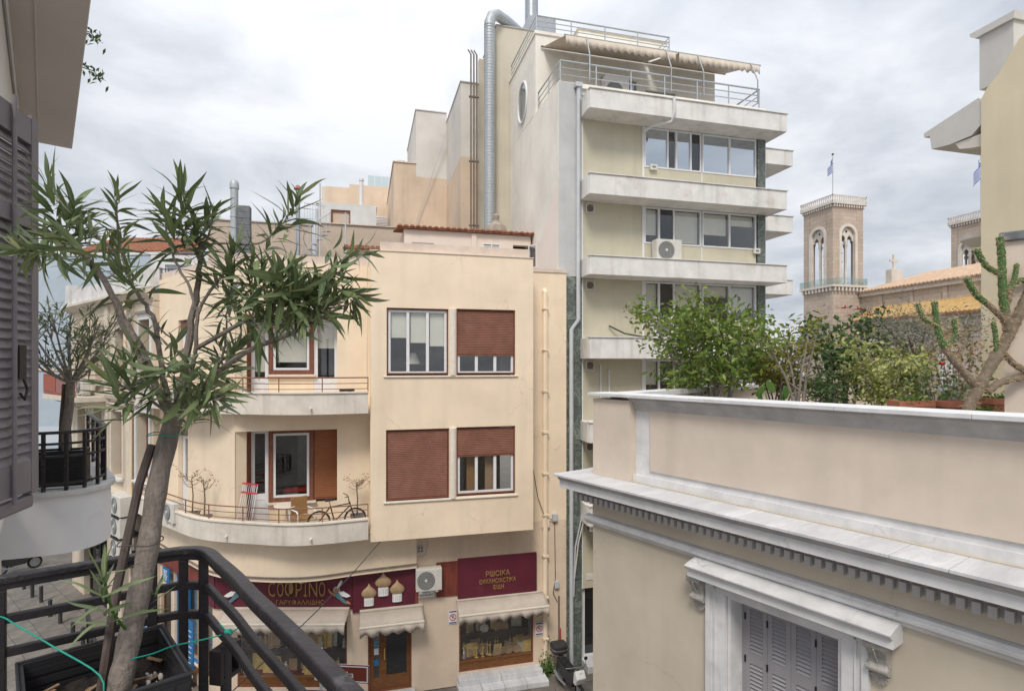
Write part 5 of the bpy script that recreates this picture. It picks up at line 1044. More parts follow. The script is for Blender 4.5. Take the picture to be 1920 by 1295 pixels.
# ================================================================== the church
chh=thing('church','beige stone church with two bell towers and orange tiled roofs','church')
def arch(cx,w,z0,z1,n=14): return [(cx-w,z0),(cx+w,z0)]+[(cx+w*math.cos(math.pi*k/n),z1+w*math.sin(math.pi*k/n)) for k in range(n+1)]
def tower(X,Y):
    for_face=[]
    t=obj('bell_tower', MB().box(X,X+5,Y,Y+5.1,0,20.6),'church_stone',chh)
    # corner piers and spandrels leave the belfry open
    for dx in (0,4.0):
        for dy in (0,4.1): obj('pier', MB().box(X+dx,X+dx+1.0,Y+dy,Y+dy+1.0,20.6,31.2),'church_stone',t)
    obj('belfry_head', MB().box(X,X+5,Y,Y+5.1,31.2,31.9),'church_stone',t)
    F=[(Matrix.Translation((X,Y,0)),5.0),(Matrix.Translation((X,Y+5.1,0))@Matrix.Rotation(R(-90),4,'Z'),5.1),(Matrix.Translation((X+5,Y+5.1,0))@Matrix.Rotation(R(180),4,'Z'),5.0),(Matrix.Translation((X+5,Y,0))@Matrix.Rotation(R(90),4,'Z'),5.1)]
    for M,w in F:
        c=w/2; r=1.5; n=16; m=MB()
        z1=28.0; top=31.19
        # wall over the arch
        for k in range(n):
            a0,a1=math.pi*k/n,math.pi*(k+1)/n; p=[(c+r*math.cos(a0),z1+r*math.sin(a0)),(c+r*math.cos(a1),z1+r*math.sin(a1))]
            m.plate([p[0],(p[0][0],top),(p[1][0],top),p[1]],0.02,0.5)
        obj('arch_wall',m.xform(M),'church_stone',t)
        m=MB()
        ring=[(c+1.5,20.9),(c+1.5,z1)]+[(c+1.5*math.cos(math.pi*k/n),z1+1.5*math.sin(math.pi*k/n)) for k in range(1,n)]+[(c-1.5,z1),(c-1.5,20.9)]
        inn=[(c+1.12,20.9),(c+1.12,z1)]+[(c+1.12*math.cos(math.pi*k/n),z1+1.12*math.sin(math.pi*k/n)) for k in range(1,n)]+[(c-1.12,z1),(c-1.12,20.9)]
        for k in range(len(ring)-1): m.plate([ring[k],ring[k+1],inn[k+1],inn[k]],-0.1,0.35)
        obj('arch_moulding',m.xform(M),'church_trim',t)
        m=MB(); m.plate([(c+s*.001+s2*(1.1),27.2) if False else (c,0) for s in () for s2 in ()] or [(c-1.12,27.3),(c-1.12,28),(c-0.8,28.75),(c,29.1),(c+.8,28.75),(c+1.12,28),(c+1.12,27.3),(c+.95,27.3),(c+.9,27.7),(c+.55,28.05),(c+.2,27.7),(c+.15,27.3),(c-.15,27.3),(c-.2,27.7),(c-.55,28.05),(c-.9,27.7),(c-.95,27.3)],0.3,0.5)
        tr=obj('tracery',m.xform(M),'church_trim',t)
        obj('colonnette', MB().lathe([(0.25,20.9),(0.16,21.2),(0.15,26.7),(0.28,27.1),(0.28,27.3)],(c,0.4,0),12).xform(M),'church_trim',t,smooth=True)
        obj('quatrefoil', MB().lathe([(0,0),(.2,0),(.2,.01),(0,.01)],(c,0.29,28.5),4,axis='y').xform(M),'bell_dark',t)
        obj('belfry_panel', MB().box(0.7,w-.7,-.06,-.002,12.5,19.0).xform(M),'church_stone',t)
        gd=obj('glass_guard', MB().box(-.35,w+.35,-.37,-.35,21.3,22.2).xform(M),'guard_glass',t)
        cor=obj('cornice', MB().box(-.4,w+.4,-.42,-.001,20.95,21.25).xform(M),'church_trim',t)
        for k in range(9): obj('corbel', MB().box(.0+k*(w-.25)/8,.25+k*(w-.25)/8,-.35,-.002,20.45,20.945).xform(M),'church_trim',t)
        cor=obj('cornice', MB().box(-.3,w+.3,-.34,-.001,32.0,32.25).xform(M),'church_trim',t)
        for k in range(13): obj('dentil', MB().box(k*(w-.2)/12,.2+k*(w-.2)/12,-.25,-.002,31.65,31.995).xform(M),'church_trim',t)
        m=MB().box(-.3,w+.3,-.3,-.18,32.26,32.36).box(-.3,w+.3,-.3,-.18,33.05,33.2)
        for k in range(16):
            x=-.2+k*(w+.4)/15; m.box(x-.05,x+.05,-.28,-.2,32.36,33.05)
            m.bar((x-.15,-.24,32.45),(x+.15,-.24,32.95),.05,.06)
        obj('parapet',m.xform(M),'church_trim',t)
    obj('roof', MB().box(X+.1,X+4.9,Y+.1,Y+5,31.95,32.2),'church_trim',t)
    for (bx,by,bz,s) in ((1.6,2.0,26.2,.7),(3.2,3.0,25.6,.6),(2.4,1.6,23.8,.55)): obj('bell', MB().lathe([(s,0),(s*.8,.25*s),(s*.6,.9*s),(s*.35,1.2*s),(0,1.25*s)],(X+bx,Y+by,bz),14),'bell_dark',t,smooth=True)
    for z in (24.8,26.0,27.2): obj('bell_beam', MB().box(X+1,X+4,Y+2.4,Y+2.6,z,z+.18).box(X+2.3,X+2.5,Y+1,Y+4,z-.3,z-.12),'pipe_brown',t)
    return t
tower(60.4,61.6); tower(87.6,61.6)
obj('nave_wall', MB().box(65.0,66,30,61.6,0,20.2),'church_stone',chh); obj('nave_cornice', MB().box(64.6,65.0,30,61.5,19.7,20.25),'church_trim',chh)
for k in range(7):
    y=58-k*4.2; obj('wall_panel', MB().box(64.93,64.998,y-3.2,y,16.9,19.0),'church_stone',chh)
    obj('nave_pilaster', MB().box(64.85,64.997,y+.25,y+.75,15,19.65),'church_stone',chh)
obj('aisle_wall', MB().box(62,62.6,30,59.4,0,16.2),'church_stone',chh); obj('aisle_wall', MB().box(62.6,65,59.0,59.4,0,16.2),'church_stone',chh); obj('aisle_cornice', MB().box(61.6,62,30,59.6,15.7,16.2),'church_trim',chh); obj('string_course', MB().box(61.93,61.998,30,59.4,13.6,13.8),'church_trim',chh)
def churchroof(x0,z0,x1,z1,y0,y1,mat,name):
    # tiles run from the eave (x0) up to x1; built in a turned frame
    M=Matrix(((0,1,0,0),(-1,0,0,0),(0,0,1,0),(0,0,0,1)))
    r_=obj(name, MB().add([(x0,y0,z0),(x0,y1,z0),(x1,y1,z1),(x1,y0,z1),(x0,y0,z0-.15),(x0,y1,z0-.15),(x1,y1,z1-.15),(x1,y0,z1-.15)],[(0,3,2,1),(4,5,6,7),(0,1,5,4),(1,2,6,5),(2,3,7,6),(3,0,4,7)]),mat,chh)
    n=int((y1-y0)/.5); m=MB()
    for i in range(n):
        y=y0+(i+.5)*(y1-y0)/n; q=.2; vs=[]
        for (x,z) in ((x0-.1,z0),(x1,z1)):
            for k in range(5): a=math.pi*k/4; vs.append((x,y+q*math.cos(a),z+q*.8*math.sin(a)))
        m.add(vs,[(k,k+1,k+6,k+5) for k in range(4)]+[(0,1,2,3,4)])
    obj('roof_tiles',m,mat,r_,kind='stuff'); return r_
churchroof(64.4,20.3,76.5,23.5,30,61.5,'tile_orange','nave_roof'); churchroof(61.4,16.25,65.0,18.1,30,59.5,'tile_gold','aisle_roof')
obj('eave_tiles', MB().box(61.2,61.6,30,59.6,16.0,16.2),'tile_red',chh)
cx_=obj('gable_cross', MB().box(69.8,70.1,60.9,61.1,23.5,25.6).box(69.25,70.65,60.92,61.08,24.6,24.9).prism([(69.0,60.5),(71,60.5),(71,61.4),(69,61.4)],20.5,23.5),'church_trim',chh)
for y in (55.0,47.5,42.0):
    w=obj('arched_window', MB().add([(61.9,y-1.1,8.0),(61.9,y+1.1,8.0)]+[(61.9,y+1.1*math.cos(math.pi*k/12),12.2+1.1*math.sin(math.pi*k/12)) for k in range(13)],[tuple(range(14,-1,-1))]),'church_trim',chh)
    for dy in (-.5,.5):
        p=obj('window_grille', MB().box(61.84,61.88,y+dy-.36,y+dy+.36,8.2,12.3),'church_white',w)
        for r_ in range(9):
            for c_ in (-.16,.16): obj('opening', MB().lathe([(.11,0),(.11,.02)],(61.815,y+dy+c_,8.5+r_*.43),8,axis='x'),'bell_dark',w)
def flag(label,x,y,z,h,s,seed):
    f=thing('flag_pole',label,'flag',(x,y,z)); obj('pole', MB().tube([(0,0,0),(0,0,h)],.07,6),'pipe_grey',f); obj('finial', MB().lathe([(0,0),(.16,.1),(.16,.2),(0,.3)],(0,0,h),8),'bell_dark',f)
    for b in range(9):
        m=MB(); vs=[]
        for i in range(9):
            t=i/8
            for e in (0,1): vs.append((-s*t*.35+.12*math.sin(t*5+seed),.35*math.sin(t*7+seed),h-.4-(b+e)*s*.08-t*s*.9))
        m.add(vs,[(i*2,i*2+2,i*2+3,i*2+1) for i in range(8)]); obj('stripe',m,'flag_blue' if b%2==0 else 'sign_white',f)
    return f
flag('blue and white striped flag on the left bell tower',60.6,61.8,32.3,6.2,1.5,0); flag('blue and white striped flag by the right edge yellow building',86.5,61.6,32.3,8.6,2.6,1)

# ================================================================== yellow party wall at the right
yb=thing('yellow_house','tall plain yellow party wall with a broken white cornice at the right edge','building')
XR=13.6
def ywall(y0,y1,prof): 
    n=len(prof); return MB().add([(XR,y,z) for y,z in prof]+[(XR+.5,y,z) for y,z in prof],[tuple(range(n)),tuple(range(2*n-1,n-1,-1))]+[(i,i+n,(i+1)%n+n,(i+1)%n) for i in range(n)])
obj('wall', ywall(0,0,[(9.68,7),(9.68,16.55),(9.55,16.75),(9.3,16.95),(9.1,17.25),(8.9,17.5),(8.5,17.65),(6.0,17.75),(6.0,7)]),'cream' if False else 'panel_yellow',yb)
obj('rear_wall', MB().box(XR+.5,XR+6,9.2,9.66,7,16.5),'panel_yellow',yb)
co=obj('cornice', MB().profile([(9.68,16.0),(9.69,16.55),(9.75,16.62),(11.05,16.32),(11.05,16.22),(10.9,16.2),(10.85,15.85),(10.4,15.8),(9.9,15.82)],XR+.02,XR+5),'house_wall',yb)
for k in range(3): obj('modillion', MB().profile([(9.7,15.5),(9.7,15.79),(10.3,15.79),(10.2,15.62),(9.95,15.55)],XR+.05+k*.7,XR+.35+k*.7),'church_trim',yb)
pb=obj('parapet_block', MB().box(XR+.05,XR+.9,9.05,9.75,16.8,18.0),'house_wall',yb); obj('block_cap', MB().profile([(9.0,18.0),(9.8,18.0),(9.9,18.08),(9.92,18.16),(8.98,18.16)],XR-.02,XR+1.0),'house_wall',pb)
obj('column_capital', MB().lathe([(.2,0),(.25,.3),(.4,.42),(.5,.5),(.5,.6)],(XR+.75,10.1,13.0),14),'church_trim',yb,smooth=True)
# ================================================================== mansion across the narrow street
MZ=math.atan2(-.9343,.3564)
mn=thing('mansion','neoclassical mansion with pink parapet, white marble cornice and grey shutters','building',(4.339,10.231,0),MZ)
X1=9.5
obj('wall', MB().wall(0,X1,0,8.0,0,0.45,[(2.93,4.6,4.2,7.0)]),'mansion_beige',mn); obj('end_wall', MB().prism([(0.002,.452),(.45,.452),(-1.55,10.3),(-2.0,10.3)],0,8.0),'mansion_beige',mn)
obj('room_wall', MB().box(2.6,4.9,1.2,1.25,3.5,7.5),'room_dark',mn)
# frieze, dentil course, corona, cornice slabs
obj('frieze', MB().box(0.02,X1,-.03,-.001,7.62,7.9),'mansion_beige',mn)
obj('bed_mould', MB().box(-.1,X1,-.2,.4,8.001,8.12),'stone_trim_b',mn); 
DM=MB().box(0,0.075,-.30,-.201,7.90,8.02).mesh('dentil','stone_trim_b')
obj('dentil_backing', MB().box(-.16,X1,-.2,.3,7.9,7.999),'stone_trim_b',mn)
k=0; x=-.2
while x<8.0: put('dentil',DM,mn,(x,0,0)); x+=.135
obj('corona', MB().box(-.42,X1,-.5,.35,8.121,8.26),'stone_trim',mn,bevel=0.004)
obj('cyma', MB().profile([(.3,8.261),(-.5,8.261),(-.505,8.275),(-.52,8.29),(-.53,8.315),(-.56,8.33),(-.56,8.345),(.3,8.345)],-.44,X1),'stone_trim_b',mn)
xs=[-.5,.42,1.75,3.1,4.2,5.35,5.9,7.2,8.4,X1]
for a,b in zip(xs,xs[1:]): obj('cornice_slab', MB().box(a+.003,b-.003,-.6,.32,8.346,8.385),'marble_white',mn,bevel=0.004)
obj('cornice_return', MB().prism([(-.5,.33),(.0,.33),(-2.0,10.3),(-2.55,10.3)],8.346,8.385),'marble_white',mn)
obj('corona_return', MB().prism([(-.42,.351),(.0,.351),(-2.0,10.3),(-2.45,10.3)],8.121,8.345),'stone_trim',mn)
# parapet: pier, recessed panel framed in white, coping
obj('parapet_pier', MB().box(0,.94,-.0,.5,8.386,9.86),'mansion_pink',mn); obj('parapet_wall', MB().box(.942,X1,.16,.42,8.386,9.86),'stone_trim',mn)
obj('parapet_panel', MB().box(1.3,X1-.1,.125,.158,8.62,9.70),'mansion_pink',mn,bevel=0.006); obj('skirting', MB().box(.945,X1,.09,.158,8.387,8.52),'stone_trim',mn); obj('grout_line', MB().box(.945,X1,.04,.088,8.387,8.40),'mansion_beige',mn)
prof=[(.42,9.861),(.15,9.70),(.13,9.72),(.10,9.76),(.09,9.80),(.04,9.85),(.0,9.88),(-.03,9.91),(-.03,9.93),(.42,9.93)]
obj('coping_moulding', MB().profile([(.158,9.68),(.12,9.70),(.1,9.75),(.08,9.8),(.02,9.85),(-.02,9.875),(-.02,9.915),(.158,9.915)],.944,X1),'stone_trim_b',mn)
cs=[-.06,1.1,3.06,4.52,5.95,7.6,X1]
for a,b in zip(cs,cs[1:]): obj('coping_stone', MB().box(a+.002,b-.002,-.09,.52,9.918,9.975),'stone_trim',mn,bevel=0.006)
obj('end_parapet', MB().prism([(.0,.502),(.3,.502),(-1.75,10.5),(-2.05,10.5)],8.386,9.86),'mansion_pink',mn); obj('end_coping', MB().prism([(-.06,.521),(.42,.521),(-1.63,10.5),(-2.15,10.5)],9.862,9.96),'stone_trim',mn)
obj('rear_parapet', MB().box(-2.05,7.5,10.502,10.8,8.386,9.78),'mansion_pink',mn); obj('rear_coping', MB().box(-2.15,7.6,10.503,10.9,9.782,9.86),'stone_trim',mn)
obj('roof_terrace', MB().prism([(.3,.43),(X1,.43),(X1,10.49),(-1.74,10.49)],8.3,9.2),'roof_grey',mn)
# string moulding
obj('string_moulding', MB().profile([(-.001,7.40),(-.05,7.42),(-.07,7.46),(-.12,7.5),(-.13,7.54),(-.09,7.56),(-.08,7.59),(-.03,7.6),(-.001,7.61)],-.14,X1),'stone_trim',mn)
# window: surround, hood, consoles, folding louvred shutters
su=obj('window_surround', MB().wall(2.6,4.93,3.6,7.18,-.05,-.002,[(2.93,4.6,3.0,7.0)]),'stone_trim',mn)
for a,b in ((2.6,2.68),(4.85,4.93)): obj('fillet', MB().box(a,b,-.085,-.051,3.6,7.18),'stone_trim',su)
for a,b in ((2.74,2.77),(4.76,4.79)): obj('fillet', MB().box(a,b,-.07,-.051,3.6,7.1),'stone_trim',su)
obj('fillet', MB().box(2.68,4.85,-.07,-.051,7.06,7.1),'stone_trim',su)
obj('reveal', MB().wall(2.935,4.595,3.6,6.998,.0,.44,[(2.99,4.54,3.0,6.95)]),'stone_trim',su)
hd=obj('window_hood', MB().profile([(-.002,7.2),(-.3,7.2),(-.3,7.315),(-.34,7.33),(-.37,7.37),(-.37,7.39),(-.14,7.455),(-.002,7.46)],2.42,5.28),'stone_trim',mn,bevel=0.004)
def console(x):
    c=obj('console', MB().profile([(-.003,6.72),(-.003,7.195),(-.24,7.195),(-.25,7.15),(-.21,7.08),(-.14,6.98),(-.12,6.9),(-.15,6.86),(-.16,6.82),(-.13,6.78),(-.06,6.74)],x,x+.22),'console_grey',mn,bevel=0.012)
    obj('scroll', MB().lathe([(.0,-.01),(.055,-.01),(.055,.23),(0,.23)],(x,-.2,7.14),14,axis='x'),'console_grey',c,smooth=True); obj('scroll', MB().lathe([(0,-.012),(.045,-.012),(.045,.232),(0,.232)],(x,-.12,6.83),14,axis='x'),'console_grey',c,smooth=True)
    for i in range(7):
        t=i/6; obj('bead', MB().lathe([(0,-.014),(.012,-.007),(.014,0),(.012,.007),(0,.014)],(x+.11,-.245+.115*t,7.1-.18*t),8,axis='y'),'console_grey',c,smooth=True)
    for i in range(7):
        a=math.pi*(1.1+.8*i/6); obj('leaf_lobe', MB().bar((x+.11,-.06,6.75),(x+.11+.11*math.cos(a),-.05,6.75+.12*math.sin(a)),.04,.03),'console_grey',c)
console(2.37); console(4.94)
obj('shutter_frame', MB().wall(2.992,4.538,3.6,6.948,.30,.36,[(3.05,4.48,3.0,6.9)]),'mansion_shutter',mn)
for i in range(4):
    a=3.053+i*.3565; b=a+.353
    l=obj('shutter_leaf', MB().wall(a,b,3.7,6.895,.29,.335,[(a+.075,b-.075,6.12,6.78),(a+.075,b-.075,5.1,5.95),(a+.075,b-.075,4.0,4.9)]),'mansion_shutter',mn,bevel=0.003)
    for z0,z1 in ((6.12,6.78),(5.1,5.95)):
        n=round((z1-z0)/.062)
        for k in range(n):
            z=z0+(k+.5)*(z1-z0)/n; obj('slat', MB().add([(a+.076,.292,z-.028),(b-.076,.292,z-.028),(b-.076,.332,z+.024),(a+.076,.332,z+.024),(a+.076,.286,z-.02),(b-.076,.286,z-.02),(b-.076,.326,z+.032),(a+.076,.326,z+.032)],[(0,1,2,3),(7,6,5,4),(0,4,5,1),(1,5,6,2),(2,6,7,3),(3,7,4,0)]),'mansion_shutter',l)
    for z in (6.6,5.95,5.3): obj('hinge', MB().lathe([(.013,0),(.013,.1)],(a if i<2 else b,.282,z),8),'iron_black',l)
# loose chimney pier on the roof
cp=thing('chimney_pier','plastered roof pier with a dark stone cap at the right edge','chimney')
obj('shaft', MB().box(0,1.0,0,.6,9.2,12.36),'mansion_pink',cp,loc=(9.35,6.32,0),rz=R(-58)); obj('cap', MB().box(-.06,1.1,-.06,.66,12.361,12.5),'chimney_block',cp,loc=(9.35,6.32,0),rz=R(-58),bevel=0.02)

# ================================================================== roof garden of the mansion
def leafcloud(m,pts,r,n,L,W,sp,droop=0.3):
    for _ in range(n):
        q=Vector(r.choice(pts))+Vector((r.gauss(0,sp),r.gauss(0,sp),r.gauss(0,sp*.8)))
        d=Vector((r.gauss(0,1),r.gauss(0,1),r.gauss(-droop,.7))).normalized()*L*r.uniform(.6,1.25); s_=d.cross(Vector((r.gauss(0,1),r.gauss(0,1),r.gauss(0,1)))).normalized()*W*r.uniform(.7,1.2)
        k=d*.5+Vector((0,0,L*.08)); m.add([q,q+k+s_*.5,q+d,q+k-s_*.5],[(0,1,2,3)])
def bush(label,cat,loc,h,wid,leaf,seed,stems=9,n=900,L=.11,W=.05,trunk='bark_grey',bare=.25,r0=.03,single=False,spread=.13,name='garden_shrub',group=None,flat=1.0):
    """stems fork upward from the base and carry the leaves around their outer twigs"""
    t=thing(name,label,cat,loc,group=group); r=random.Random(seed); m=MB(); tips=[]
    starts=[]
    if single:
        hb=h*bare; m.tube([(0,0,0),(r.uniform(-.05,.05),0,hb*.5),(0,0,hb)],[r0*1.3,r0,r0*.9],7); starts=[Vector((0,0,hb))]*stems
    else: starts=[Vector((r.uniform(-.15,.15)*wid,r.uniform(-.15,.15)*wid,0)) for _ in range(stems)]
    for i,b in enumerate(starts):
        a=2*math.pi*(i+r.uniform(-.3,.3))/stems; out_=wid*r.uniform(.25,.55); top=h*r.uniform(.7,1.0)-b.z*0
        e=Vector((b.x+out_*math.cos(a),b.y+out_*math.sin(a)*flat,top)); mid=b.lerp(e,.5)+Vector((r.uniform(-.06,.06),r.uniform(-.06,.06),.05*h))
        m.tube([b,mid,e],[r0 if not single else r0*.6,r0*.55,r0*.2],5)
        for k in range(7):
            u=r.uniform(.3,1.0); p=b.lerp(mid,u*2) if u<.5 else mid.lerp(e,u*2-1)
            aa=r.uniform(0,6.28); l=wid*r.uniform(.12,.3); q=p+Vector((l*math.cos(aa),l*math.sin(aa)*flat,l*r.uniform(-.1,.9)))
            m.tube([p,p.lerp(q,.5)+Vector((0,0,.03)),q],[r0*.28,r0*.2,r0*.1],4)
            if q.z>h*bare: tips+= [q,p.lerp(q,.6)]
    obj('stem',m,trunk,t)
    m=MB(); leafcloud(m,tips,r,n,L,W,spread); obj('crown',m,leaf,t,kind='stuff'); return t
bush('big bright green ficus bush at the left end of the mansion roof garden','shrub',(7.9,11.6,9.2),2.75,2.6,'ficus_leaf',11,stems=13,n=4600,L=.17,W=.075,spread=.2,r0=.035)
bush('yellowing shrub right of the big ficus bush in the roof garden','shrub',(9.7,11.3,9.2),2.3,1.8,'yellow_leaf',12,stems=9,n=2600,L=.13,W=.06,r0=.025)
bush('leggy half-bare grey shrub in the middle of the roof garden','shrub',(9.2,10.2,9.2),2.3,1.5,'olive_leaf',13,stems=4,n=70,L=.10,W=.05,r0=.045,trunk='bark_grey',bare=.7)
bush('low dark oleander bush behind the parapet beside the leggy shrub','shrub',(10.2,10.4,9.2),1.25,.9,'dark_leaf',14,stems=9,n=800,L=.2,W=.035,r0=.015)
ps=bush('poinsettia with red top leaves in the roof garden','shrub',(10.95,11.1,9.2),2.55,1.7,'dark_leaf',15,stems=8,n=850,L=.2,W=.11,r0=.03)
m=MB(); r_=random.Random(5)
for c in ((-.15,-.4,2.62),(.25,-.45,2.6),(.8,-.2,2.5),(.05,-.5,2.45)):
    for k in range(12): a=k*.52; m.add([c,(c[0]+.07*math.cos(a-.3),c[1]+.07*math.sin(a-.3),c[2]+.02),(c[0]+.22*math.cos(a),c[1]+.22*math.sin(a),c[2]+r_.uniform(-.03,.08)),(c[0]+.07*math.cos(a+.3),c[1]+.07*math.sin(a+.3),c[2]+.02)],[(0,1,2,3)])
obj('red_bracts',m,'red_leaf',ps,kind='stuff')
bush('lime and cream variegated ficus in the roof garden','shrub',(11.0,9.75,9.2),1.85,1.5,'lime_leaf',16,stems=8,n=3000,L=.13,W=.06,r0=.022,spread=.15)
bush('small silvery olive tree in the roof garden','tree',(11.95,9.85,9.2),2.75,1.9,'olive_leaf',17,stems=9,n=2600,L=.10,W=.026,single=True,bare=.45,r0=.045,spread=.16,name='olive_tree')
bush('rust-tinged shrub against the yellow wall edge','shrub',(11.8,8.9,9.2),2.3,1.3,'rust_leaf',18,stems=7,n=480,L=.1,W=.05,r0=.018)
bush('dark rose bush with a red bloom before the olive tree','shrub',(11.6,9.1,9.2),1.5,1.5,'dark_leaf',19,stems=7,n=300,L=.13,W=.08,r0=.018)
obj('rose_bloom', MB().lathe([(0,0),(.05,.02),(.06,.05),(.03,.07),(0,.06)],n=9),'red_leaf',None,(11.0,8.55,10.5),smooth=True,label='single red rose bloom beside the cactus',cat='flower')
pc=thing('prickly_pear','light green prickly pear pads behind the parapet','cactus',(8.25,10.0,9.2)); r_=random.Random(8)
for i in range(9):
    o=obj('pad', MB().lathe([(0,-.012),(.09,-.012),(.1,0),(.09,.012),(0,.012)],n=14,axis='y'),'moss_leaf',pc,(r_.uniform(-.3,.3),r_.uniform(-.1,.1),.45+r_.uniform(0,.45)),smooth=True); o.scale=(.8,1,1.4); o.rotation_euler=(r_.uniform(-.3,.3),r_.uniform(-.7,.7),r_.uniform(-1,1))
def trough(label,loc,w,d,h,rz,plant=True,seed=1):
    t=thing('plant_trough',label,'planter',loc,rz); obj('box', MB().prism([(-w/2+.04,-d/2+.04),(w/2-.04,-d/2+.04),(w/2-.04,d/2-.04),(-w/2+.04,d/2-.04)],0,h-.08),'terracotta',t); obj('rim', MB().wall(-w/2,w/2,-d/2,d/2,0,.1,[(-w/2+.05,w/2-.05,-d/2+.05,d/2-.05)]).xform(Matrix.Translation((0,0,h-.079))@Matrix.Rotation(R(90),4,'X')@Matrix.Diagonal((1,1,-1,1))),'terracotta',t)
    obj('earth', MB().box(-w/2+.06,w/2-.06,-d/2+.06,d/2-.06,h-.08,h-.03),'soil',t)
    if plant:
        m=MB(); r=random.Random(seed); leafcloud(m,[(r.uniform(-w/2,w/2)*.8,r.uniform(-d/2,d/2)*.8,h) for _ in range(30)],r,320,.06,.03,.05,-.4); obj('foliage',m,'moss_leaf',t,kind='stuff')
    return t
trough('terracotta trough with low weeds under the olive tree',(9.5,7.95,9.25),.62,.36,.6,-.3,seed=2); trough('wide terracotta trough beside the cactus base',(10.12,7.62,9.25),.55,.4,.6,-.3,False); trough('low terracotta trough right of the cactus base',(9.75,6.95,9.25),.4,.3,.5,-.3,seed=4); trough('small terracotta pot against the roof pier',(10.9,7.5,9.25),.4,.4,.65,-.3,seed=5); trough('long trough of weeds under the variegated ficus',(9.3,8.6,9.2),1.4,.4,.36,-.5,seed=6)
# tall spiny cactus
ct=thing('tall_cactus','tall branching spiny cactus with woody grey arms and green tips','cactus')
CA=[('trunk',[(8.55,6.33,9.2),(8.611,6.31,9.833),(8.877,6.239,10.382),(9.143,6.169,10.853),(9.295,6.129,11.167),(9.446,6.089,11.482),(9.6,6.05,11.8)],.105,.085,0),
 ('arm',[(8.763,6.27,10.147),(8.497,6.34,10.461),(8.27,6.4,10.775),(8.171,6.426,11.089),(8.133,6.436,11.45)],.075,.05,.5),('arm',[(8.148,6.432,11.105),(8.004,6.47,11.167),(7.928,6.49,11.285),(7.89,6.5,11.42)],.04,.05,1),
 ('arm',[(9.2,6.15,10.95),(9.143,6.169,11.246),(9.105,6.179,11.639),(9.09,6.183,12.11),(9.059,6.191,12.4)],.09,.055,.7),('arm',[(9.1,6.18,11.2),(8.915,6.229,11.38),(8.725,6.28,11.55),(8.57,6.31,11.8)],.05,.06,.6),('arm',[(9.1,6.175,11.83),(8.877,6.239,11.96),(8.725,6.28,12.22)],.05,.055,1),
 ('arm',[(8.3,6.4,10.73),(8.42,6.36,10.95),(8.4,6.36,11.2)],.04,.045,1),('arm',[(9.0,6.2,10.6),(9.0,6.2,10.9),(8.96,6.21,11.15)],.04,.045,.8),('arm',[(9.1,6.18,11.6),(9.25,6.14,11.72),(9.3,6.12,12.0)],.04,.045,1),
 ('arm',[(9.143,6.169,11.3),(9.257,6.139,11.7),(9.5,6.06,11.75)],.06,.05,.6),('arm',[(8.877,6.239,10.107),(9.105,6.179,10.264),(9.5,6.06,10.343)],.075,.06,0),('arm',[(9.105,6.179,10.696),(9.295,6.129,10.5),(9.5,6.05,10.40)],.05,.06,0)]
r_=random.Random(21)
for nm,pl,ra,rb,gr in CA:
    P=catmull(pl,8); n=len(P); rad=[(ra+(rb-ra)*i/(n-1))*.8*(1+.1*math.sin(i*2.3)+r_.uniform(-.07,.07))*(1 if i<n-1 else .45) for i in range(n)]
    cut=int(n*(1-gr)) if gr<1 else 0
    if cut>1: a=obj(nm, MB().tube(P[:cut+1],rad[:cut+1],9),'cactus_brown',ct,smooth=True)
    if gr>0:
        g=obj(nm if cut<=1 else 'green_tip', MB().tube(P[cut:],rad[cut:],9),'cactus_green',ct if cut<=1 else a,smooth=True)
        m=MB()
        for i in range(cut,n):
            for k in range(7):
                an=k*.9+i*.45; d=Vector((math.cos(an),math.sin(an),r_.uniform(-.5,.5))).normalized(); q=Vector(P[i])+d*rad[i]*.98; s_=.006; u=d.orthogonal().normalized()*s_; v=d.cross(u).normalized()*s_; m.add([q+u,q+v,q-u,q-v,q+d*.005],[(0,1,4),(1,2,4),(2,3,4),(3,0,4)])
        obj('areoles',m,'areole',g,kind='stuff')
    m=MB()
    for i in range(n):
        for k in range(16):
            d=Vector((r_.gauss(0,1),r_.gauss(0,1),r_.gauss(0,.5))).normalized(); q=Vector(P[i])+d*rad[i]*.9+Vector((r_.uniform(-.02,.02),)*3); e=q+d*r_.uniform(.03,.11)+Vector((0,0,-.01)); u=d.orthogonal().normalized()*.003; m.add([q+u,q-u,e],[(0,1,2)])
    obj('spines',m,'spine',ct,kind='stuff')

# ================================================================== the photographer's own house
HR=math.atan2(.907,-.42); HM=Matrix.Translation((-2.43,4.71,0))@Matrix.Rotation(HR,4,'Z')
ho=thing('near_house','white house at the left edge with louvred shutter and overhanging slab','building',(-2.43,4.71,0),HR)
def hpart(name,mb,mat,par=None,**k):      # built in street coordinates, hung under the house
    if par is None:
        mb.xform(HM.inverted()); return obj(name,mb,mat,ho,**k)
    mb.xform(HM.inverted()); return obj(name,mb,mat,par,**k)
obj('wall', MB().box(-.35,8,0,.3,9.4,13.05),'house_wall',ho); obj('wall', MB().box(1.5,8,.36,.6,0,9.398),'house_wall',ho); obj('upper_wall', MB().box(-.35,3.1,0,.3,13.32,17),'house_wall',ho)
us=obj('overhanging_slab', MB().box(-3.2,3.15,-.475,.2,13.051,13.32),'house_soffit',ho,bevel=0.01); obj('drip_bead', MB().box(-3.2,3.0,-.03,.02,13.0,13.05),'house_wall',us); obj('soffit_joint', MB().tube([(-3,-.17,13.05),(3.1,-.17,13.05)],.008,5),'house_soffit',us)
obj('wall_cable', MB().tube([(-.5,-.02,12.98),(3,-.02,12.98)],.012,5),'pipe_grey',ho)
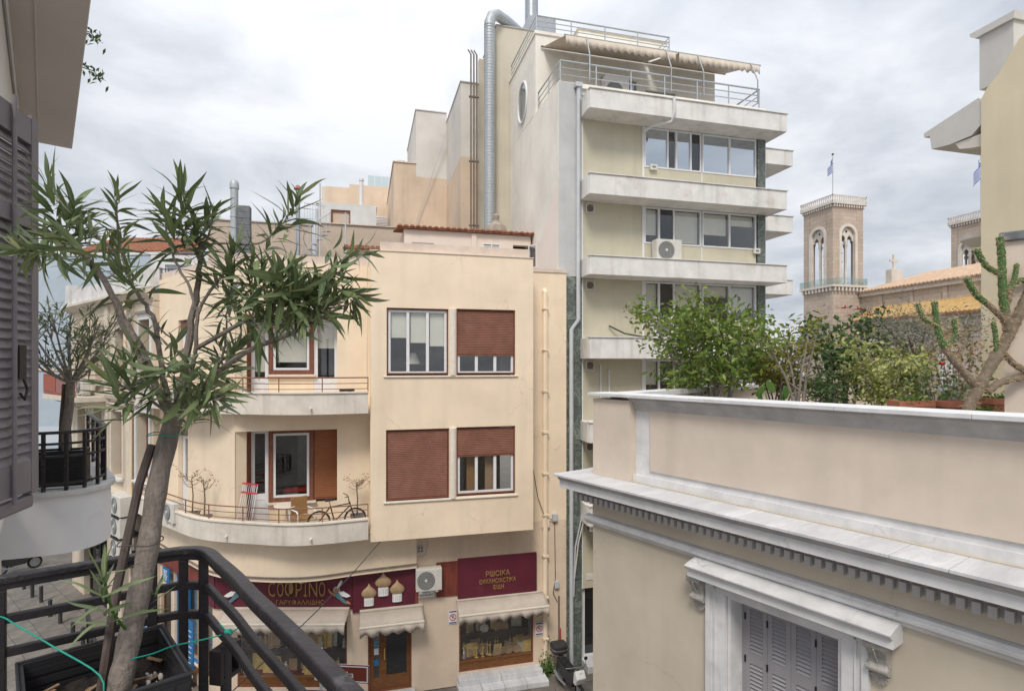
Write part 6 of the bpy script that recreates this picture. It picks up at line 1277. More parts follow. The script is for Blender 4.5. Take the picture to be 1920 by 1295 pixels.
# open louvred shutter
SX=-1.98
sh=hpart('shutter', MB().box(SX-.03,SX+.03,4.065,4.14,9.72,12.02).box(SX-.03,SX+.03,3.42,3.5,9.72,12.02).box(SX-.028,SX+.028,3.5,4.065,11.84,12.0).box(SX-.028,SX+.028,3.5,4.065,11.33,11.43).box(SX-.028,SX+.028,3.5,4.065,9.74,9.93),'purple_shutter')
SLM=None
for z0,z1 in ((11.43,11.84),(9.93,11.33)):
    n=round((z1-z0)/.057)
    for i in range(n):
        z=z0+(i+.5)*(z1-z0)/n
        mb=MB().add([(SX+.022,3.5,z-.036),(SX+.022,4.065,z-.036),(SX-.018,4.065,z+.034),(SX-.018,3.5,z+.034),(SX+.027,3.5,z-.03),(SX+.027,4.065,z-.03),(SX-.013,4.065,z+.04),(SX-.013,3.5,z+.04)],[(0,1,2,3),(7,6,5,4),(0,4,5,1),(1,5,6,2),(2,6,7,3),(3,7,4,0)])
        hpart('slat',mb,'purple_shutter',sh)
hpart('locking_rod', MB().tube([(SX+.045,3.86,9.7),(SX+.045,3.86,12.05)],.013,8),'purple_shutter',sh,smooth=True)
hpart('hook', MB().box(SX+.032,SX+.04,3.92,3.99,10.42,10.62).tube([(SX+.045,3.95,10.42),(SX+.06,3.96,10.36),(SX+.06,3.93,10.3),(SX+.045,3.91,10.34)],.008,6),'iron_black',sh)
hpart('weathered_sill', MB().box(SX-.1,SX+.02,3.3,4.12,9.63,9.715),'purple_shutter',sh,bevel=0.02)
# far balcony of the same house, and the one a storey below it
bp=catmull([(-4.35,8.12),(-3.95,8.15),(-3.58,8.24),(-3.36,8.5),(-3.37,8.95),(-3.72,9.7),(-4.2,10.68),(-4.75,11.8)],6)
bi_=offset(bp,-.1)
for dz,nm in ((0,'upper'),(-3.55,'lower')):
    ap=hpart('balcony_apron', MB().strip(bp,bi_,8.16+dz,8.88+dz),'apron_white',smooth=True)
    hpart('balcony_floor', MB().prism([tuple(q) for q in bi_]+[(-5.2,11.6),(-5.0,8.6)],8.5+dz,8.86+dz),'apron_top',ap)
    hpart('lip', MB().strip(offset(bp,.05),offset(bp,-.2),8.881+dz,8.93+dz),'apron_top',ap,smooth=True)
    rp_=offset(bp,-.07)
    rl=hpart('balcony_railing', MB().ribbon([(x,y,9.66+dz) for x,y in rp_],.05,.035),'iron_worn')
    for z in (9.52,9.36,9.02): hpart('rail', MB().ribbon([(x,y,z+dz) for x,y in rp_],.02,.03),'iron_worn',rl)
    for i in list(range(0,len(rp_),4)): hpart('post', MB().box(rp_[i][0]-.018,rp_[i][0]+.018,rp_[i][1]-.018,rp_[i][1]+.018,8.93+dz,9.64+dz),'iron_worn',rl)
    hpart('scroll', MB().tube([(-4.3,8.2,9.05+dz),(-4.05,8.2,9.25+dz),(-3.9,8.2,9.25+dz),(-3.9,8.2,9.15+dz),(-3.98,8.2,9.15+dz)],.012,5),'iron_worn',rl)
# planter and oleander on the far balcony
pl=thing('rattan_planter','black woven planter on the white balcony at the left','planter',(-3.92,8.72,8.93),.12)
obj('box', MB().wall(-.34,.34,0,.46,-.16,-.12).wall(-.34,.34,0,.46,.12,.16).box(-.34,-.3,-.12,.12,0,.46).box(.3,.34,-.12,.12,0,.46),'planter_black',pl); obj('earth', MB().box(-.3,.3,-.12,.12,.3,.4),'soil',pl)
for k in range(11): obj('weave_band', MB().box(-.345,.345,-.166,-.161,.02+k*.04,.045+k*.04),'planter_black',pl)

# leaves ---------------------------------------------------------------------------------------
def leafmesh(droop,fold,mat,wid=.085,bend=0,name='leaf'):
    N=7; vs=[];fs=[]
    for i in range(N+1):
        t=i/N; x=t; w=wid*(math.sin(math.pi*min(1,t*1.02+.02))**.75)*(1.0 if t<.6 else 1-.25*(t-.6)); z=-droop*t*t
        y_=bend*t*t; z+=.012*math.sin(t*9+droop*30); vs+=[(x,y_-w,z+fold*w),(x,y_,z),(x,y_+w,z+fold*w)]
    for i in range(N):
        for j in (0,1): fs.append((i*3+j,i*3+3+j,i*3+4+j,i*3+1+j))
    me=bpy.data.meshes.new(name); me.from_pydata(vs,[],fs); me.materials.append(MT(mat)); me.polygons.foreach_set('use_smooth',[True]*len(fs)); at_=me.attributes.new('rib','FLOAT','POINT'); at_.data.foreach_set('value',[1.0 if i%3==1 else 0.0 for i in range(len(vs))]); return me,vs,fs
LEAF=[leafmesh(d,f,m,w,b) for d,f,m,w,b in ((.1,.25,'oleander_leaf',.078,.08),(.26,.22,'oleander_leaf',.074,-.1),(.55,.25,'oleander_leaf',.07,.1),(-.05,.28,'oleander_leaf',.074,.03),(.22,.12,'oleander_pale',.09,.1),(.18,.3,'oleander_leaf',.066,-.18),(.36,.15,'oleander_leaf',.085,.15),(.75,.3,'oleander_leaf',.065,-.08))]
def rosette(r,c,axis,n,L):
    out_=[]; A=Vector(axis).normalized(); U=A.orthogonal().normalized(); V=A.cross(U)
    for i in range(n):
        a=i*2.4+r.uniform(-.3,.3); f=i/max(1,n-1); th=R(12+66*f**.8+r.uniform(-16,18))
        d=(A*math.cos(th)+(U*math.cos(a)+V*math.sin(a))*math.sin(th)).normalized(); p=Vector(c)-A*(.125*f**1.2)*(L/.12)+Vector((r.gauss(0,.004),r.gauss(0,.004),r.gauss(0,.004)))
        up=(A-d*A.dot(d)); up=up.normalized() if up.length>.05 else d.orthogonal(); up=(up+Vector((0,0,.4))+Vector((r.gauss(0,.35),r.gauss(0,.35),r.gauss(0,.35)))).normalized(); sd=up.cross(d).normalized(); up=d.cross(sd)
        l=L*r.uniform(.55,1.2)*(.75+.35*f); k=r.choice((0,1,1,2,3,5,6)) if r.random()>.06 else 4
        if f>.6 and r.random()<.5: k=r.choice((2,7,6))
        M=Matrix(((d.x,sd.x,up.x,p.x),(d.y,sd.y,up.y,p.y),(d.z,sd.z,up.z,p.z),(0,0,0,1)))@Matrix.Diagonal((l,l,l,1)); out_.append((M,k))
    return out_
def place_leaves(parent,items,single,eye=Vector((0,0,10.5)),base=Vector((0,0,0))):
    items.sort(key=lambda q:(q[0].translation+base-eye).length/q[0].to_scale().x)
    for M,k in items[:single]:
        o=bpy.data.objects.new('leaf',LEAF[k][0]); COL.objects.link(o); o.parent=parent; o.matrix_basis=M
    rest=MB(); pale=MB()
    for M,k in items[single:]: (pale if k==4 else rest).add([M@Vector(v) for v in LEAF[k][1]],LEAF[k][2])
    for q,mt in ((rest,'oleander_leaf'),(pale,'oleander_pale')):
        if q.v:
            me=q.mesh('foliage',mt,weld=False); me.polygons.foreach_set('use_smooth',[True]*len(me.polygons)); at_=me.attributes.new('rib','FLOAT','POINT'); at_.data.foreach_set('value',[1.0 if i%3==1 else 0.0 for i in range(len(q.v))]); put('foliage',me,parent,kind='stuff')
BR=[([(-0.566,1.949,10.327),(-0.54,1.963,10.475),(-0.522,1.979,10.643),(-0.508,1.996,10.781),(-0.502,1.994,10.866),(-0.516,1.977,10.946),(-0.532,1.961,11.016)],0.022,0.006),([(-0.577,1.952,10.335),(-0.63,1.946,10.492),(-0.685,1.939,10.621),(-0.746,1.935,10.754),(-0.791,1.926,10.825)],0.02,0.012),([(-0.791,1.926,10.825),(-0.799,1.907,10.834),(-0.819,1.892,10.853)],0.011,0.005),([(-0.581,1.963,10.343),(-0.615,2.004,10.492),(-0.65,2.054,10.638),(-0.705,2.089,10.726),(-0.753,2.123,10.808),(-0.789,2.153,10.936),(-0.796,2.155,11.042)],0.015,0.005),([(-0.59,1.966,10.351),(-0.673,2.04,10.491),(-0.775,2.129,10.65),(-0.835,2.186,10.779),(-0.932,2.232,10.891),(-1.013,2.274,10.95),(-1.089,2.305,10.97)],0.012,0.005),([(-0.789,2.153,10.865),(-0.852,2.149,10.931),(-0.91,2.144,10.996),(-0.969,2.159,11.048),(-0.991,2.165,11.092)],0.008,0.004),([(-0.888,2.2,10.913),(-0.923,2.106,10.883),(-0.945,2.029,10.858),(-0.98,1.976,10.838)],0.006,0.003),([(-0.542,1.943,10.352),(-0.437,1.874,10.468),(-0.32,1.802,10.547),(-0.211,1.752,10.588),(-0.12,1.707,10.635),(-0.06,1.692,10.669)],0.016,0.006),([(-0.537,1.952,10.376),(-0.51,1.935,10.492),(-0.495,1.93,10.558),(-0.497,1.941,10.657),(-0.46,1.942,10.733),(-0.414,1.94,10.801),(-0.392,1.945,10.862)],0.013,0.005),([(-0.495,1.93,10.554),(-0.394,1.883,10.609),(-0.312,1.841,10.65),(-0.218,1.805,10.684),(-0.147,1.777,10.707)],0.012,0.006),([(-0.497,1.941,10.657),(-0.518,1.937,10.739),(-0.555,1.936,10.819),(-0.575,1.931,10.899),(-0.586,1.934,10.964)],0.008,0.004),([(-0.505,1.995,10.849),(-0.462,1.984,10.888),(-0.33,1.949,10.888),(-0.273,1.934,10.926),(-0.232,1.923,10.977),(-0.199,1.914,11.036)],0.007,0.003),([(-0.147,1.777,10.707),(-0.092,1.741,10.783),(-0.039,1.706,10.818),(-0.001,1.686,10.824)],0.006,0.003),([(-0.183,1.765,10.649),(-0.089,1.678,10.662),(-0.037,1.644,10.672),(-0.018,1.639,10.694)],0.006,0.003),([(-0.574,1.951,10.335),(-0.616,1.88,10.406),(-0.652,1.827,10.439),(-0.688,1.816,10.47)],0.008,0.004),([(-0.55,1.945,10.335),(-0.449,1.836,10.395),(-0.382,1.756,10.414)],0.008,0.004),([(-0.462,1.984,10.474),(-0.444,2.041,10.544),(-0.444,2.083,10.653),(-0.44,2.102,10.727)],0.007,0.004),([(-0.332,1.867,10.638),(-0.319,1.884,10.706),(-0.325,1.896,10.773),(-0.337,1.899,10.823)],0.006,0.003),([(-0.218,1.805,10.684),(-0.211,1.814,10.749),(-0.219,1.816,10.798)],0.006,0.003),([(-0.12,1.707,10.635),(-0.129,1.73,10.694),(-0.137,1.743,10.742)],0.006,0.003),([(-0.498,1.993,10.866),(-0.476,2.008,10.939),(-0.467,2.006,10.991)],0.006,0.003)]
RS=[((-0.54,1.963,11.033),(0.0,-0.0,1),20,0.13),((-0.586,1.934,10.967),(-0.29,0.08,1),16,0.12),((-0.467,2.006,10.991),(0.48,-0.13,1),16,0.12),((-0.503,1.974,10.938),(0.19,-0.05,1),12,0.12),((-0.557,1.967,10.941),(-0.39,0.1,0.6),14,0.12),((-0.796,2.155,11.06),(0.0,-0.0,1),16,0.12),((-0.779,2.15,10.936),(0.1,-0.03,1),14,0.12),((-0.991,2.165,11.092),(-0.19,0.05,1),16,0.13),((-0.918,2.146,11.005),(0.29,-0.08,1),18,0.14),((-0.893,2.139,10.961),(0.29,-0.08,0.6),14,0.13),((-0.849,2.086,10.917),(0.29,-0.08,0.4),10,0.12),((-0.98,1.976,10.838),(-0.97,0.26,0),16,0.13),((-0.942,2.007,10.846),(-0.48,0.13,-0.6),10,0.13),((-0.992,2.227,10.94),(-0.29,0.08,0.5),12,0.12),((-0.819,1.892,10.853),(-0.58,0.15,0.3),12,0.12),((-0.733,2.097,10.813),(-0.39,0.1,0.7),10,0.12),((-0.729,2.003,10.806),(-0.19,0.05,0.8),12,0.13),((-0.392,1.945,10.862),(0.19,-0.05,1),18,0.12),((-0.337,1.899,10.823),(0.19,-0.05,1),16,0.12),((-0.414,1.94,10.793),(-0.29,0.08,0.8),16,0.12),((-0.462,1.984,10.764),(-0.58,0.15,0.6),12,0.11),((-0.323,1.885,10.755),(0.19,-0.05,0.6),18,0.12),((-0.25,1.824,10.765),(0.0,-0.0,1),18,0.12),((-0.219,1.816,10.798),(0.29,-0.08,1),16,0.12),((-0.262,1.807,10.699),(0.19,-0.05,0.3),18,0.13),((-0.206,1.771,10.696),(0.29,-0.08,0.2),18,0.13),((-0.137,1.743,10.742),(0.19,-0.05,1),18,0.12),((-0.157,1.717,10.692),(0.39,-0.1,-0.1),18,0.13),((-0.104,1.682,10.651),(0.58,-0.15,-0.3),14,0.13),((-0.177,1.702,10.629),(0.29,-0.08,-0.7),12,0.14),((-0.075,1.695,10.692),(0.48,-0.13,0.3),14,0.11),((-0.018,1.639,10.694),(0.68,-0.18,-0.3),18,0.11),((-0.03,1.642,10.664),(0.39,-0.1,-0.9),10,0.13),((-0.039,1.706,10.81),(0.58,-0.15,0.5),10,0.1),((-0.001,1.686,10.824),(0.97,-0.26,-0.1),6,0.1),((-0.061,1.712,10.772),(0.39,-0.1,0.6),10,0.11),((-0.199,1.914,11.036),(0.29,-0.08,1),12,0.12),((-0.232,1.923,10.985),(0.39,-0.1,0.7),8,0.12),((-0.273,1.934,10.929),(0.19,-0.05,0.4),8,0.12),((-0.688,1.816,10.47),(-0.39,0.1,0.7),18,0.13),((-0.66,1.85,10.492),(-0.19,0.05,1),14,0.12),((-0.67,1.935,10.54),(0.0,-0.0,1),12,0.13),((-0.579,1.829,10.416),(-0.19,0.05,-0.4),14,0.12),((-0.624,1.861,10.446),(-0.58,0.15,-0.2),10,0.13),((-0.382,1.756,10.414),(0.77,-0.2,0.1),14,0.12),((-0.438,1.791,10.431),(0.29,-0.08,0.8),16,0.11),((-0.401,1.916,10.492),(0.48,-0.13,0.6),18,0.11),((-0.407,2.021,10.544),(0.39,-0.1,0.7),16,0.11),((-0.461,2.046,10.579),(0.0,-0.0,1),14,0.11),((-0.44,2.102,10.727),(0.1,-0.03,1),12,0.11),((-0.418,1.765,10.402),(0.19,-0.05,-0.9),10,0.13),((-0.484,1.783,10.409),(0.1,-0.03,-0.5),8,0.12),((-0.392,2.069,10.581),(0.48,-0.13,0.5),12,0.11),((-0.593,2.07,10.579),(0.1,-0.03,1),10,0.13),((-0.648,2.095,10.614),(-0.19,0.05,1),8,0.12),((-0.123,1.749,10.736),(0.58,-0.15,0.4),12,0.12),((-0.311,1.923,10.812),(-0.1,0.03,1),14,0.12),((-0.186,1.787,10.762),(0.1,-0.03,0.8),14,0.11)]
ol=thing('oleander_tree','potted oleander tree with long dark leaves close to the camera','tree')
r_=random.Random(77)
T_=catmull([(-.632,1.70,9.5),(-.629,1.718,9.627),(-.622,1.768,9.745),(-.606,1.836,9.925),(-.593,1.905,10.156),(-.566,1.949,10.335),(-.555,1.953,10.38)],6)
obj('trunk', MB().tube(T_,[.030-.004*i/len(T_)+.0015*math.sin(i*1.7)+(.004 if i>len(T_)-6 else 0) for i in range(len(T_))],14),'bark',ol,smooth=True)
for pts_,a,b in BR:
    P=catmull(pts_,5); n=len(P); obj('branch', MB().tube([Vector(q)+Vector((r_.gauss(0,.0015),)*3) for q in P],[(a+(b-a)*i/(n-1))*(1.05 if i%4==0 else 1)*.62 for i in range(n)],7),'bark_grey' if a<.012 else 'bark',ol,smooth=True)
items=[]
for c,ax,n,L in RS: items+=rosette(r_,c,ax,int(n*1.75),L*1.0)
items+=rosette(r_,(-.654,1.693,9.944),(-.05,0,1),20,.12); items+=rosette(r_,(-.575,1.82,9.86),(.3,0,1),9,.07)
obj('branch', MB().tube([(-.625,1.75,9.785),(-.642,1.721,9.84),(-.651,1.703,9.905),(-.654,1.693,9.95)],[.004,.004,.0035,.003],6),'moss_leaf',ol,smooth=True)
for pts_,a,b in BR:                      # short twigs between branch ends and their leaf whorls
    pass
tw=[]
ends=[Vector(q) for pts_,a,b in BR for q in pts_[1:]]
for c,ax,n,L in RS:
    e=min(ends,key=lambda q:(q-Vector(c)).length); c_=Vector(c)
    if (e-c_).length>.012: obj('twig', MB().tube([e,e.lerp(c_,.5)-Vector((0,0,.006)),c_],[.0035,.003,.002],5),'bark_grey',ol)
place_leaves(ol,items,300)
obj('prop_stake', MB().tube([(-.683,1.70,9.5),(-.669,1.815,9.872),(-.64,1.895,10.15),(-.618,1.93,10.26)],.0125,8),'stake',None,smooth=True,label='dark wooden stake tied against the oleander trunk',cat='stake')
for z,c,rr in ((9.99,(-.612,1.856),.05),(10.29,(-.573,1.94),.043)): obj('tie_wire', MB().tube([(c[0]-.012+rr*1.15*math.cos(k*math.pi/10),c[1]+rr*math.sin(k*math.pi/10),z+.004*math.sin(k)) for k in range(20)],.0018,5,True),'cable' if z<10.1 else 'green_string',ol)
# far oleander
fo=thing('oleander_tree','smaller oleander tree growing from the planter on the white balcony','tree',(-3.86,8.88,9.25))
r2=random.Random(5); obj('trunk', MB().tube([(0,0,0),(-.01,0,.4),(.03,0,.72),(.05,-.02,1.02)],[.065,.06,.055,.05],9),'bark',fo,smooth=True); obj('trunk', MB().tube([(-.07,.0,0),(-.06,0,.5),(-.03,0,1.0)],[.03,.028,.02],7),'stake',fo)
it=[]; m=MB()
for i in range(15):
    a=2*math.pi*i/15+r2.uniform(-.2,.2); l=r2.uniform(.3,.62); e=Vector((.05+l*math.cos(a),l*math.sin(a),1.0+r2.uniform(.35,1.0))); m.tube([(.05,0,1.0),Vector((.05,0,1)).lerp(e,.5)+Vector((0,0,-.06)),e],[.022,.014,.006],5)
    for k in range(4): q=e+Vector((r2.gauss(0,.12),r2.gauss(0,.12),r2.gauss(0,.12))); m.tube([Vector((.05,0,1)).lerp(e,.7),q],[.007,.004],4); it+=rosette(r2,q,(math.cos(a)*.5,math.sin(a)*.5,1),13,.17)
obj('branches' if False else 'branch_crown',m,'bark_grey',fo); place_leaves(fo,it,0)
# twigs hanging from the storey above
for lb,c in (('leafy twig poking past the slab edge, upper of two',(-2.85,6.95,14.07)),('leafy twig poking past the slab edge, lower of two',(-2.82,6.94,13.66))):
    t=thing('hanging_twig',lb,'twig',c); r3=random.Random(3); m=MB().tube([(-.6,.2,.1),(-.2,.05,.05),(.05,0,-.03),(.1,0,-.1)],[.012,.008,.005,.003],5); obj('stem',m,'bark_brown',t); m=MB(); leafcloud(m,[(-.1,0,.03),(0,0,0),(.06,0,-.05),(.1,0,-.1)],r3,46,.07,.03,.035); obj('foliage',m,'dark_leaf',t,kind='stuff')
# ---------------------------------------------------------------- near railing, planter, ties
path=catmull([(-1.5,1.74),(-1.25,1.84),(-1.005,1.935),(-.824,2.005),(-.661,2.065),(-.576,2.085),(-.50,2.05),(-.43,1.925),(-.352,1.775),(-.28,1.62),(-.186,1.435),(-.1,1.26),(-.005,1.06),(.2,.62)],8)
nr=thing('balcony_railing','dark iron balcony railing curving round in the foreground','railing')
obj('handrail', MB().ribbon([(x,y,9.888) for x,y in path],.036,.02),'iron_worn',nr,bevel=0.004); obj('handrail_web', MB().ribbon([(x,y,9.868) for x,y in path],.022,.018),'iron_black',nr)
for z in (9.772,9.676,9.2,8.98): obj('rail', MB().ribbon([(x,y,z) for x,y in path],.018,.026),'iron_black',nr,bevel=0.003)
def at_len(f):
    i=min(range(len(path)),key=lambda k:(path[k][0]-f[0])**2+(path[k][1]-f[1])**2); return path[i]
for f in ((-1.0,1.935),(-.655,2.07),(-.576,2.085),(-.51,2.055),(-.385,1.87)):
    x,y=at_len(f); obj('post', MB().box(-.014,.014,-.014,.014,8.9,9.858 if f[0]<-.4 else 9.662),'iron_black',nr,(x,y,0),.35,bevel=0.003)
bs_=thing('balcony_floor','pale balcony slab under the foreground planter and railing','balcony'); obj('slab', MB().prism([tuple(q[:2]) for q in offset(path,-.05)]+[(-.4,.3),(-1.6,1.0)],8.7,8.9),'apron_top',bs_); obj('nosing', MB().strip(offset(path,-.09),offset(path,-.051),8.72,8.91),'apron_white',bs_)
np_=thing('rattan_planter','large black woven planter at the foot of the near oleander','planter',(-.672,1.738,8.9),math.atan2(1.976-1.82,-.61+.909))
hw,hd,hh=.17,.182,.79
bx_=obj('box', MB().wall(-hw,hw,0,hh,-hd,-hd+.012).wall(-hw,hw,0,hh,hd-.012,hd).box(-hw,-hw+.012,-hd+.012,hd-.012,0,hh).box(hw-.012,hw,-hd+.012,hd-.012,0,hh),'planter_black',np_); obj('rim', MB().tube([(-hw,-hd,hh),(hw,-hd,hh),(hw,hd,hh),(-hw,hd,hh)],.007,8,True),'planter_black',np_,smooth=True)
for s_,ax in ((-1,0),(1,0),(-1,1),(1,1)):
    for k in range(26):
        z=hh-.03-k*.028; m=MB(); L_=hd if ax==0 else hw
        for j in range(9):
            u=-L_+.02+j*(2*L_-.04)/8+(.02 if k%2 else 0)
            if abs(u)>L_-.015: continue
            if ax==0: m.box(s_*hw-.003,s_*hw+.003,u-.016,u+.016,z-.011,z+.011)
            else: m.box(u-.016,u+.016,s_*hd-.003,s_*hd+.003,z-.011,z+.011)
        obj('weave_band',m,'planter_black',np_,kind='stuff')
        if k<16 and ((ax==0 and s_==1) or (ax==1 and s_==1) or (ax==0 and s_==-1)):
            m2=MB()
            if ax==0: m2.box(s_*hw-s_*.012-.002,s_*hw-s_*.012+.002,-hd+.015,hd-.015,z-.009,z+.009)
            else: m2.box(-hw+.015,hw-.015,hd-.016,hd-.0125,z-.009,z+.009)
            obj('weave_band',m2,'planter_black',np_)
g_=MB(); n=22; r4=random.Random(9); hts=[[.70+r4.uniform(-.008,.008)+.012*math.sin(i*.6)*math.cos(j*.5) for j in range(n)] for i in range(n)]
g_.add([(-hw+.012+(2*hw-.024)*i/(n-1),-hd+.012+(2*hd-.024)*j/(n-1),hts[i][j]) for i in range(n) for j in range(n)],[(i*n+j,(i+1)*n+j,(i+1)*n+j+1,i*n+j+1) for i in range(n-1) for j in range(n-1)]); obj('earth',g_,'soil',np_,smooth=True)
PEB=[]
for k in range(3):
    bm=bmesh.new(); bmesh.ops.create_icosphere(bm,subdivisions=1,radius=1)
    for v in bm.verts: v.co*=r4.uniform(.8,1.15)
    me=bpy.data.meshes.new('pebble'); bm.to_mesh(me); bm.free(); me.materials.append(MT('pebble')); me.polygons.foreach_set('use_smooth',[True]*len(me.polygons)); PEB.append(me)
for k in range(46):
    x,y=(r4.uniform(.02,.14),r4.uniform(-.1,.08)) if k<32 else (r4.uniform(-.14,.0),r4.uniform(-.15,.0))
    s_=r4.uniform(.005,.010); o=put('pebble',r4.choice(PEB),np_,(x,y,.712+s_*.2),(r4.uniform(0,3),r4.uniform(0,3),r4.uniform(0,3))); o.scale=(s_*1.4,s_,s_*.7)
for k in range(22):
    l=r4.uniform(.015,.05); o=obj('bark_chip', MB().box(-l,l,-.005,.005,-.0015,.0015),'chip',np_,(r4.uniform(-.13,.14),r4.uniform(-.15,.13),.716+r4.uniform(0,.008)),r4.uniform(0,3.1)); o.rotation_euler.x=r4.uniform(-.25,.25); o.rotation_euler.y=r4.uniform(-.15,.15)
def tie(label,pts): return obj('green_string', MB().tube(catmull(pts,4),.0022,6),'green_string',None,smooth=True,label=label,cat='string')
tie('green string tied from the left railing post to the planter',[(-1.02,1.93,9.79),(-.985,1.915,9.785),(-.937,1.872,9.78),(-.8,1.775,9.745),(-.661,1.69,9.695),(-.645,1.66,9.64)])
tie('green string tied from the oleander trunk to the right railing',[(-.60,1.72,9.715),(-.56,1.76,9.705),(-.527,1.815,9.695),(-.46,1.85,9.688),(-.40,1.89,9.683),(-.39,1.875,9.70)])
obj('string_knot', MB().lathe([(0,-.012),(.012,-.006),(.014,0),(.011,.008),(0,.012)],(-.398,1.885,9.685),8).tube([(-.398,1.885,9.685),(-.37,1.87,9.70),(-.36,1.865,9.715)],.002,5).tube([(-.398,1.885,9.685),(-.425,1.9,9.71)],.002,5),'green_string',None,label='frayed knot of green string on the near railing',cat='string')
hb=thing('metal_holder','small black metal holder hanging under the near railing','bracket',(-.405,1.885,9.60),1.1); obj('strap', MB().wall(-.045,.045,-.05,.05,-.02,.02,[(-.032,.032,-.036,.036)]),'iron_black',hb); obj('hook', MB().bar((0,0,.05),(0,0,.09),.02,.006),'iron_black',hb)

# ================================================================== street furniture
mb_=thing('motorbike','black motorbike with a top box parked at the foot of the corner building','motorbike',(6.42,17.0,0.01),R(-84))
for x in (-.68,.68):
    w=obj('wheel', MB().tube([(x+.27*math.cos(k*math.pi/12),0,.31+.27*math.sin(k*math.pi/12)) for k in range(24)],.05,8,True),'rubber',mb_,smooth=True); obj('rim', MB().lathe([(.05,-.02),(.23,-.015),(.235,0),(.23,.015),(.05,.02)],(x,0,.31),18,axis='y'),'steel',w)
obj('body', MB().plate([(-.75,.62),(-.55,.42),(-.2,.35),(.3,.35),(.45,.6),(.62,.95),(.5,1.02),(.3,.85),(0,.74),(-.4,.78),(-.8,.8)],-.13,.13),'plastic_dark',mb_,bevel=0.04); obj('seat', MB().prism([(-.62,-.13),(.2,-.11),(.28,0),(.2,.11),(-.62,.13)],.79,.88),'rubber',mb_,bevel=0.03)
obj('top_box', MB().prism([(-1.05,-.2),(-.98,-.27),(-.72,-.27),(-.6,-.22),(-.56,0),(-.6,.22),(-.72,.27),(-.98,.27),(-1.05,.2)],.93,1.24),'plastic_dark',mb_,bevel=0.06); obj('reflector_band', MB().prism([(-1.055,-.2),(-.98,-.275),(-.72,-.275),(-.6,-.225),(-.555,0),(-.6,.225),(-.72,.275),(-.98,.275),(-1.055,.2)],1.06,1.085),'steel',mb_); obj('rack', MB().bar((-.5,0,.82),(-.95,0,.92),.16,.02),'steel',mb_)
obj('handlebar', MB().tube([(.42,-.36,1.06),(.5,-.2,1.08),(.52,.2,1.08),(.42,.36,1.06)],.016,7),'steel',mb_,smooth=True); obj('fork', MB().tube([(.52,.08,1.02),(.68,.08,.31)],.022,6).tube([(.52,-.08,1.02),(.68,-.08,.31)],.022,6),'steel',mb_)
for s_ in (-1,1): obj('mirror', MB().lathe([(0,-.01),(.06,-.01),(.06,.01),(0,.01)],(.42,s_*.34,1.26),10,axis='x').tube([(.45,s_*.3,1.06),(.42,s_*.34,1.25)],.007,4),'plastic_dark',mb_)
obj('headlamp', MB().lathe([(0,0),(.09,.0),(.1,-.06),(0,-.1)],(.72,0,.92),14,axis='x'),'sign_white',mb_,smooth=True); obj('exhaust', MB().tube([(.0,-.16,.28),(-.4,-.18,.28),(-.75,-.19,.38)],[.03,.05,.055],8),'steel',mb_,smooth=True); obj('fairing', MB().plate([(.5,.62),(.66,.6),(.8,.85),(.66,1.06),(.55,.98)],-.16,.16),'sign_white',mb_,bevel=0.03)
m2=clone(mb_,(-17.0,34.2,0.01),R(40),'distant motorbike parked by the farthest bollards of the side street'); mb_['group']=m2['group']='parked motorbikes'
iv=thing('wall_ivy','small green creeper at the foot of the downpipe','plant',(6.0,18.2,0)); m=MB(); r3=random.Random(4); leafcloud(m,[(r3.gauss(0,.12),r3.gauss(-.05,.06),abs(r3.gauss(.3,.25))) for _ in range(60)],r3,420,.08,.06,.05); obj('foliage',m,'moss_leaf',iv,kind='stuff'); obj('stem', MB().tube([(0,.05,0),(.02,.05,.9)],.01,5),'bark_brown',iv)
rs=thing('road_sign','brown arrow sign with white border on a post behind the railing','sign',(-.62,14.1,0),R(-20)); obj('post', MB().tube([(-.4,.06,0),(-.4,.06,3.7)],.04,8),'pipe_grey',rs)
for z,dx in ((2.95,.35),(2.3,.0)):
    b=obj('plate', MB().plate([(-.9+dx,z),(.45+dx,z),(.45+dx,z+.42),(-.9+dx,z+.42)],-.01,.01),'sign_brown',rs); obj('border', MB().frame(-.88+dx,.43+dx,z+.02,z+.40,-.014,-.011,.025),'sign_white',b); obj('back', MB().box(-.9+dx,.45+dx,.011,.03,z,z+.42),'pipe_grey',b)
    letters('Acropolis' if dx==0 else 'Plaka',.2,.002,'lettering','sign_white',b,(-.12+dx,-.013,z+.13))
# café front on the side street
def gs(x,y,z): return (-4.45+.587*x+.809*y,19.44-.809*x+.587*y,z)
f=win(cb,-3.3,-1.35,.6,3.3,.08,2,.08,'shop_blue','shop_glass',loc=(-4.45,19.44,0),rz=SIDE,name='cafe_window'); obj('display_back', MB().box(-3.3,-1.35,.7,.75,.6,3.3),'shop_sky',f)
f=win(cb,-1.0,-.25,.5,2.9,.08,1,.06,'wood_warm','shop_glass',loc=(-4.45,19.44,0),rz=SIDE,name='shop_window'); obj('display_back', MB().box(-1.0,-.25,.6,.65,.5,2.9),'room_mid',f)
f=win(cb,-4.5,-3.6,.1,2.6,.08,1,.08,'wood_warm','glass_dark',loc=(-4.45,19.44,0),rz=SIDE,name='cafe_door')
obj('cafe_fascia', MB().box(-4.8,-1.1,-.08,-.003,3.35,4.0),'red_wood',cb,loc=(-4.45,19.44,0),rz=SIDE); obj('window_shelf', MB().box(-3.4,-1.3,-.35,-.003,.5,.58),'wood_warm',cb,loc=(-4.45,19.44,0),rz=SIDE); obj('window_shelf', MB().box(-3.4,-1.3,-.37,-.351,.42,.6),'shop_blue',cb,loc=(-4.45,19.44,0),rz=SIDE)
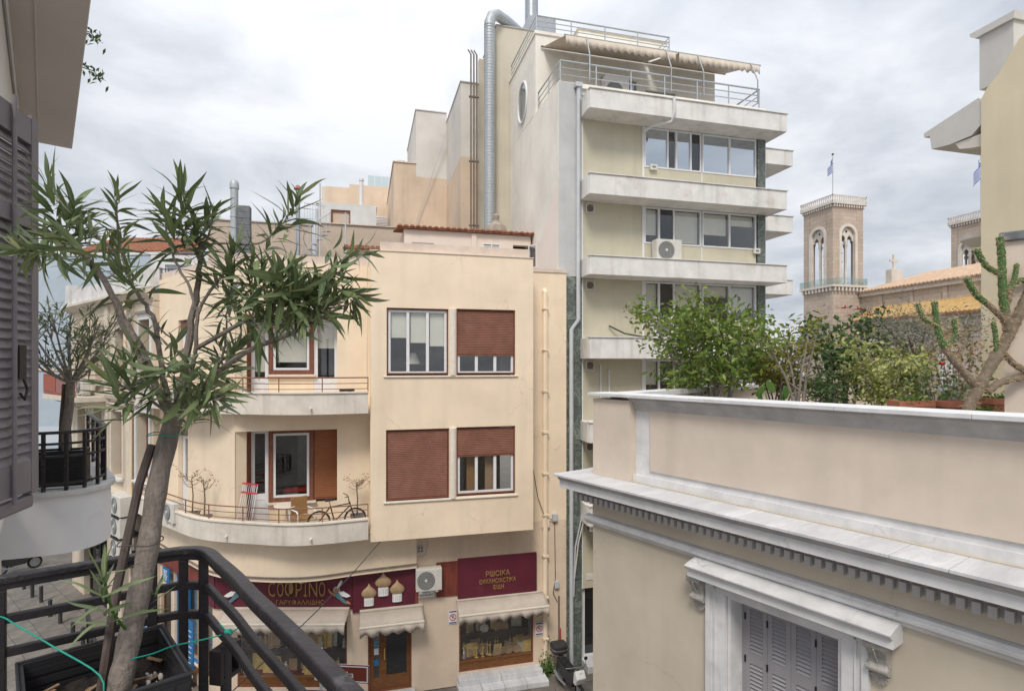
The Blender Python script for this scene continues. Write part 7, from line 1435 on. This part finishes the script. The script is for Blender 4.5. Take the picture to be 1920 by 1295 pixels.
def menu(label,x,y,z,w,h):
    t=thing('menu_board',label,'menu board',gs(x,y,z),SIDE); obj('board', MB().box(-w/2,w/2,-.02,.02,0,h),'shop_blue',t)
    for k in range(7): obj('text_line', MB().box(-w*.35,w*(.1+.05*(k%4)),-.023,-.0205,h*(.12+.11*k),h*(.12+.11*k)+.025),'sign_white',t)
menu('tall blue menu board hanging beside the maroon shop front',-.62,-.5,1.0,.42,1.5); menu('blue menu board up the side street by the café door',-4.0,-.6,1.2,.5,1.3); menu('small blue board above the café window',-3.6,-.15,2.9,.6,.5)
def cafe_chair(label,x,y,rz):
    t=thing('cafe_chair',label,'chair',gs(x,y,0.005),rz,'blue cafe chairs'); obj('seat', MB().lathe([(0,.44),(.2,.44),(.2,.47),(0,.47)],n=14),'shop_blue',t)
    for a in (.8,2.4,3.9,5.5): obj('leg', MB().tube([(.2*math.cos(a),.2*math.sin(a),0),(.16*math.cos(a),.16*math.sin(a),.44)],.015,5),'shop_blue',t)
    for z in (.65,.8): obj('back_rail', MB().box(-.18,.18,.15,.18,z,z+.06),'shop_blue',t)
    for s_ in (-1,1): obj('back_post', MB().bar((s_*.17,.165,.44),(s_*.17,.165,.88),.025,.025),'shop_blue',t)
cafe_chair('blue café chair beside the window shelf, nearer of two',-1.9,-.75,1.2); cafe_chair('blue café chair up the side street, farther of two',-3.1,-.95,2.2)
ct_=thing('cafe_table','small pale café table with two pink cups by the blue window','table',gs(-1.55,-.35,0.005),SIDE); obj('top', MB().box(-.28,.28,-.2,.2,.72,.76),'balcony_lip',ct_); obj('base', MB().box(-.25,.25,-.17,.17,0,.72),'balcony_lip',ct_)
for i in range(2): obj('cup', MB().lathe([(.03,0),(.045,.1),(.04,.1),(0,.02)],n=10),'red_plastic',None,gs(-1.65+i*.2,-.4,.767),smooth=True,label='pink cup on the café table, '+('left' if i==0 else 'right')+' of two',cat='cup',group='cups on the cafe table')
cr_=thing('plant_stand','white slatted wooden plant stand at the corner of the shop','stand',gs(-.35,-.85,0.005),SIDE)
for z in (.1,.45,.8): obj('shelf', MB().box(-.25,.25,-.18,.18,z,z+.03),'white_paint',cr_)
for a in (-.23,.23):
    for b in (-.16,.16): obj('leg', MB().box(a-.02,a+.02,b-.02,b+.02,0,1.0),'white_paint',cr_)
for k in range(5): obj('slat', MB().box(-.25,.25,-.2,-.181,.15+k*.16,.23+k*.16),'white_paint',cr_)
potplant('small green plant standing on the white slatted stand',gs(-.35,-.85,.835),'concrete_pot',.4,9,leaf='moss_leaf',n=150,potw=.12)
bpy.context.view_layer.update()
